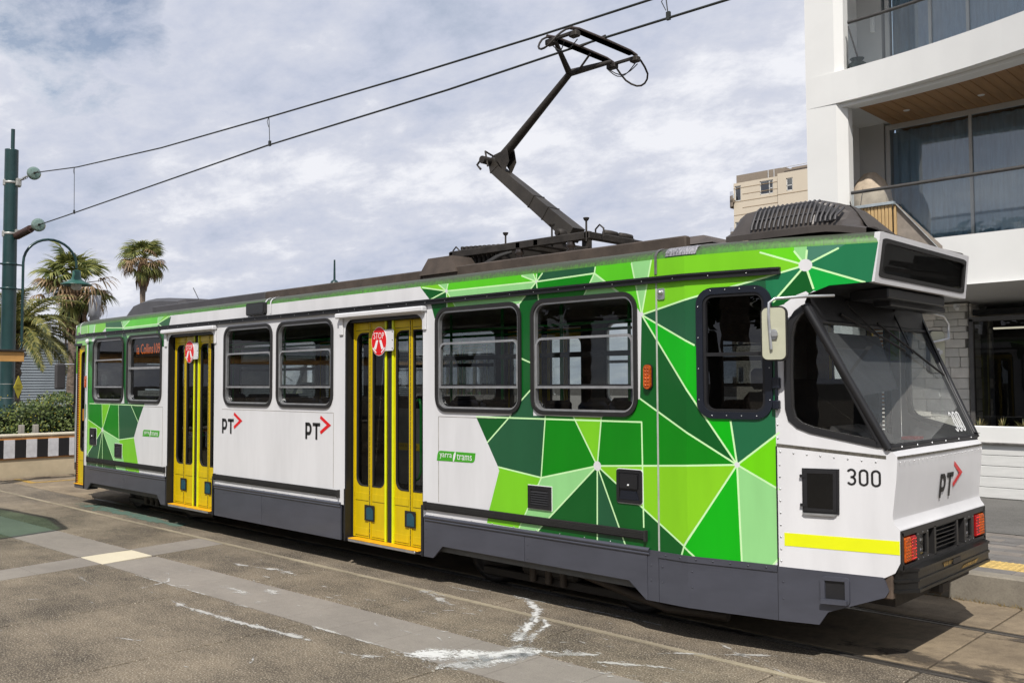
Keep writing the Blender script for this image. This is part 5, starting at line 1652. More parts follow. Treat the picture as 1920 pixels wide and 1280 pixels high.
# ================================================================== GROUND
def ground_mat(name, base, dark, light, speck=0.5, sscale=150, patch=0.8, rough=0.9, bump=0.35, tan=None):
    m = bpy.data.materials.new(name); m.use_nodes = True; t = m.node_tree; b = t.nodes['Principled BSDF']
    g = N(t, 'ShaderNodeNewGeometry')
    def noise(sc, det, ro=0.6, st=None, off=(0, 0, 0)):
        mp = N(t, 'ShaderNodeMapping'); mp.inputs['Location'].default_value = off
        if st: mp.inputs['Scale'].default_value = st
        L(t, g.outputs['Position'], mp.inputs[0])
        n = N(t, 'ShaderNodeTexNoise'); n.inputs['Scale'].default_value = sc; n.inputs['Detail'].default_value = det; n.inputs['Roughness'].default_value = ro
        L(t, mp.outputs[0], n.inputs['Vector']); return n.outputs['Fac']
    big = noise(patch, 6, 0.65)
    fine = noise(sscale, 2, 0.7)
    mid = noise(14, 5, 0.7)
    mix = N(t, 'ShaderNodeMix', data_type='RGBA')
    r1 = N(t, 'ShaderNodeMapRange'); r1.inputs['From Min'].default_value = 0.41; r1.inputs['From Max'].default_value = 0.60
    streak = noise(1.6, 8, 0.72, (0.7, 2.6, 1), (2, 5, 0))
    L(t, M_(t, 'ADD', M_(t, 'ADD', M_(t, 'MULTIPLY', big, 0.55), M_(t, 'MULTIPLY', mid, 0.2)), M_(t, 'MULTIPLY', streak, 0.25)), r1.inputs['Value'])
    mix.inputs['A'].default_value = (*dark, 1); mix.inputs['B'].default_value = (*base, 1)
    L(t, r1.outputs[0], mix.inputs['Factor'])
    # small stones, light and dark
    r2 = N(t, 'ShaderNodeMapRange'); r2.inputs['From Min'].default_value = 0.55; r2.inputs['From Max'].default_value = 0.68
    r2.inputs['To Max'].default_value = speck
    L(t, fine, r2.inputs['Value'])
    m2 = N(t, 'ShaderNodeMix', data_type='RGBA'); L(t, mix.outputs['Result'], m2.inputs['A']); m2.inputs['B'].default_value = (*light, 1)
    L(t, r2.outputs[0], m2.inputs['Factor'])
    r3 = N(t, 'ShaderNodeMapRange'); r3.inputs['From Min'].default_value = 0.45; r3.inputs['From Max'].default_value = 0.33
    r3.inputs['To Max'].default_value = speck
    L(t, fine, r3.inputs['Value'])
    m3 = N(t, 'ShaderNodeMix', data_type='RGBA'); L(t, m2.outputs['Result'], m3.inputs['A']); m3.inputs['B'].default_value = (*[x * 0.35 for x in dark], 1)
    L(t, r3.outputs[0], m3.inputs['Factor'])
    # old white scuffs, drawn out along the wheel tracks
    sc = noise(3.0, 9, 0.75, (1.2, 4.2, 1), (4, 9, 0))
    r4 = N(t, 'ShaderNodeMapRange'); r4.inputs['From Min'].default_value = 0.635; r4.inputs['From Max'].default_value = 0.70; r4.inputs['To Max'].default_value = 0.55
    L(t, sc, r4.inputs['Value'])
    m4 = N(t, 'ShaderNodeMix', data_type='RGBA'); L(t, m3.outputs['Result'], m4.inputs['A']); m4.inputs['B'].default_value = (0.42, 0.41, 0.39, 1)
    L(t, r4.outputs[0], m4.inputs['Factor'])
    L(t, m4.outputs['Result'], b.inputs['Base Color'])
    b.inputs['Roughness'].default_value = rough; b.inputs['Specular IOR Level'].default_value = 0.18
    bp = N(t, 'ShaderNodeBump'); bp.inputs['Strength'].default_value = bump; bp.inputs['Distance'].default_value = 0.006
    L(t, fine, bp.inputs['Height']); L(t, bp.outputs[0], b.inputs['Normal'])
    MATS[name] = m
    return m
AGG = ground_mat('exposed_aggregate', (0.215, 0.176, 0.128), (0.074, 0.061, 0.047), (0.54, 0.48, 0.38), 0.75, 75, 0.85)
BAND = ground_mat('grey_paving', (0.262, 0.236, 0.205), (0.200, 0.180, 0.158), (0.34, 0.31, 0.27), 0.3, 90, bump=0.08)
CREAMT = ground_mat('cream_paving', (0.62, 0.56, 0.42), (0.55, 0.49, 0.37), (0.66, 0.62, 0.5), 0.10, 120, bump=0.05)
TAN = ground_mat('tan_track_slab', (0.30, 0.238, 0.160), (0.135, 0.106, 0.075), (0.38, 0.31, 0.22), 0.25, 90, 0.9, bump=0.1)
DIRT = ground_mat('dark_joint', (0.05, 0.042, 0.033), (0.035, 0.03, 0.024), (0.09, 0.08, 0.06), 0.3, 120)
ASPH = ground_mat('asphalt', (0.14, 0.135, 0.125), (0.10, 0.097, 0.09), (0.22, 0.21, 0.2), 0.4, 60)
PAVER = ground_mat('dusky_paver', (0.215, 0.195, 0.175), (0.15, 0.137, 0.125), (0.27, 0.25, 0.23), 0.2, 110, 2.5)

mb = MB(); mb.add([(-700, -700, -0.028), (700, -700, -0.028), (700, 700, -0.028), (-700, 700, -0.028)], [(0, 1, 2, 3)])
ground = mb.build('ground', DIRT, kind='structure', origin=(0, 0, -0.028))
# plaza sheet under slabs and beyond
mb = MB(); mb.add([(-120, -90, -0.016), (60, -90, -0.016), (60, -0.2, -0.016), (-120, -0.2, -0.016)], [(0, 1, 2, 3)])
plaza = mb.build('plaza', AGG, kind='structure', origin=(0, 0, -0.016))
def slab(quad, m, name, par, top=0.0, th=0.03, gap=0.008, ch=0.007):
    c = [sum(p[0] for p in quad) / 4, sum(p[1] for p in quad) / 4]
    q = inset([tuple(p) for p in quad], gap); q2 = inset(q, ch)
    mb = MB(); vs = [(x, y, top - th) for x, y in q] + [(x, y, top - ch * 0.6) for x, y in q] + [(x, y, top) for x, y in q2]
    fs = [(i, (i + 1) % 4, 4 + (i + 1) % 4, 4 + i) for i in range(4)] + [(4 + i, 4 + (i + 1) % 4, 8 + (i + 1) % 4, 8 + i) for i in range(4)] + [(8, 9, 10, 11)]
    mb.add(vs, fs)
    return mb.build(name, m, par)
def yn(X): return -1.80 + 0.0285 * (X + 8.0)      # near edge of the grey band
def yf(X): return -1.17 + 0.0285 * (X + 8.0)      # far edge
def xl(y): return -8.06 - 0.13 * (y + 1.8)         # left edge of the cross band
def xr(y): return -7.47 - 0.11 * (y + 1.8)
XJ = [-5.33, -3.56, -1.77, 0.02, 1.80, 3.58, 5.36, 7.14]
def quad(x0, x1, y0, y1):
    """x0.. may be numbers or functions of y; y0.. numbers or functions of x"""
    ev = lambda g, v: g(v) if callable(g) else g
    def pt(gx, gy):
        y = ev(gy, -5 if callable(gx) else ev(gx, 0)) if callable(gy) else gy
        for _ in range(3):
            x = ev(gx, y); y = ev(gy, x)
        return (x, y)
    return [pt(x0, y0), pt(x1, y0), pt(x1, y1), pt(x0, y1)]
cols = [xr] + XJ
for i in range(len(cols) - 1):
    a, b = cols[i], cols[i + 1]
    slab(quad(a, b, yf, -0.19), AGG, 'paving_slab', plaza)
    slab(quad(a, b, -5.6, yn), AGG, 'paving_slab', plaza)
    slab(quad(a, b, -9.4, -5.6), AGG, 'paving_slab', plaza)
XL = [-9.86, -11.65, -13.44, -15.23, -17.02, -18.8]
cl = [xl] + XL
for i in range(len(cl) - 1):
    a, b = cl[i + 1], cl[i]
    slab(quad(a, b, yf, -0.19), AGG, 'paving_slab', plaza)
    slab(quad(a, b, -5.6, yn), AGG, 'paving_slab', plaza)
# band tiles
x = -7.45
while x < 3.0:
    slab(quad(x, x + 0.60, yn, yf), BAND, 'paving_tile', plaza, gap=0.003, ch=0.003); x += 0.60
x = -8.08
while x > -17.5:
    slab(quad(x - 0.72, x, yn, yf), BAND, 'paving_tile', plaza, gap=0.003, ch=0.003); x -= 0.72
for y0, y1 in ((yf, -0.62), (-0.62, -0.19), (-2.5, yn), (-3.3, -2.5), (-4.2, -3.3), (-5.6, -4.2)):
    slab(quad(xl, xr, y0, y1), BAND, 'paving_tile', plaza, gap=0.003, ch=0.003)
slab([(-8.06, -1.795), (-7.45, -1.790), (-7.55, -1.165), (-8.12, -1.175)], CREAMT, 'paving_tile', plaza, gap=0.002, ch=0.003)['label'] = 'cream coloured tile at the crossing of the grey bands'
# cream line along the plaza
mb = MB(); mb.box(-19, 8, -0.19, -0.13, -0.02, 0.002)
mb.build('edge_line', ground_mat('worn_cream_line', (0.36, 0.31, 0.22), (0.21, 0.18, 0.13), (0.42, 0.38, 0.3), 0.3, 120), ground)

# track zone
track = None
mb = MB(); mb.add([(-120, -0.14, -0.020), (60, -0.14, -0.020), (60, 3.0, -0.020), (-120, 3.0, -0.020)], [(0, 1, 2, 3)])
track = mb.build('track_bed', DIRT, kind='structure', origin=(0, 1.4, -0.02))
def strip_slabs(y0, y1, xs, m):
    for a, b in zip(xs[:-1], xs[1:]):
        slab([(a, y0), (b, y0), (b, y1), (a, y1)], m, 'track_slab', track)
xt = [-13.6, -10.0, -6.4, -2.83, 0.75, 4.3, 8.0]
strip_slabs(-0.13, 0.545, xt, AGG)
strip_slabs(0.665, 1.955, [-18.6] + xt, TAN)
strip_slabs(2.075, 3.0, [-18.6] + xt, TAN)
slab([(-18.6, 0.50), (-13.6, 0.50), (-13.6, 0.665), (-18.6, 0.665)], TAN, 'track_slab', track)
slab([(-18.6, -0.13), (-13.6, -0.13), (-13.6, 0.49), (-18.6, 0.49)], AGG, 'track_slab', track)
for y in (0.60, 2.01):
    mb = MB(); mb.box(-18.5, 12, y - 0.045, y + 0.002, -0.03, -0.002, 0); mb.box(-18.5, 12, y + 0.036, y + 0.05, -0.03, -0.003, 0)
    mb.build('rail', mat('polished_rail', (0.20, 0.18, 0.16), 0.38, 0.6, 0.3, 20, stretch=(0.1, 3, 1)), track)
mb = MB()
for y0, y1 in ((0.85, 0.90),(1.0, 1.05)):
    mb.add([(-18.4, y0, 0.003), (-13.5, y0 + 0.0, 0.003), (-13.5, y1, 0.003), (-18.4, y1, 0.003)], [(0, 1, 2, 3)])
mb = MB(); mb.add([(-18.3, 0.72, 0.004), (-17.2, 0.70, 0.004), (-17.2, 1.75, 0.004), (-17.34, 1.75, 0.004), (-17.34, 0.84, 0.004), (-18.3, 0.86, 0.004)], [(0, 1, 2, 3, 4, 5)])
mb.build('yellow_line', mat('worn_amber_line', (0.50, 0.30, 0.05), 0.7, 0, 0.25, 15), track)

# paint splashes and scuffs lying on the paving
def decal_mat(name, col, thr, sc, st=(1, 1, 1), amt=1.0):
    m = bpy.data.materials.new(name); m.use_nodes = True; t = m.node_tree; b = t.nodes['Principled BSDF']
    b.inputs['Base Color'].default_value = (*col, 1); b.inputs['Roughness'].default_value = 0.8
    at = N(t, 'ShaderNodeVertexColor'); at.layer_name = 'edge'
    g = N(t, 'ShaderNodeNewGeometry'); mp = N(t, 'ShaderNodeMapping'); mp.inputs['Scale'].default_value = st; L(t, g.outputs['Position'], mp.inputs[0])
    n = N(t, 'ShaderNodeTexNoise'); n.inputs['Scale'].default_value = sc; n.inputs['Detail'].default_value = 8; n.inputs['Roughness'].default_value = 0.75
    L(t, mp.outputs[0], n.inputs['Vector'])
    lo_ = N(t, 'ShaderNodeTexNoise'); lo_.inputs['Scale'].default_value = 3.2; lo_.inputs['Detail'].default_value = 2; L(t, g.outputs['Position'], lo_.inputs['Vector'])
    s = N(t, 'ShaderNodeSeparateColor'); L(t, at.outputs['Color'], s.inputs[0])
    n.inputs['Distortion'].default_value = 0.4
    v = M_(t, 'ADD', M_(t, 'MULTIPLY', M_(t, 'ADD', n.outputs['Fac'], -0.5), 2.2), M_(t, 'ADD', M_(t, 'ADD', M_(t, 'MULTIPLY', s.outputs['Red'], 0.72), M_(t, 'MULTIPLY', M_(t, 'ADD', lo_.outputs['Fac'], -0.5), 1.6)), 0.13))
    mr = N(t, 'ShaderNodeMapRange'); mr.inputs['From Min'].default_value = thr; mr.inputs['From Max'].default_value = thr + 0.28; mr.inputs['To Max'].default_value = amt
    L(t, v, mr.inputs['Value'])
    tr = N(t, 'ShaderNodeBsdfTransparent'); mx = N(t, 'ShaderNodeMixShader')
    L(t, mr.outputs[0], mx.inputs[0]); L(t, tr.outputs[0], mx.inputs[1]); L(t, b.outputs[0], mx.inputs[2]); L(t, mx.outputs[0], t.nodes['Material Output'].inputs[0])
    return m
SPL = decal_mat('dried_white_paint', (0.66, 0.66, 0.64), 0.50, 20, (1.0, 1.5, 1), amt=0.85)
SCF = decal_mat('white_scuff', (0.52, 0.51, 0.48), 0.58, 14, (0.8, 2.2, 1), amt=0.75)
GRS = decal_mat('faded_green_stain', (0.11, 0.20, 0.16), 0.45, 7, (1, 2, 1), amt=0.7)
DST = decal_mat('damp_stain', (0.075, 0.06, 0.045), 0.40, 5, (1, 2, 1), amt=0.7)
def mark(name, pts, w, m, z=0.0045):
    """ribbon lying on the ground, full strength in the middle and fading out to its rim"""
    n = len(pts); V = []; C = []
    for i in range(n):
        a = Vector(pts[max(i - 1, 0)]); b = Vector(pts[min(i + 1, n - 1)]); d = (b - a).normalized(); nn = Vector((-d.y, d.x)); p = Vector(pts[i])
        ww = w[i] if isinstance(w, (list, tuple)) else w
        for k in (-1, -0.5, 0, 0.5, 1):
            q = p + nn * ww / 2 * k; V.append((q.x, q.y, z))
            C.append((1 - abs(k)) * (0.0 if i in (0, n - 1) else 1.0))
    fs = [(i * 5 + k, i * 5 + k + 1, (i + 1) * 5 + k + 1, (i + 1) * 5 + k) for i in range(n - 1) for k in range(4)]
    mb = MB(); mb.add(V, fs); o = mb.build(name, m, ground)
    ca = o.data.color_attributes.new('edge', 'FLOAT_COLOR', 'POINT')
    for i, c in enumerate(C): ca.data[i].color = (c, c, c, 1)
    return o
mark('paint_splash', [(-2.55, -1.75), (-2.2, -1.62), (-1.95, -1.45), (-1.75, -1.25), (-1.60, -1.0), (-1.45, -0.85), (-1.3, -0.7)], [0.25, 0.45, 0.7, 0.7, 0.5, 0.3, 0.15], SPL)
mark('paint_splash', [(-1.95, -1.9), (-1.75, -1.55), (-1.55, -1.25), (-1.45, -1.0)], [0.3, 0.5, 0.4, 0.2], SPL)
mark('paint_splash', [(-1.75, -1.05), (-1.9, -0.75), (-2.15, -0.35), (-2.4, 0.0), (-2.75, 0.25), (-3.1, 0.3)], [0.15, 0.16, 0.2, 0.16, 0.12, 0.08], SPL)
mark('paint_splash', [(-1.6, -1.0), (-1.85, -0.65), (-2.0, -0.3), (-2.25, -0.1)], [0.1, 0.16, 0.14, 0.08], SPL)
for P, w in (([(-1.75, -1.35), (-1.5, -1.0), (-1.25, -0.75), (-1.0, -0.62)], 0.16), ([(-1.8, -1.2), (-1.75, -0.9), (-1.95, -0.6)], 0.14), ([(-1.6, -1.3), (-1.2, -1.05), (-0.7, -0.95)], 0.13), ([(-2.0, -1.6), (-2.4, -1.9), (-2.9, -2.05)], 0.16), ([(-1.9, -1.0), (-2.05, -0.6), (-2.3, -0.2)], 0.12), ([(-2.9, 0.25), (-3.5, 0.1), (-4.2, 0.2)], 0.14), ([(-1.2, -0.9), (-0.8, -0.3), (-0.3, 0.1), (0.0, 0.3)], 0.09), ([(-1.3, -1.1), (-1.0, -0.8), (-0.6, -0.6), (-0.2, -0.55)], 0.10),
             ([(-1.0, -1.2), (-0.7, -1.3), (-0.4, -1.55)], 0.10), ([(-1.15, -1.3), (-0.9, -1.5), (-0.75, -1.75)], 0.12), ([(-5.6, -1.45), (-5.1, -1.42), (-4.7, -1.5)], 0.22), ([(-5.2, -1.1), (-4.7, -1.25), (-4.4, -1.2)], 0.2),
             ([(-7.4, -1.83), (-6.2, -1.78), (-5.2, -1.74), (-4.0, -1.72)], 0.05), ([(-4.3, -1.74), (-3.2, -1.68), (-2.6, -1.66), (-2.2, -1.64)], 0.07), ([(-5.6, -2.0), (-4.9, -2.1), (-4.0, -2.05), (-3.2, -1.95), (-2.6, -1.95)], 0.14),
             ([(-6.5, -1.45), (-6.0, -1.7), (-5.9, -2.0), (-5.85, -2.2)], 0.07), ([(-3.9, -0.1), (-3.3, -0.35), (-2.9, -0.45)], 0.18), ([(-0.9, 0.35), (-0.4, 0.05), (0.2, -0.2)], 0.10), ([(-3.0, -1.3), (-2.7, -1.25), (-2.45, -1.3)], 0.06),
             ([(-3.3, -1.15), (-3.05, -1.3), (-2.8, -1.35)], 0.05), ([(-2.2, -2.1), (-1.8, -2.3), (-1.4, -2.3)], 0.12), ([(-6.0, -2.6), (-5.6, -2.62), (-5.3, -2.75)], 0.06), ([(-8.6, -2.9), (-8.0, -3.0), (-7.3, -3.0)], 0.2),
             ([(-4.4, -3.0), (-4.1, -2.9), (-3.9, -2.75)], 0.05), ([(-3.1, -2.4), (-2.9, -2.55), (-2.8, -2.75)], 0.05), ([(-5.9, -3.3), (-5.5, -3.35), (-5.2, -3.3)], 0.08), ([(-3.2, 0.15), (-2.4, 0.3), (-1.6, 0.33), (-0.8, 0.3)], 0.12),
             ([(-0.6, -0.9), (-0.3, -0.85), (0.0, -0.95)], 0.08), ([(0.1, -0.5), (0.5, -0.35), (0.9, -0.3)], 0.10), ([(-6.9, -0.7), (-6.2, -0.75), (-5.6, -0.6), (-4.9, -0.7)], 0.16), ([(-7.2, -2.2), (-6.5, -2.3), (-5.9, -2.25)], 0.08)):
    mark('paint_scuff', P, w, SCF)
random.seed(21)
for k in range(150):
    x = random.gauss(-3.2, 2.0); y = random.gauss(-0.9, 0.75); a = random.uniform(-0.5, 0.9); l = random.uniform(0.02, 0.15)
    if y > 0.45: continue
    mark('paint_scuff', [(x - l * cos(a), y - l * sin(a)), (x, y + random.uniform(-.01, .01)), (x + l * cos(a), y + l * sin(a))], random.uniform(0.018, 0.045), SCF, 0.0048)
mark('green_stain', [(-13.6, 0.2), (-12.6, 0.15), (-11.2, 0.12), (-9.8, 0.12), (-8.6, 0.10)], [0.2, 0.55, 0.5, 0.5, 0.2], GRS)
mark('oil_stain', [(-0.3, 0.95), (0.6, 0.85), (1.5, 0.75), (2.6, 0.8)], [0.2, 0.5, 0.6, 0.3], DST)
mark('oil_stain', [(0.5, 1.75), (1.1, 1.85), (2.0, 1.8)], [0.1, 0.25, 0.2], DST)

# far platform with kerb, pavers, tactile strip, road
mb = MB(); mb.box(-60, 14, 3.02, 5.7, -0.02, 0.232); platform = mb.build('platform', DIRT, kind='structure')
mb = MB()
for i in range(12):
    mb.box(-16.0 + i * 2.4, -13.606 + i * 2.4, 3.012, 3.20, -0.03, 0.25, 0, 0.012)
kb = mb.build('kerb', ground_mat('weathered_kerb_concrete', (0.26, 0.235, 0.19), (0.19, 0.17, 0.14), (0.34, 0.31, 0.26), 0.2, 60, 3, bump=0.15), platform)
x = -1.6
PW, PH = 0.20, 0.40
tmpl = None
mb = MB(); mb.box(0.002, 0.098, 0.002, 0.198, -0.02, 0.0, 0, 0.002); 
def paver(x0, x1, y0, y1, z, m, nm, par):
    mb = MB(); mb.box(x0 + 0.0025, x1 - 0.0025, y0 + 0.0025, y1 - 0.0025, z - 0.03, z, 0, 0.003); return mb.build(nm, m, par)
random.seed(3)
pv = [ground_mat('paver_%s' % n, c, tuple(v * 0.7 for v in c), (0.27, 0.25, 0.23), 0.2, 110, 2.5) for n, c in (('warm', (0.205, 0.183, 0.160)), ('cool', (0.185, 0.175, 0.165)), ('pale', (0.235, 0.21, 0.185)))]
for j in range(12):
    y0 = 3.20 + j * 0.2
    if j in (1, 2): continue
    for i in range(9):
        x0 = -1.4 + (0.2 if j % 2 else 0) + i * 0.4
        paver(x0, x0 + 0.4, y0, y0 + 0.2, 0.25, random.choice(pv), 'paver', platform)
mb = MB(); mb.box(-18, -1.4, 3.2, 5.7, 0.2, 0.249); mb.box(2.4, 14, 3.2, 5.7, 0.2, 0.249); mb.build('platform_paving', PAVER, platform)
TACT = mat('yellow_tactile', (0.60, 0.42, 0.14), 0.7, 0, 0.2, 20, bump=0.2)
for i in range(9):
    x0 = -1.4 + i * 0.4
    mb = MB(); mb.box(x0 + 0.003, x0 + 0.397, 3.403, 3.797, 0.22, 0.252, 0, 0.003)
    for a in range(7):
        for b in range(7):
            mb.lathe([(0.017, 0), (0.013, 0.005), (0.0001, 0.0055)], (x0 + 0.03 + a * 0.057, 3.43 + b * 0.057, 0.252), 'z', 5)
    mb.build('tactile_tile', TACT, platform)
mb = MB(); mb.add([(-120, 5.7, 0.240), (60, 5.7, 0.240), (60, 9.4, 0.240), (-120, 9.4, 0.240)], [(0, 1, 2, 3)]); mb.build('road', ASPH, kind='structure', origin=(0, 7.5, 0.24))
mb = MB(); mb.add([(-120, 9.2, 0.236), (60, 9.2, 0.236), (60, 90, 0.236), (-120, 90, 0.236)], [(0, 1, 2, 3)]); mb.build('pavement', PAVER, kind='structure', origin=(0, 20, 0.236))
DRYG = mat('dry_grass_blade', (0.30, 0.22, 0.09), 0.9)
mb = MB(); random.seed(9)
for k in range(260):
    x = random.uniform(-0.6, 1.6); y = 2.99 + random.uniform(-0.04, 0.02); h = random.uniform(0.01, 0.05)
    mb.add([(x, y, 0), (x + 0.008, y, 0), (x + random.uniform(-.04, .04), y - random.uniform(0, .03), h)], [(0, 1, 2)])
mb.build('dead_grass', DRYG, kind='stuff')['label'] = 'dry grass caught along the foot of the kerb'

# ================================================================== WIRES AND POLES
def wire(name, pts, r, label, cat):
    mb = MB(); mb.tube(pts, r, 6); return tag(mb.build(name, mat('weathered_wire', (0.05, 0.055, 0.05), 0.5, 0.5), None), label, cat)
CY = 1.335
def interp(P, x):
    for a, b in zip(P[:-1], P[1:]):
        if a[0] <= x <= b[0]: return a[1] + (b[1] - a[1]) * (x - a[0]) / (b[0] - a[0])
CW = [(-19.0, 5.66), (-17.4, 5.66), (-9.21, 5.70), (-5.05, 5.63), (-2.78, 5.632), (-1.09, 5.60), (8, 5.58), (20, 5.58)]
MW = [(-19.4, 6.92), (-18.7, 6.85), (-16.7, 6.62), (-12.8, 6.32), (-9.06, 6.13), (-5.8, 5.98), (-3.62, 5.90), (-2.03, 5.86), (1.0, 5.84), (6, 6.0), (20, 7.2)]
wire('contact_wire', [(x, CY, z) for x, z in CW], 0.0125, 'lower overhead wire that the pantograph presses against', 'wire')
wire('messenger_wire', [(x, CY, z) for x, z in MW], 0.0125, 'upper overhead wire running above the one the pantograph touches', 'wire')
DR = []
for x, lab in ((-16.85, 'thin dropper wire between the overhead wires nearest the green pole'), (-9.15, 'thin dropper wire halfway along the overhead wires in the open sky'), (-1.85, 'short dropper clip between the wires at the top edge right of the pantograph')):
    mb = MB(); zt = interp(MW, x); zb = interp(CW, x)
    mb.tube([(x, CY, zt), (x + 0.03, CY, zb)], 0.006, 5); mb.tube([(x, CY, zt), (x - 0.05, CY, zt - 0.06), (x, CY, zt - 0.16)], 0.005, 5)
    mb.box(x + 0.01, x + 0.05, CY - 0.015, CY + 0.015, zb - 0.02, zb + 0.06)
    tag(mb.build('dropper_wire', MATS['weathered_wire']), lab, 'wire', 'dropper wires between the overhead wires')
IG = glass_mat('green_glass_insulator', (0.55, 0.72, 0.66), extra=0.12, haze=(0.35, 0.48, 0.42), hz=0.35)
def insulator(x, z, a, label):
    t = thing('glass_insulator', label, 'insulator', (x, CY, z), 'glass insulators by the green pole')
    mb = MB(); 
    for k in range(2):
        o = k * 0.05
        mb.lathe([(0.03, o), (0.13, o + 0.01), (0.15, o + 0.03), (0.10, o + 0.035), (0.03, o + 0.05)], (x, CY, z), 'x', 22)
    mb.build('disc', IG, t)
    mb = MB(); mb.lathe([(0.035, -0.05), (0.04, 0), (0.03, 0.03), (0.02, 0.16)], (x, CY, z), 'x', 10); mb.tube([(x + 0.1, CY, z), (x + 0.3, CY, z + 0.0)], 0.012, 6); mb.build('cap', DARKM, t)
insulator(-19.3, 6.90, 0, 'green glass insulator at the upper wire end beside the pole')
insulator(-18.95, 5.66, 0, 'green glass insulator at the lower wire end past the brown spring')
pole = thing('catenary_pole', 'thick bottle green tram wire pole at the left edge with curved lamp arms', 'pole', (-20.35, 1.2, 0))
mb = MB(); mb.lathe([(0.19, 0), (0.19, 0.1), (0.165, 0.12), (0.16, 2.6), (0.152, 5), (0.148, 7.6), (0.150, 7.62), (0.02, 7.63)], (-20.35, 1.2, 0), 'z', 24)
mb.tube([(-20.35, 1.22, 7.6), (-20.35, 1.22, 8.12)], 0.045, 10)
mb.build('post', POLEG, pole)
for z in (6.80, 5.58):
    mb = MB(); mb.lathe([(0.155, 0), (0.162, 0.005), (0.162, 0.05), (0.155, 0.055)], (-20.35, 1.2, z), 'z', 22)
    for s in (-1, 1): mb.box(-20.35 - 0.05, -20.35 + 0.05, 1.2 + s * 0.15 - 0.02, 1.2 + s * 0.15 + 0.06, z - 0.05, z + 0.09, 0, 0.01)
    mb.box(-20.22, -20.12, 1.25, 1.36, z - 0.06, z + 0.12, 0, 0.01)
    mb.build('clamp', mat('galvanised_bracket', (0.50, 0.50, 0.47), 0.5, 0.5, 0.2, 10), pole)
for z in (4.86, 4.28):
    mb = MB(); mb.lathe([(0.155, 0), (0.165, 0.005), (0.165, 0.05), (0.155, 0.055)], (-20.35, 1.2, z), 'z', 22)
    mb.tube([(-20.35, 0.93, z + 0.025), (-20.35, 1.49, z + 0.025)], 0.02, 8); mb.build('collar', POLEG, pole)
for z in (2.05, 1.72):
    mb = MB(); mb.lathe([(0.163, 0), (0.163, 0.012)], (-20.35, 1.2, z), 'z', 22); mb.build('band', MATS['galvanised_bracket'], pole)
mb = MB(); mb.tube([(-20.18, CY, 6.88), (-20.0, CY, 6.88), (-19.8, CY, 6.9), (-19.35, CY, 6.90)], 0.016, 6)
for k in range(3): mb.lathe([(0.03, -0.02), (0.04, 0), (0.03, 0.02)], (-20.0 + k * 0.12, CY, 6.89), 'x', 8)
tag(mb.build('chain_link', MATS['galvanised_bracket'], pole), 'metal links holding the upper wire')
mb = MB(); a = Vector((-20.2, 1.30, 5.55)); b = Vector((-19.15, CY, 5.65))
P = [a.lerp(b, t / 20) for t in range(21)]
mb.tube(P[:17], [0.085 + (0.006 if k % 2 else 0) for k in range(17)], 12); mb.tube(P[16:], 0.04, 8)
mb.build('tension_spring', mat('rusty_red_brown', (0.075, 0.035, 0.025), 0.6, var=0.3, vscale=12), pole)
for s in (-1, 1):
    yb = 1.2 + s * 0.30
    mb = MB(); P = [(-20.35, yb, 3.05), (-20.35, yb, 4.8)] + [(-20.35, yb + s * (0.62 - 0.62 * cos(radians(t))), 4.95 + 0.62 * sin(radians(t))) for t in range(0, 171, 12)] + [(-20.35, yb + s * 1.235, 4.92)]
    mb.tube(P, 0.032, 8); mb.tube([(-20.35, yb, 3.2), (-20.35, yb, 2.95), (-20.35, yb - s * 0.06, 2.84), (-20.35, yb - s * 0.16, 2.86)], 0.02, 6)
    arm = mb.build('lamp_arm', POLEG, pole)
    yl = yb + s * 1.235
    mb = MB(); mb.lathe([(0.04, 0.52), (0.09, 0.50), (0.10, 0.36), (0.12, 0.30), (0.16, 0.26), (0.34, 0.17), (0.37, 0.145), (0.36, 0.14), (0.15, 0.22), (0.02, 0.24)], (-20.35, yl, 4.36), 'z', 24)
    sh = mb.build('lamp_shade', mat('green_lamp_enamel', rgb(40, 92, 80, 0.8), 0.35, 0, 0.06), arm)
    mb = MB(); mb.lathe([(0.12, 0.16), (0.12, 0.02), (0.07, -0.02), (0.001, -0.03)], (-20.35, yl, 4.40), 'z', 16)
    mb.build('lamp_globe', mat('frosted_lamp_glass', (0.55, 0.55, 0.52), 0.2), arm)
sg = thing('warning_sign', 'small yellow diamond sign fixed to the green pole above the hedge', 'sign', (-20.15, 1.34, 1.95))
mb = MB(); c = (-20.14, 1.38, 1.98)
mb.add([(c[0], c[1], c[2] - 0.27), (c[0] - 0.05, c[1] + 0.115, c[2]), (c[0], c[1], c[2] + 0.27), (c[0] + 0.05, c[1] - 0.115, c[2])] + [(c[0] - 0.01, c[1] - 0.005, c[2] - 0.27), (c[0] - 0.06, c[1] + 0.11, c[2]), (c[0] - 0.01, c[1] - 0.005, c[2] + 0.27), (c[0] + 0.04, c[1] - 0.12, c[2])],
             [(0, 1, 2, 3), (4, 5, 6, 7), (0, 1, 5, 4), (1, 2, 6, 5), (2, 3, 7, 6), (3, 0, 4, 7)])
mb.build('sign_plate', mat('faded_yellow_plate', (0.50, 0.42, 0.03), 0.5, var=0.1), sg)
mb = MB()
for tx, z in (('END OF', 2.015), ('TRACK', 1.935)):
    w = 0.115
    put_text(mb, tx, -w / 2, w / 2, z - 0.022, z + 0.022, lambda u, v: (c[0] + 0.006 - 0.4 * u, c[1] + 0.92 * u + 0.002, v))
mb.build('sign_lettering', INK, sg)

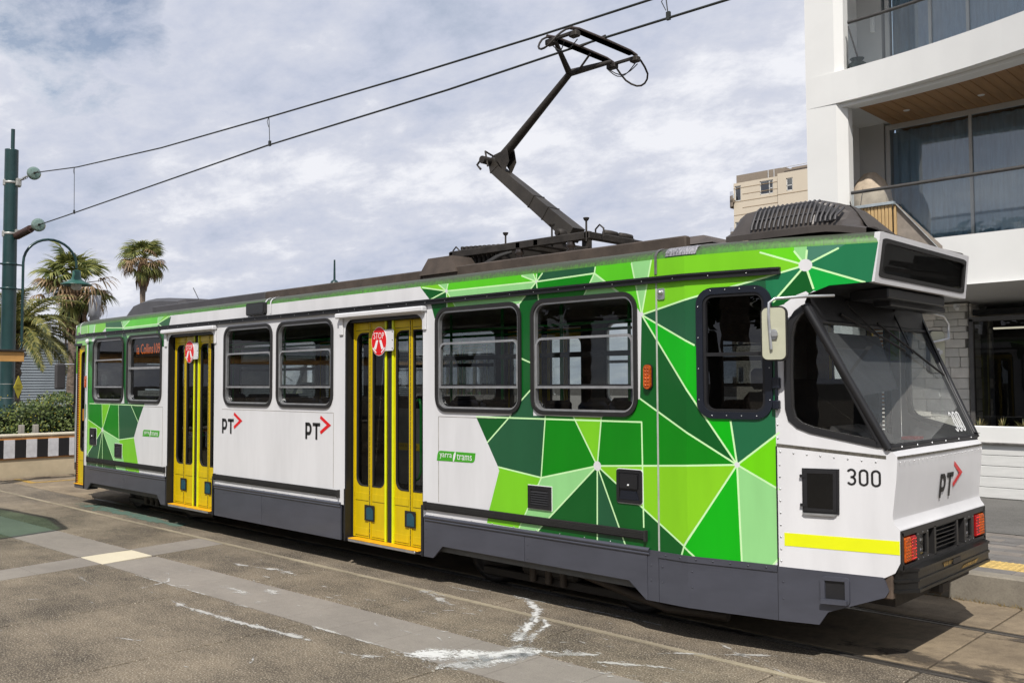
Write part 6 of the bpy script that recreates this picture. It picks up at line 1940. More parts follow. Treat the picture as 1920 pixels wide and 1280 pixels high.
# barrier wall at the end of the track
BW = thing('barrier_wall', 'low cream rendered wall at the end of the track', 'wall', (-18.8, 0.8, 0))
CRM = mat('cream_render', (0.52, 0.43, 0.29), 0.85, 0, 0.12, 1.6, bump=0.15, bscale=20)
mb = MB(); mb.box(-19.0, -18.66, -14, 2.75, -0.02, 0.90, 0, 0.015); mb.build('wall_body', CRM, BW)
mb = MB()
for k in range(28): mb.box(-19.03, -18.63, -14 + k * 0.6, -13.42 + k * 0.6, 0.90, 0.945, 0, 0.008)
mb.build('coping', mat('pale_coping', (0.60, 0.54, 0.42), 0.8, 0, 0.1, 3), BW, kind='stuff')
BD = thing('striped_board', 'black and white striped end of track board with orange edges on the cream wall', 'board', (-18.64, 0.8, 0.4))
mb = MB(); mb.box(-18.655, -18.635, -9, 2.9, 0.405, 0.86); mb.build('backing_board', mat('orange_board_edge', (0.52, 0.22, 0.05), 0.6, var=0.15), BD)
k = 0; y = 2.9
while y > -8.6:
    mb = MB(); mb.box(-18.637, -18.622, y - 0.226, y - 0.003, 0.43, 0.832, 0, 0.003)
    mb.build('stripe_panel', BLACK if k % 2 == 0 else mat('white_stripe', (0.58, 0.58, 0.60), 0.55, 0, 0.1, 10), BD); k += 1; y -= 0.228
for y in (1.10, 1.40):
    mb = MB(); mb.box(-19.25, -19.12, y, y + 0.10, 0, 1.13, 0, 0.01)
    tag(mb.build('timber_stake', mat('grey_weathered_timber', (0.30, 0.28, 0.25), 0.85, stretch=(6, 6, 1))), 'left one of the two grey stakes standing behind the cream wall' if y < 1.2 else 'right one of the two grey stakes standing behind the cream wall', 'stake', 'grey stakes behind the wall')

# ================================================================== PLANTS
def leafmat(name, c1, c2, tr=0.25, sc=3):
    m = bpy.data.materials.new(name); m.use_nodes = True; t = m.node_tree; b = t.nodes['Principled BSDF']
    g = N(t, 'ShaderNodeNewGeometry')
    n = N(t, 'ShaderNodeTexNoise'); n.inputs['Scale'].default_value = sc; n.inputs['Detail'].default_value = 3; L(t, g.outputs['Position'], n.inputs['Vector'])
    v = M_(t, 'ADD', M_(t, 'MULTIPLY', n.outputs['Fac'], 0.7), M_(t, 'MULTIPLY', g.outputs['Random Per Island'], 0.5))
    r = N(t, 'ShaderNodeMapRange'); r.inputs['From Min'].default_value = 0.40; r.inputs['From Max'].default_value = 0.78; L(t, v, r.inputs['Value'])
    mx = N(t, 'ShaderNodeMix', data_type='RGBA'); mx.inputs['A'].default_value = (*c1, 1); mx.inputs['B'].default_value = (*c2, 1); L(t, r.outputs[0], mx.inputs['Factor'])
    L(t, mx.outputs['Result'], b.inputs['Base Color']); b.inputs['Roughness'].default_value = 0.5
    tl = N(t, 'ShaderNodeBsdfTranslucent'); L(t, mx.outputs['Result'], tl.inputs[0])
    ms = N(t, 'ShaderNodeMixShader'); ms.inputs[0].default_value = tr
    L(t, b.outputs[0], ms.inputs[1]); L(t, tl.outputs[0], ms.inputs[2]); L(t, ms.outputs[0], t.nodes['Material Output'].inputs[0])
    return m
HLEAF = leafmat('hedge_leaf', (0.035, 0.065, 0.015), (0.15, 0.19, 0.045), 0.2)
FLEAF = leafmat('fan_palm_green', (0.06, 0.09, 0.02), (0.34, 0.34, 0.10), 0.35)
FDRY = leafmat('fan_palm_dry', (0.20, 0.12, 0.06), (0.42, 0.30, 0.17), 0.3)
DLEAF = leafmat('date_palm_green', (0.05, 0.075, 0.025), (0.34, 0.31, 0.09), 0.3)
DRYT = mat('dry_thatch', (0.26, 0.16, 0.09), 0.9, 0, 0.3, 8, stretch=(4, 4, 0.7), bump=0.3)
BARK = mat('palm_bark', (0.22, 0.17, 0.13), 0.9, 0, 0.35, 9, stretch=(1, 1, 3), bump=0.5)
hedge = thing('hedge', 'dense rounded evergreen hedge behind the cream wall', 'hedge', (-20.9, 1.0, 0))
random.seed(11)
mb = MB()
def hedge_top(x, y):
    return 1.62 + 0.16 * sin(y * 1.7 + 0.6) + 0.10 * sin(y * 3.9 + x) + 0.22 * math.exp(-((y - 2.6) / 0.9) ** 2) - 0.35 * math.exp(-((y - 0.9) / 0.35) ** 2)
for k in range(26000):
    y = random.uniform(-6.0, 5.5)
    face = random.random()
    if face < 0.72:
        z = random.uniform(0.3, 1.0) ** 0.9 * hedge_top(-19.4, y)
        x = -19.35 - 0.32 * (z / 1.9) ** 3 + random.uniform(-0.22, 0.04) + 0.10 * sin(y * 4 + z * 5)
    else:
        x = random.uniform(-22.4, -19.5); z = hedge_top(x, y) + random.uniform(-0.15, 0.07)
    s = random.uniform(0.028, 0.055)
    n = Vector((random.gauss(0.6, 0.6), random.gauss(0, 0.6), random.gauss(0.7, 0.6))).normalized()
    a = n.orthogonal().normalized(); a.rotate(Matrix.Rotation(random.uniform(0, 6.28), 3, n)); b = n.cross(a)
    c0 = Vector((x, y, z))
    mb.add([c0 - a * s, c0 - b * s * 0.45, c0 + a * s, c0 + b * s * 0.45], [(0, 1, 2, 3)])
mb.build('foliage', HLEAF, hedge, kind='stuff')
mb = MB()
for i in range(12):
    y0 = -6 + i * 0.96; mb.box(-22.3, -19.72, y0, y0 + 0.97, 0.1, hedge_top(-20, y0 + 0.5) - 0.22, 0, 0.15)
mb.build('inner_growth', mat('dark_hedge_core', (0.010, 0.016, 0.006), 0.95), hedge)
flw = mat('yellow_blossom', (0.75, 0.60, 0.08), 0.7)
mb = MB()
for k in range(130):
    y = random.uniform(-1, 3.2); z = random.uniform(0.95, 1.8); x = -19.30 - 0.32 * (z / 1.9) ** 3 + random.uniform(-0.05, 0.05); s = 0.016
    mb.add([(x, y - s, z), (x, y, z - s), (x, y + s, z), (x + 0.01, y, z + s)], [(0, 1, 2, 3)])
mb.build('blossom', flw, hedge, kind='stuff')

def fan_leaf(rng, R, stalk, droop, wind=(0.0, 0.0), nb=22, dry=False):
    """one palmate leaf along +x from the origin, blades bent down at the tips"""
    mb = MB()
    P = [(0, 0, 0), (stalk * 0.5, 0, 0.05 * stalk), (stalk, 0, -0.02 * stalk)]
    mb.tube(P, [0.022, 0.016, 0.012], 5, 1, smooth=False)
    c = Vector(P[-1])
    for k in range(nb):
        t = (k + 0.5) / nb; a = radians(-115 + 230 * t) + rng.uniform(-0.06, 0.06)
        l = R * (0.75 + 0.25 * cos(a)) * rng.uniform(0.8, 1.1)
        prev = c; seg = 5; w0 = 0.05 * R
        d = Vector((cos(a), sin(a), 0.10))
        vs = []
        p = c.copy()
        for i in range(seg + 1):
            s = i / seg
            wv = w0 * (0.35 + 1.1 * s if s < 0.45 else 0.85 * (1 - (s - 0.45) / 0.55) + 0.03)
            side = Vector((-sin(a), cos(a), 0))
            vs += [p - side * wv + Vector((0, 0, wv * 0.5)), p + side * wv - Vector((0, 0, wv * 0.2))]
            dd = Vector((cos(a) * (1 - s * droop * 0.6) + wind[0] * s, sin(a) * (1 - s * droop * 0.6) + wind[1] * s, 0.12 - droop * (s ** 1.4) * 1.7 + rng.uniform(-.12, .12)))
            p = p + dd.normalized() * (l / seg)
        mb.add(vs, [(2 * i, 2 * i + 1, 2 * i + 3, 2 * i + 2) for i in range(seg)], 0)
    return mb
def fan_palm(name, label, x, y, h, R, trunk_r, seed, nleaf=34, skirt=1.2):
    t = thing(name, label, 'palm tree', (x, y, 0), 'fan palms beyond the hedge')
    rng = random.Random(seed)
    mb = MB()
    P = [(x + 0.05 * sin(k), y, h * k / 14) for k in range(15)]
    mb.tube(P, [trunk_r * (1.35 - 0.35 * min(1, k / 4)) + (0.02 if k % 2 else 0) for k in range(15)], 12, smooth=True)
    mb.build('trunk', BARK, t)
    # old hanging leaves under the crown
    mb = MB()
    for k in range(int(120 * skirt)):
        a = rng.uniform(0, 2 * pi); z0 = h - rng.uniform(-0.05, 0.5) * R; l = rng.uniform(0.5, 1.2) * R * skirt * 0.75; r0 = trunk_r * 1.1; r1 = trunk_r * rng.uniform(1.2, 3.0)
        w = rng.uniform(0.02, 0.05) * R
        p0 = Vector((x + r0 * cos(a), y + r0 * sin(a), z0)); p1 = Vector((x + r1 * cos(a), y + r1 * sin(a), z0 - l * 0.5)); p2 = Vector((x + r1 * 0.9 * cos(a), y + r1 * 0.9 * sin(a), z0 - l))
        s = Vector((-sin(a), cos(a), 0))
        mb.add([p0 - s * w, p0 + s * w, p1 + s * w * 1.6, p1 - s * w * 1.6, p2 + s * w * 0.3, p2 - s * w * 0.3], [(0, 1, 2, 3), (3, 2, 4, 5)])
    mb.build('thatch', DRYT, t)
    var = []
    for k in range(5):
        m = fan_leaf(rng, R * 0.50, R * 0.48, 1.0 + 0.22 * k, (0.35, 0.25))
        var.append(m)
    dry = [fan_leaf(rng, R * 0.45, R * 0.6, 1.5, (0.2, 0.1), 14), fan_leaf(rng, R * 0.45, R * 0.55, 1.2, (0.3, 0.2), 12)]
    objs = []
    for i in range(nleaf):
        isdry = i % 5 in (2, 4) and i > nleaf * 0.25
        src = rng.choice(dry) if isdry else rng.choice(var)
        az = i * 2.399 + rng.uniform(-0.3, 0.3)
        el = (1.25 - 2.15 * (i / nleaf)) if not isdry else rng.uniform(-0.9, 0.35)
        key = (id(src))
        o = next((q for kk, q in objs if kk == key), None)
        if o is None:
            m2 = MB(); m2.v = list(src.v); m2.f = src.f; m2.mi = src.mi; m2.sm = src.sm
            o = m2.build('dry_leaf' if isdry else 'leaf', [FDRY if isdry else FLEAF, DRYT if isdry else FLEAF], t, origin=(0, 0, 0)); objs.append((key, o)); n = o
        else:
            n = o.copy(); COL.objects.link(n)
        n.parent = t
        n.location = (0, 0, h + rng.uniform(-0.15, 0.10) * R)
        n.rotation_euler = (rng.uniform(-0.5, 0.5), -el, az)
        s = rng.uniform(0.85, 1.12); n.scale = (s, s, s)
    return t
fan_palm('fan_palm', 'wind blown fan palm right behind the curved lamp arm, nearer and wider of the two', -30.0, 6.30, 5.55, 1.70, 0.17, 5, 62, 1.0)
fan_palm('fan_palm', 'tall lone fan palm against the sky between the lamp and the tram roof', -60.0, 22.2, 10.75, 2.1, 0.17, 8, 64, 0.75)

def date_frond(rng, Lf, rise, droop, nl=52):
    mb = MB(); n = 14; P = []; p = Vector((0, 0, 0)); ang = rise
    for i in range(n + 1):
        P.append(p.copy()); ang = rise - droop * (i / n) ** 1.3
        p = p + Vector((cos(ang), 0, sin(ang))) * (Lf / n)
    mb.tube(P, [0.035 * (1 - 0.85 * i / n) for i in range(n + 1)], 5, 1, smooth=False)
    for k in range(nl):
        t = 0.12 + 0.88 * k / nl; f = t * n; i = min(int(f), n - 1); q = P[i].lerp(P[i + 1], f - i); d = (P[i + 1] - P[i]).normalized()
        l = Lf * 0.15 * (sin(pi * min(1, t * 0.9 + 0.12)) ** 0.6) * rng.uniform(0.8, 1.15)
        up = Vector((-d.z, 0, d.x))
        for s in (-1, 1):
            dr = (d * 0.75 + Vector((0, s * 0.85, 0)) + up * rng.uniform(0.05, 0.4)).normalized()
            tip = q + dr * l + Vector((0, 0, -l * 0.35)); mid = q + dr * l * 0.5 + Vector((0, 0, -l * 0.05))
            w = d * 0.016
            mb.add([q - w, q + w, mid + w * 1.3, mid - w * 1.3, tip], [(0, 1, 2, 3), (3, 2, 4)], 0)
    return mb
def date_palm(label, x, y, h, Lf, tr, seed, nf=46, group='date palms'):
    t = thing('date_palm', label, 'palm tree', (x, y, 0), group)
    rng = random.Random(seed)
    mb = MB(); P = [(x, y, h * k / 24) for k in range(25)]
    mb.tube(P, [tr * (1.1 if k % 2 else 0.96) * (1.15 if k > 20 else 1) for k in range(25)], 14, smooth=False)
    mb.build('trunk', BARK, t)
    mb = MB()
    for k in range(90):
        a = rng.uniform(0, 6.28); z = h + rng.uniform(-0.7, 0.25); r = tr * rng.uniform(0.9, 1.25); s = Vector((-sin(a), cos(a), 0)) * 0.05; u = Vector((cos(a), sin(a), 0))
        p = Vector((x, y, z)) + u * r
        mb.add([p - s, p + s, p + u * 0.16 + s * 0.6 + Vector((0, 0, 0.22)), p + u * 0.16 - s * 0.6 + Vector((0, 0, 0.22))], [(0, 1, 2, 3)])
    mb.build('leaf_bases', DRYT, t)
    var = [date_frond(rng, Lf, r_, d_) for r_, d_ in ((1.15, 1.5), (0.8, 1.9), (0.5, 1.8), (0.2, 1.7))]
    first = {}
    for i in range(nf):
        k = min(3, int(i / nf * 4)); az = i * 2.399 + rng.uniform(-0.2, 0.2)
        if k not in first:
            first[k] = n = var[k].build('frond', [DLEAF, DLEAF], t, origin=(0, 0, 0))
        else:
            n = first[k].copy(); COL.objects.link(n)
        n.parent = t; n.location = (0.15 * cos(az), 0.15 * sin(az), h + 0.1); s = rng.uniform(0.85, 1.1); n.scale = (s, s, s)
        n.rotation_euler = (rng.uniform(-0.25, 0.25), 0.12 * rng.uniform(-1, 1), az)
    return t
date_palm('feathery date palm behind the green pole with fronds hanging to the hedge', -25.6, 2.85, 3.35, 2.35, 0.33, 4, 64)

# ================================================================== LEFT BACKGROUND
SB = thing('shingled_building', 'low grey boarded building beyond the palms on the left', 'building', (-41, 9, 0))
BOARDG = mat('blue_grey_boards', (0.22, 0.25, 0.27), 0.8, 0, 0.12, 3, stretch=(1, 0.5, 4))
mb = MB(); mb.box(-48, -40.02, 1.0, 30, 0, 3.9); mb.build('wall', mat('grey_wall_core', (0.2, 0.22, 0.24), 0.8), SB)
for k in range(30):
    z = 0.3 + k * 0.12
    mb = MB(); mb.add([(-40.0, 1.0, z), (-40.0, 30, z), (-40.015, 30, z + 0.122), (-40.015, 1.0, z + 0.122), (-39.975, 1.0, z), (-39.975, 30, z)], [(4, 5, 2, 3), (0, 1, 5, 4)])
    mb.build('board', BOARDG, SB)
mb = MB(); mb.box(-48.2, -39.85, 0.9, 30.2, 3.9, 4.0); mb.box(-44, -43.6, 3, 12, 4.0, 4.35); mb.build('roof', mat('pale_roof_sheet', (0.45, 0.47, 0.48), 0.6), SB)
mb = MB()
for y in (8.1, 9.0, 9.4, 9.9):
    mb.tube([(-40.4, y, 4.0), (-40.4, y + 0.05, 4.75)], 0.02, 5)
mb.tube([(-40.4, 6.8, 4.35), (-40.4, 11, 4.5)], 0.015, 5); mb.tube([(-40.4, 8.0, 3.95), (-40.4, 8.5, 4.35)], 0.03, 5); mb.tube([(-40.4, 8.5, 3.95), (-40.4, 8.9, 4.35)], 0.03, 5)
mb.build('roof_frame', WHITE, SB)
t = thing('vent_stack', 'plain grey cylindrical stack showing above the rear roof of the tram', 'stack', (-29.0, 6.62, 0))
mb = MB(); mb.lathe([(0.16, 0.0), (0.16, 4.35), (0.20, 4.36), (0.20, 5.07), (0.19, 5.09), (0.001, 5.10)], (-29.0, 6.62, 0), 'z', 24); mb.build('stack_body', mat('light_grey_cylinder', (0.42, 0.43, 0.46), 0.6, 0, 0.02), t)
t = thing('street_lamp', 'smaller hooked green street lamp in front of the fan palm', 'street lamp', (-32, 7.74, 0))
mb = MB(); P = [(-32, 7.74, 0), (-32, 7.74, 5.0)] + [(-32, 7.36 + 0.38 * cos(radians(a)), 5.15 + 0.40 * sin(radians(a))) for a in range(0, 181, 15)] + [(-32, 6.98, 5.1)]
mb.tube(P, 0.035, 8); mb.build('post', POLEG, t)
mb = MB(); mb.lathe([(0.04, 0.30), (0.07, 0.26), (0.08, 0.16), (0.24, 0.04), (0.25, 0.02), (0.12, 0.06)], (-32, 6.98, 4.93), 'z', 18); mb.build('lamp_shade', mat('blue_green_enamel', rgb(50, 88, 100), 0.35), t)
mb = MB(); mb.lathe([(0.09, 0.05), (0.06, 0.0), (0.001, -0.01)], (-32, 6.98, 4.93), 'z', 12); mb.build('lamp_globe', MATS['frosted_lamp_glass'], t)

# timber-framed shelter on the near side, mostly out of the picture on the left
SH = thing('timber_shelter', 'shelter with orange timber beam reaching in from the left edge', 'shelter', (-16.8, -3, 0))
TIM = mat('orange_timber', (0.62, 0.33, 0.10), 0.55, 0, 0.15, 3, stretch=(3, 0.6, 6), bump=0.04)
mb = MB(); mb.box(-16.95, -16.80, -9, 0.40, 2.505, 2.70, 0, 0.004); mb.build('beam', TIM, SH)
mb = MB(); mb.box(-17.0, -16.76, -9, 0.43, 2.705, 2.745, 0, 0.004); mb.build('flashing', DARKM, SH)
mb = MB(); mb.box(-17.3, -17.15, -0.35, -0.12, 0.9, 2.5, 0, 0.004); mb.box(-17.31, -17.14, -0.36, -0.11, 2.36, 2.44, 1); mb.build('post', [BLACK, RED], SH)
def off(p, z=3.0): return (p[0] + 0.45 * z, p[1] - 0.65 * z)
GR = [off(p) for p in ((-10.42, -1.10), (-11.68, -0.86), (-13.3, -1.0), (-15.5, -1.3), (-16.5, -5.0), (-9.4, -5.0))]
m = bpy.data.materials.new('green_roof_glazing'); m.use_nodes = True; tt = m.node_tree; tt.nodes.clear()
o_ = N(tt, 'ShaderNodeOutputMaterial'); tr = N(tt, 'ShaderNodeBsdfTransparent'); g_ = N(tt, 'ShaderNodeTexCoord'); nn = N(tt, 'ShaderNodeTexNoise'); nn.inputs['Scale'].default_value = 1.2
L(tt, g_.outputs['Object'], nn.inputs['Vector']); rr_ = N(tt, 'ShaderNodeValToRGB'); rr_.color_ramp.elements[0].color = (0.14, 0.34, 0.20, 1); rr_.color_ramp.elements[1].color = (0.24, 0.46, 0.30, 1)
L(tt, nn.outputs['Fac'], rr_.inputs[0]); L(tt, rr_.outputs[0], tr.inputs[0]); L(tt, tr.outputs[0], o_.inputs[0])
SH2 = thing('glazed_shelter', 'green glazed shelter roof left of the camera that tints its shadow green', 'shelter', (-11, -6, 0))
mb = MB(); mb.add([(x, y, 3.0) for x, y in GR], [tuple(range(6))]); mb.build('roof_glazing', m, SH2)
mb = MB()
for a, b in zip(GR, GR[1:] + GR[:1]):
    mb.tube([(a[0], a[1], 3.0), (b[0], b[1], 3.0)], 0.05, 4)
for k in range(1, 3):
    a = Vector(GR[0]).lerp(Vector(GR[5]), k * 0.28); mb.tube([(a.x, a.y, 3.02), (a.x - 6, a.y + 0.3, 3.02)], 0.045, 4)
mb.box(-9.2, -8.2, -6.98, -6.9, 2.96, 3.04); mb.build('roof_frame', DARKM, SH2)
for p in ((-8.2, -6.9), (-14.8, -6.9)):
    mb = MB(); mb.tube([(p[0], p[1], 0), (p[0], p[1], 3.0)], 0.06, 8); mb.build('post', DARKM, SH2)

# broad trees across the plaza behind the camera: they darken what the paint and glass reflect
BARK2 = mat('grey_bark', (0.12, 0.10, 0.08), 0.9, bump=0.4)
TL = leafmat('broad_leaf', (0.025, 0.045, 0.015), (0.07, 0.10, 0.03), 0.2)
tsrc = None
random.seed(31)
mbt = MB()
for k in range(2600):
    a = random.uniform(0, 6.28); e = random.uniform(-0.5, 1.5); r = 4.2 * random.uniform(0.6, 1.0) * (1 + 0.18 * sin(a * 3) * cos(e * 2))
    c0 = Vector((r * cos(a) * cos(e), r * sin(a) * cos(e), 6.2 + 0.75 * r * sin(e))); s = random.uniform(0.22, 0.42)
    n = c0.normalized() + Vector((random.gauss(0, .5), random.gauss(0, .5), random.gauss(0, .5))); n.normalize(); u = n.orthogonal().normalized(); v = n.cross(u)
    mbt.add([c0 - u * s, c0 - v * s * 0.7, c0 + u * s, c0 + v * s * 0.7], [(0, 1, 2, 3)])
for i, (x, y) in enumerate(((-46, -24), (-38, -29), (-30, -25), (-22, -30), (-14, -27), (-6, -31), (2, -28), (10, -30), (18, -26), (26, -27), (33, -20), (38, -12), (40, -3))):
    t = thing('broad_tree', 'broad dark tree %s across the plaza behind the camera' % ('first', 'second', 'third', 'fourth', 'fifth', 'sixth', 'seventh', 'eighth', 'ninth', 'tenth', 'eleventh', 'twelfth', 'thirteenth')[i], 'tree', (x, y, 0), 'trees behind the camera')
    if tsrc is None:
        cr_ = mbt.build('crown', TL, t, origin=(0, 0, 0)); mb = MB(); mb.tube([(0, 0, 0), (0.1, 0, 2), (0, 0.1, 4.5)], [0.35, 0.25, 0.18], 10); mb.tube([(0, 0, 2.4), (1.2, 0.3, 5)], [0.16, 0.08], 6); mb.tube([(0, 0, 2.6), (-1.1, -0.5, 5)], [0.16, 0.08], 6)
        tk_ = mb.build('trunk', BARK2, t, origin=(0, 0, 0)); tsrc = (cr_, tk_)
        cr_.location = (0, 0, 0); tk_.location = (0, 0, 0)
    else:
        for q in tsrc: copy_at(q, t, (0, 0, 0), (0, 0, i * 1.3), (1.1, 1.1, 0.9 + 0.05 * (i % 5)))
E_ = thing('corner_building', 'plain pale building closing the street to the right of the picture', 'building', (26, 16, 0))
mb = MB(); mb.box(9, 44, 12, 26, 0, 11); mb.build('wall', WRS_ if False else mat('pale_street_wall', (0.4, 0.39, 0.37), 0.8), E_)
for k in range(8):
    for z in (1.2, 4.6, 8.0):
        mb = MB(); mb.box(11 + k * 4, 13.2 + k * 4, 11.95, 11.99, z, z + 1.7); mb.build('window', BLACK, E_)

# palms behind the camera, seen only as reflections in the tram glass
for i, (x, y, h) in enumerate(((-9.5, -15.0, 5.5), (-3.0, -17.0, 6.5), (4.0, -15.5, 6.0), (-16.0, -17, 6.0))):
    date_palm(['date palm', 'second date palm', 'third date palm', 'fourth date palm'][i] + ' behind the camera, reflected in the tram glass', x, y, h, 3.4, 0.35, 40 + i, 40, 'palms behind the camera')

# ================================================================== WHITE BUILDING ON THE RIGHT
B = thing('white_apartment_building', 'white rendered apartment building with curved balconies and glass balustrades', 'building', (0, 12, 0))
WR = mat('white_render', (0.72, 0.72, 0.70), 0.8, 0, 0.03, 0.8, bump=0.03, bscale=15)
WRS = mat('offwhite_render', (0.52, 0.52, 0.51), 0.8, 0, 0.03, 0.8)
mb = MB()
mb.prism([(-4.60, 10.0), (-4.02, 10.0), (-3.86, 10.14), (-3.86, 10.45), (-4.60, 10.45)], 0.2, 4.45, lambda u, v, d: (u, v, d)); mb.build('corner_pillar', WR, B)
mb = MB(); mb.prism([(-4.60, 10.0), (-4.02, 10.0), (-3.87, 10.16), (-3.87, 10.35), (-4.60, 10.35)], 4.45, 7.13, lambda u, v, d: (u, v, d)); mb.build('corner_pillar', WR, B)
mb = MB(); mb.prism([(-4.60, 10.0), (-4.04, 10.0), (-3.90, 10.10), (-3.90, 10.3), (-4.60, 10.3)], 7.70, 12, lambda u, v, d: (u, v, d)); mb.build('corner_pillar', WR, B)
def curve(x0, x1, base, amp, n=16):
    return [(x0 + (x1 - x0) * k / n, base - amp * ((k / n) ** 2)) for k in range(n + 1)]
# slabs
def floor_slab(z0, z1, amp, nm='balcony_slab'):
    mb = MB(); P = curve(-4.60, 3.5, 10.0, amp)
    Q = P + [(3.5, 12.6), (-4.60, 12.6)]
    mb.prism(Q, z0, z1, lambda u, v, d: (u, v, d)); return mb.build(nm, WR, B)
floor_slab(3.62, 4.45, 0.35); floor_slab(7.13, 7.71, 2.9); floor_slab(10.6, 11.2, 3.5)
# timber soffit planks under the second slab
TS = mat('honey_timber_soffit', (0.42, 0.235, 0.10), 0.5, 0, 0.15, 2.0, stretch=(4, 0.4, 1))
for k in range(24):
    x0 = -3.78 + k * 0.20
    yk = 10.0 - 2.9 * ((x0 + 4.6) / 8.1) ** 2 + 0.32
    mb = MB(); mb.box(x0 + 0.004, x0 + 0.196, yk, 12.6, 7.085, 7.12, 0, 0.004); mb.build('plank', TS, B)
mb = MB(); mb.prism(curve(-4.0, 3.4, 10.06, 2.6) + list(reversed(curve(-4.0, 3.4, 10.34, 2.6))), 7.06, 7.129, lambda u, v, d: (u, v, d)); mb.build('soffit_edge', WR, B)
for x in (-3.2, -1.9):
    mb = MB(); mb.lathe([(0.001, -0.012), (0.05, -0.01), (0.06, 0)], (x, 11.2, 7.085), 'z', 12); mb.build('downlight', WR, B)
# back walls and glazing of the balcony recesses
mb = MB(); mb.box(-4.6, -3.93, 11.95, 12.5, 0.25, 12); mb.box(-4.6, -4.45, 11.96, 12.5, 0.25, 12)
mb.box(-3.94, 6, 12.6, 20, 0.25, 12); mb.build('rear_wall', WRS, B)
mb = MB(); mb.box(-4.59, -4.42, 10.46, 11.94, 0.25, 12); mb.build('return_wall', WR, B)
CURT = mat('pale_blue_curtain', (0.78, 0.82, 0.85), 0.9, 0, 0.1, 4, stretch=(6, 1, 0.5))
def glazing(x0, x1, z0, z1, y, mull, par, frame=WRS):
    mb = MB(); mb.box(x0, x1, y - 0.05, y + 0.02, z1, z1 + 0.10); mb.box(x0, x0 + 0.08, y - 0.05, y + 0.02, z0, z1); mb.box(x0, x1, y - 0.05, y + 0.02, z0, z0 + 0.06)
    for x in mull: mb.box(x - 0.025, x + 0.025, y - 0.06, y + 0.02, z0, z1)
    w = mb.build('glazed_door', frame, par)
    xs = [x0 + 0.08] + list(mull) + [x1]
    for a, b in zip(xs[:-1], xs[1:]):
        mb = MB(); mb.add([(a, y - 0.01, z0 + 0.06), (b, y - 0.01, z0 + 0.06), (b, y - 0.01, z1), (a, y - 0.01, z1)], [(0, 1, 2, 3)]); mb.build('pane', BGL, w)
    mb = MB(); n = int((x1 - x0) / 0.03)
    mb.grid([[(x0 + 0.05 + k * 0.03, y + 0.22 + 0.045 * sin(k * 0.9) + 0.02 * sin(k * 0.37), z) for k in range(n)] for z in (z0 + 0.05, z1)]); mb.build('curtain', CURT, w)
    return w
BGL = glass_mat('blue_building_glass', (0.55, 0.70, 0.80), 1.5, 0.12)
glazing(-3.90, 4.0, 4.5, 6.98, 12.0, (-2.33, -0.75, 0.8), B)
glazing(-3.86, 4.0, 7.75, 10.4, 12.0, (-3.0, -2.32, -0.75), B)
# glass balustrades with dark handrails
BAL = glass_mat('balustrade_glass', (0.74, 0.80, 0.82), 1.5, 0.05)
HR = mat('bronze_handrail', (0.10, 0.095, 0.09), 0.45, 0.4)
for z0, zr, amp in ((4.45, 5.45, 0.28), (7.71, 8.60, 2.75)):
    P = curve(-3.80, 3.3, 9.98 + 0.10, amp)
    bal = thing('glass_balustrade', 'clear glass balcony balustrade with dark handrail on the ' + ('lower' if z0 < 5 else 'upper') + ' balcony of the white building', 'balustrade', (-3.8, 10.08, z0), 'balcony balustrades of the white building')
    mb = MB(); mb.grid([[(x, y, z0 + 0.0) for x, y in P], [(x, y, zr) for x, y in P]], 0, True); mb.build('pane', BAL, bal)
    mb = MB()
    mb.tube([(x, y, zr) for x, y in P], 0.032, 8); mb.build('handrail', HR, bal)
# timber slatted screen low on the first balcony
scn = thing('slatted_screen', 'small timber slatted screen at the end of the lower balcony', 'screen', (-3.4, 10.2, 4.45))
SL = mat('blond_timber', (0.60, 0.41, 0.19), 0.6, 0, 0.12, 4, stretch=(5, 5, 0.6))
for k in range(13):
    x = -3.80 + k * 0.062
    mb = MB(); mb.box(x + 0.004, x + 0.052, 9.86, 9.90, 4.30, 5.10, 0, 0.003); mb.build('slat', SL, scn)
for k in range(5):
    mb = MB(); mb.box(-2.99, -2.95, 9.92 + k * 0.06, 9.97 + k * 0.06, 4.30, 5.10, 0, 0.003); mb.build('slat', SL, scn)
mb = MB(); mb.box(-3.82, -2.95, 9.82, 9.92, 5.10, 5.15, 0, 0.004); mb.add([(-2.96, 9.9, 5.12), (-2.96, 9.98, 5.12), (-2.2, 9.98, 4.2), (-2.2, 9.9, 4.2)], [(0, 1, 2, 3)])
mb.add([(-2.945, 9.95, 5.12), (-2.2, 9.95, 4.3), (-2.2, 9.95, 4.2), (-2.945, 9.95, 4.2)], [(0, 1, 2, 3)], 1)
mb.build('capping', [mat('grey_metal_capping', (0.35, 0.40, 0.43), 0.5), mat('taupe_panel', (0.28, 0.24, 0.2), 0.7)], scn)
# covered barbecue
cv = thing('covered_barbecue', 'barbecue under a beige fabric cover on the lower balcony', 'barbecue', (-3.8, 11, 4.45))
mb = MB(); prof = [(0.30, 0.0), (0.34, 0.3), (0.33, 0.5), (0.36, 0.75), (0.37, 0.95), (0.34, 1.12), (0.24, 1.34), (0.10, 1.50), (0.001, 1.52)]
rows = []
for r, h in prof:
    rows.append([(-3.82 + (r + 0.018 * sin(5 * a + h * 6) + 0.01 * sin(11 * a)) * cos(a), 11.0 + (r + 0.018 * sin(5 * a + h * 6)) * sin(a), 4.46 + h) for a in [2 * pi * k / 40 for k in range(41)]])
mb.grid(rows); mb.tube([(-3.86, 10.62, 4.5), (-3.86, 10.61, 5.3), (-3.84, 10.68, 5.62)], 0.006, 4, 1)
mb.build('cover', [mat('beige_cover_fabric', (0.55, 0.45, 0.34), 0.85, 0, 0.15, 5, bump=0.15, bscale=12), DARKM], cv)
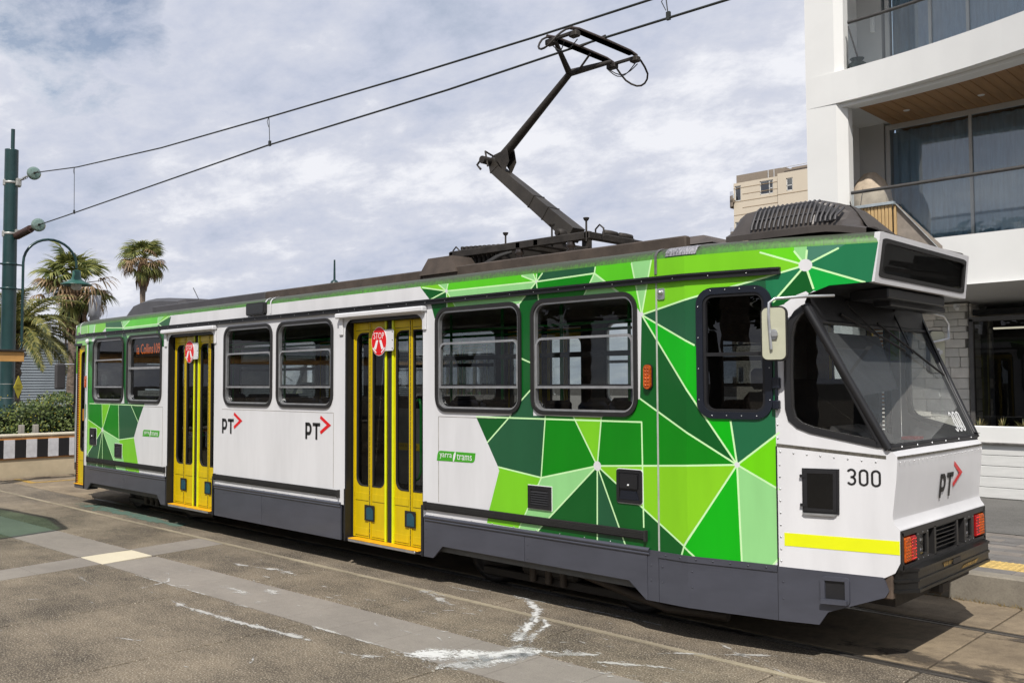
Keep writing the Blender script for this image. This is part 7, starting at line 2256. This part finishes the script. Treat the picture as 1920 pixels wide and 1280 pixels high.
# vase on the upper balcony and a leaning stick, wall light
vs_ = thing('green_vase', 'dark green glazed urn in the corner of the upper balcony', 'vase', (-3.86, 10.45, 7.71))
mb = MB(); mb.lathe([(0.001, 0), (0.12, 0.0), (0.20, 0.10), (0.17, 0.2), (0.09, 0.26), (0.13, 0.31), (0.11, 0.31)], (-3.80, 10.45, 7.71), 'z', 20); mb.build('urn', mat('olive_glaze', (0.05, 0.08, 0.05), 0.2), vs_)
mb = MB(); mb.tube([(-3.98, 10.5, 8.7), (-3.78, 10.55, 7.9)], 0.015, 6); tag(mb.build('leaning_stick', DARKM), 'dark stick leaning in the corner of the upper balcony above the urn', 'stick')
mb = MB(); mb.box(-4.13, -4.05, 11.88, 11.95, 9.0, 9.35, 0, 0.01); mb.build('wall_light', WR, B)
# ground floor: stone wall, dark window
SW = thing('stone_wall', 'pale rough stone block wall behind the windscreen of the tram', 'wall', (-3, 11.3, 0.25))
random.seed(17)
STN = [mat('pale_stone_%s' % n, c, 0.9, 0, 0.08, 7, bump=0.35, bscale=30) for n, c in (('one', (0.66, 0.63, 0.57)), ('two', (0.72, 0.68, 0.61)), ('three', (0.60, 0.58, 0.53)))]
mb = MB(); mb.box(-4.55, -2.26, 11.35, 11.7, 0.24, 3.62); mb.box(-2.26, -2.12, 11.9, 12.0, 0.24, 3.62); mb.build('mortar', mat('grey_mortar', (0.20, 0.19, 0.17), 0.95), SW)
z = 0.26
while z < 3.4:
    h = random.choice((0.10, 0.13, 0.16, 0.19, 0.22)); x = -4.5
    while x < -2.27:
        w = random.uniform(0.18, 0.52); x1 = min(x + w, -2.25)
        if x1 - x > 0.06:
            d = random.uniform(0.0, 0.025)
            mb = MB(); mb.box(x + 0.003, x1 - 0.003, 11.30 - d, 11.37, z + 0.003, min(z + h, 3.42) - 0.003, 0, 0.008); mb.build('stone', random.choice(STN), SW)
        x = x1
    # return face of the wall end
    y = 11.40
    while y < 12.3:
        w = random.uniform(0.2, 0.45); mb = MB(); mb.box(-2.27, -2.235 + random.uniform(0, 0.012), y + 0.003, y + w - 0.003, z + 0.003, min(z + h, 3.42) - 0.003, 0, 0.008); mb.build('stone', random.choice(STN), SW); y += w
    z += h
mb = MB(); mb.box(-2.22, 5, 11.25, 11.32, 1.14, 1.22); mb.box(-2.22, -2.15, 11.22, 11.32, 1.2, 3.12); mb.box(-2.22, 5, 11.22, 11.32, 3.08, 3.16)
sw = mb.build('shop_window', mat('dark_bronze_frame', (0.09, 0.085, 0.08), 0.5), B)
mb = MB(); mb.add([(-2.15, 11.27, 1.2), (5, 11.27, 1.2), (5, 11.27, 3.1), (-2.15, 11.27, 3.1)], [(0, 1, 2, 3)]); mb.build('pane', glass_mat('shop_glass', (0.30, 0.33, 0.36), 1.5, 0.0, refl=0.8), sw)
mb = MB(); mb.box(-2.2, 5, 12.55, 12.6, 0.3, 3.5); mb.box(-2.2, 5, 11.4, 12.6, 3.2, 3.3); mb.build('dark_interior', mat('dark_room', (0.02, 0.02, 0.02), 0.9), sw)
mb = MB(); mb.box(-2.1, 4, 12.2, 12.28, 2.98, 3.01); mb.build('strip_light', mat('warm_strip_light', (0.8, 0.7, 0.5), 0.5, emit=(1, 0.85, 0.6), estr=1.6), sw)
# sloping ground floor soffit
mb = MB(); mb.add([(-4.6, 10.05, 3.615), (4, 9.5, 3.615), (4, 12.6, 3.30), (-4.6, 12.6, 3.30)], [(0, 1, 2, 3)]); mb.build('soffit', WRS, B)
cm = thing('security_camera', 'small white security camera under the soffit beside the stone wall', 'camera', (-2.37, 11.2, 3.33))
mb = MB(); mb.lathe([(0.05, 0.06), (0.06, 0.02), (0.05, -0.02), (0.001, -0.05)], (-2.37, 11.1, 3.34), 'z', 14); mb.tube([(-2.37, 11.1, 3.36), (-2.33, 11.0, 3.30)], 0.035, 10); mb.build('housing', WR, cm)
# planter wall with boards and rail
PW_ = thing('planter_wall', 'white boarded planter wall with metal rail along the pavement', 'planter', (0, 9.2, 0.24))
mb = MB(); mb.box(-8, 6, 9.12, 9.6, 0.24, 1.06); mb.box(-8, 6, 9.08, 9.25, 1.06, 1.335, 0, 0.01); mb.build('wall_body', WR, PW_)
WB = mat('white_board_paint', (0.66, 0.66, 0.64), 0.6, 0, 0.06, 5, stretch=(0.5, 1, 4))
for k in range(5):
    z0 = 0.245 + k * 0.163
    for x0, x1 in ((-8, -3.2), (-3.2, 1.6), (1.6, 6)):
        mb = MB(); mb.box(x0 + 0.002, x1 - 0.002, 9.09, 9.12, z0 + 0.004, z0 + 0.159, 0, 0.004); mb.build('board', WB, PW_)
mb = MB(); mb.box(-8, 6, 9.03, 9.10, 1.065, 1.095, 0, 0.008); mb.build('rail', STEEL, PW_)
mb = MB(); mb.box(-8, 6, 9.25, 9.6, 1.06, 1.28); mb.build('soil', DIRT, PW_)
random.seed(5)
YU = leafmat('spiky_leaf', (0.10, 0.11, 0.03), (0.36, 0.30, 0.13), 0.3, 8)
for i, x in enumerate((-1.52, -1.18, -0.90)):
    mb = MB()
    for k in range(36):
        a = random.uniform(0, 6.28); e = random.uniform(0.5, 1.45); l = random.uniform(0.10, 0.26); d = Vector((cos(a) * cos(e), sin(a) * cos(e), sin(e))); s = Vector((-sin(a), cos(a), 0)) * 0.006
        p = Vector((x, 9.38, 1.26)); mb.add([p - s, p + s, p + d * l * 0.6 + s, p + d * l * 0.6 - s, p + d * l + Vector((0, 0, -0.02))], [(0, 1, 2, 3), (3, 2, 4)])
    tag(mb.build('spiky_plant', YU), ['first small spiky plant right of the tram windscreen', 'second small spiky plant from the tram along the planter', 'third small spiky plant from the tram along the planter'][i], 'plant', 'small plants in the white planter')

# ================================================================== BEIGE BUILDING FAR BEHIND
G = thing('beige_apartment_building', 'beige apartment block with rounded balconies far behind the tram roof', 'building', (-32, 61, 0))
BG = mat('beige_render', rgb(204, 192, 172, 0.95), 0.85, 0, 0.04, 0.3); BG2 = mat('taupe_parapet', rgb(136, 124, 110), 0.8, 0, 0.05)
LN = mat('render_groove', rgb(150, 130, 104), 0.9)
def wall_holes(mb, x0, x1, z0, z1, y, wins, mi=0):
    """front wall made of real panels round the window openings, with reveals"""
    xs = sorted({x0, x1, *[w[0] for w in wins], *[w[1] for w in wins]}); zs = sorted({z0, z1, *[w[2] for w in wins], *[w[3] for w in wins]})
    for a, b in zip(xs[:-1], xs[1:]):
        for c_, d in zip(zs[:-1], zs[1:]):
            mx_, mz = (a + b) / 2, (c_ + d) / 2
            if any(w[0] < mx_ < w[1] and w[2] < mz < w[3] for w in wins): continue
            mb.add([(a, y, c_), (b, y, c_), (b, y, d), (a, y, d)], [(0, 1, 2, 3)], mi)
    for w in wins:
        a, b, c_, d = w; q = y + 0.35
        mb.add([(a, y, c_), (b, y, c_), (b, y, d), (a, y, d), (a, q, c_), (b, q, c_), (b, q, d), (a, q, d)], [(0, 1, 5, 4), (1, 2, 6, 5), (2, 3, 7, 6), (3, 0, 4, 7)], mi)
fl = [16.87 - k * 2.95 for k in range(6)]
winL = [(-32.85, -31.7, z, z + 1.10) for z in fl]; winR = [(-30.47, -29.94, z - 0.05, z + 0.95) for z in fl]; winE = [(-35.1, -34.55, z - 0.2, z + 1.05) for z in fl]
mb = MB(); wall_holes(mb, -35.2, -31.2, 0, 18.15, 60.0, winL + winE); mb.build('wall', BG, G)
mb = MB(); wall_holes(mb, -31.2, -20, 0, 18.3, 59.8, winR); mb.add([(-31.2, 59.8, 0), (-31.2, 60.0, 0), (-31.2, 60.0, 18.3), (-31.2, 59.8, 18.3)], [(0, 1, 2, 3)]); mb.build('wall', BG, G)
mb = MB(); mb.box(-35.2, -20, 60.4, 72, 0, 18.1); mb.build('building_core', BG, G)
mb = MB(); mb.box(-35.1, -30.8, 60.3, 70, 18.1, 18.85); mb.box(-30.8, -20, 60.2, 70, 18.3, 18.62); mb.box(-30.6, -28, 61, 70, 18.6, 18.9); mb.build('parapet', BG2, G)
mb = MB()
for x in (-32.2, -31.7): mb.tube([(x, 60.2, 18.1), (x, 60.2, 18.8)], 0.04, 5)
mb.tube([(-31, 60, 18.75), (-20, 60, 18.9)], 0.03, 5); mb.build('roof_railing', WRS, G)
mb = MB()
for k in range(26):
    z = 17.7 - k * 0.55
    mb.box(-34.4 if k % 2 else -35.19, -31.2, 59.985, 59.999, z, z + 0.045); 
    if k % 5 == 2: mb.box(-31.2, -20, 59.785, 59.799, z, z + 0.05)
mb.build('groove', LN, G)
GG = glass_mat('far_window_glass', (0.2, 0.24, 0.28), 1.5, 0.12)
for a, b, c_, d in winL + winR + winE:
    mb = MB(); mb.box(a, b, 60.05 if a < -31.3 else 59.85, 60.12 if a < -31.3 else 59.92, c_, c_ + 0.07); yy_ = 60.05 if a < -31.3 else 59.85
    mb.box(a, a + 0.06, yy_, yy_ + 0.07, c_, d); mb.box(b - 0.06, b, yy_, yy_ + 0.07, c_, d); mb.box(a, b, yy_, yy_ + 0.07, d - 0.07, d)
    if b - a > 1: mb.box(a + 0.78, a + 0.85, yy_, yy_ + 0.07, c_, d); mb.box(a + 0.8, b, yy_, yy_ + 0.07, c_ + 0.42, c_ + 0.48)
    elif b - a < 0.54: mb.box(a, b, yy_, yy_ + 0.07, c_ + 0.40, c_ + 0.46)
    w = mb.build('window', mat('white_window_frame', (0.65, 0.65, 0.62), 0.5), G)
    mb = MB(); mb.add([(a + 0.05, yy_ + 0.03, c_ + 0.05), (b - 0.05, yy_ + 0.03, c_ + 0.05), (b - 0.05, yy_ + 0.03, d - 0.05), (a + 0.05, yy_ + 0.03, d - 0.05)], [(0, 1, 2, 3)]); mb.build('pane', GG, w)
for k in range(6):
    z = 16.6 - k * 2.95
    mb = MB(); P = [(-35.1 - 0.62 * sin(radians(t)), 60.6 - 0.9 * cos(radians(t))) for t in range(0, 181, 15)]
    mb.prism(P, z, z + 0.2, lambda u, v, d: (u, v, d)); mb.grid([[(x, y, z - 0.35 + (0.0)) for x, y in P], [(x, y, z + 0.55) for x, y in P]])
    bb_ = mb.build('balcony', BG2, G)
    mb = MB(); mb.grid([[(x, y, z + 0.55) for x, y in P], [(x, y, z + 0.9) for x, y in P]]); mb.build('balustrade', BAL, bb_)
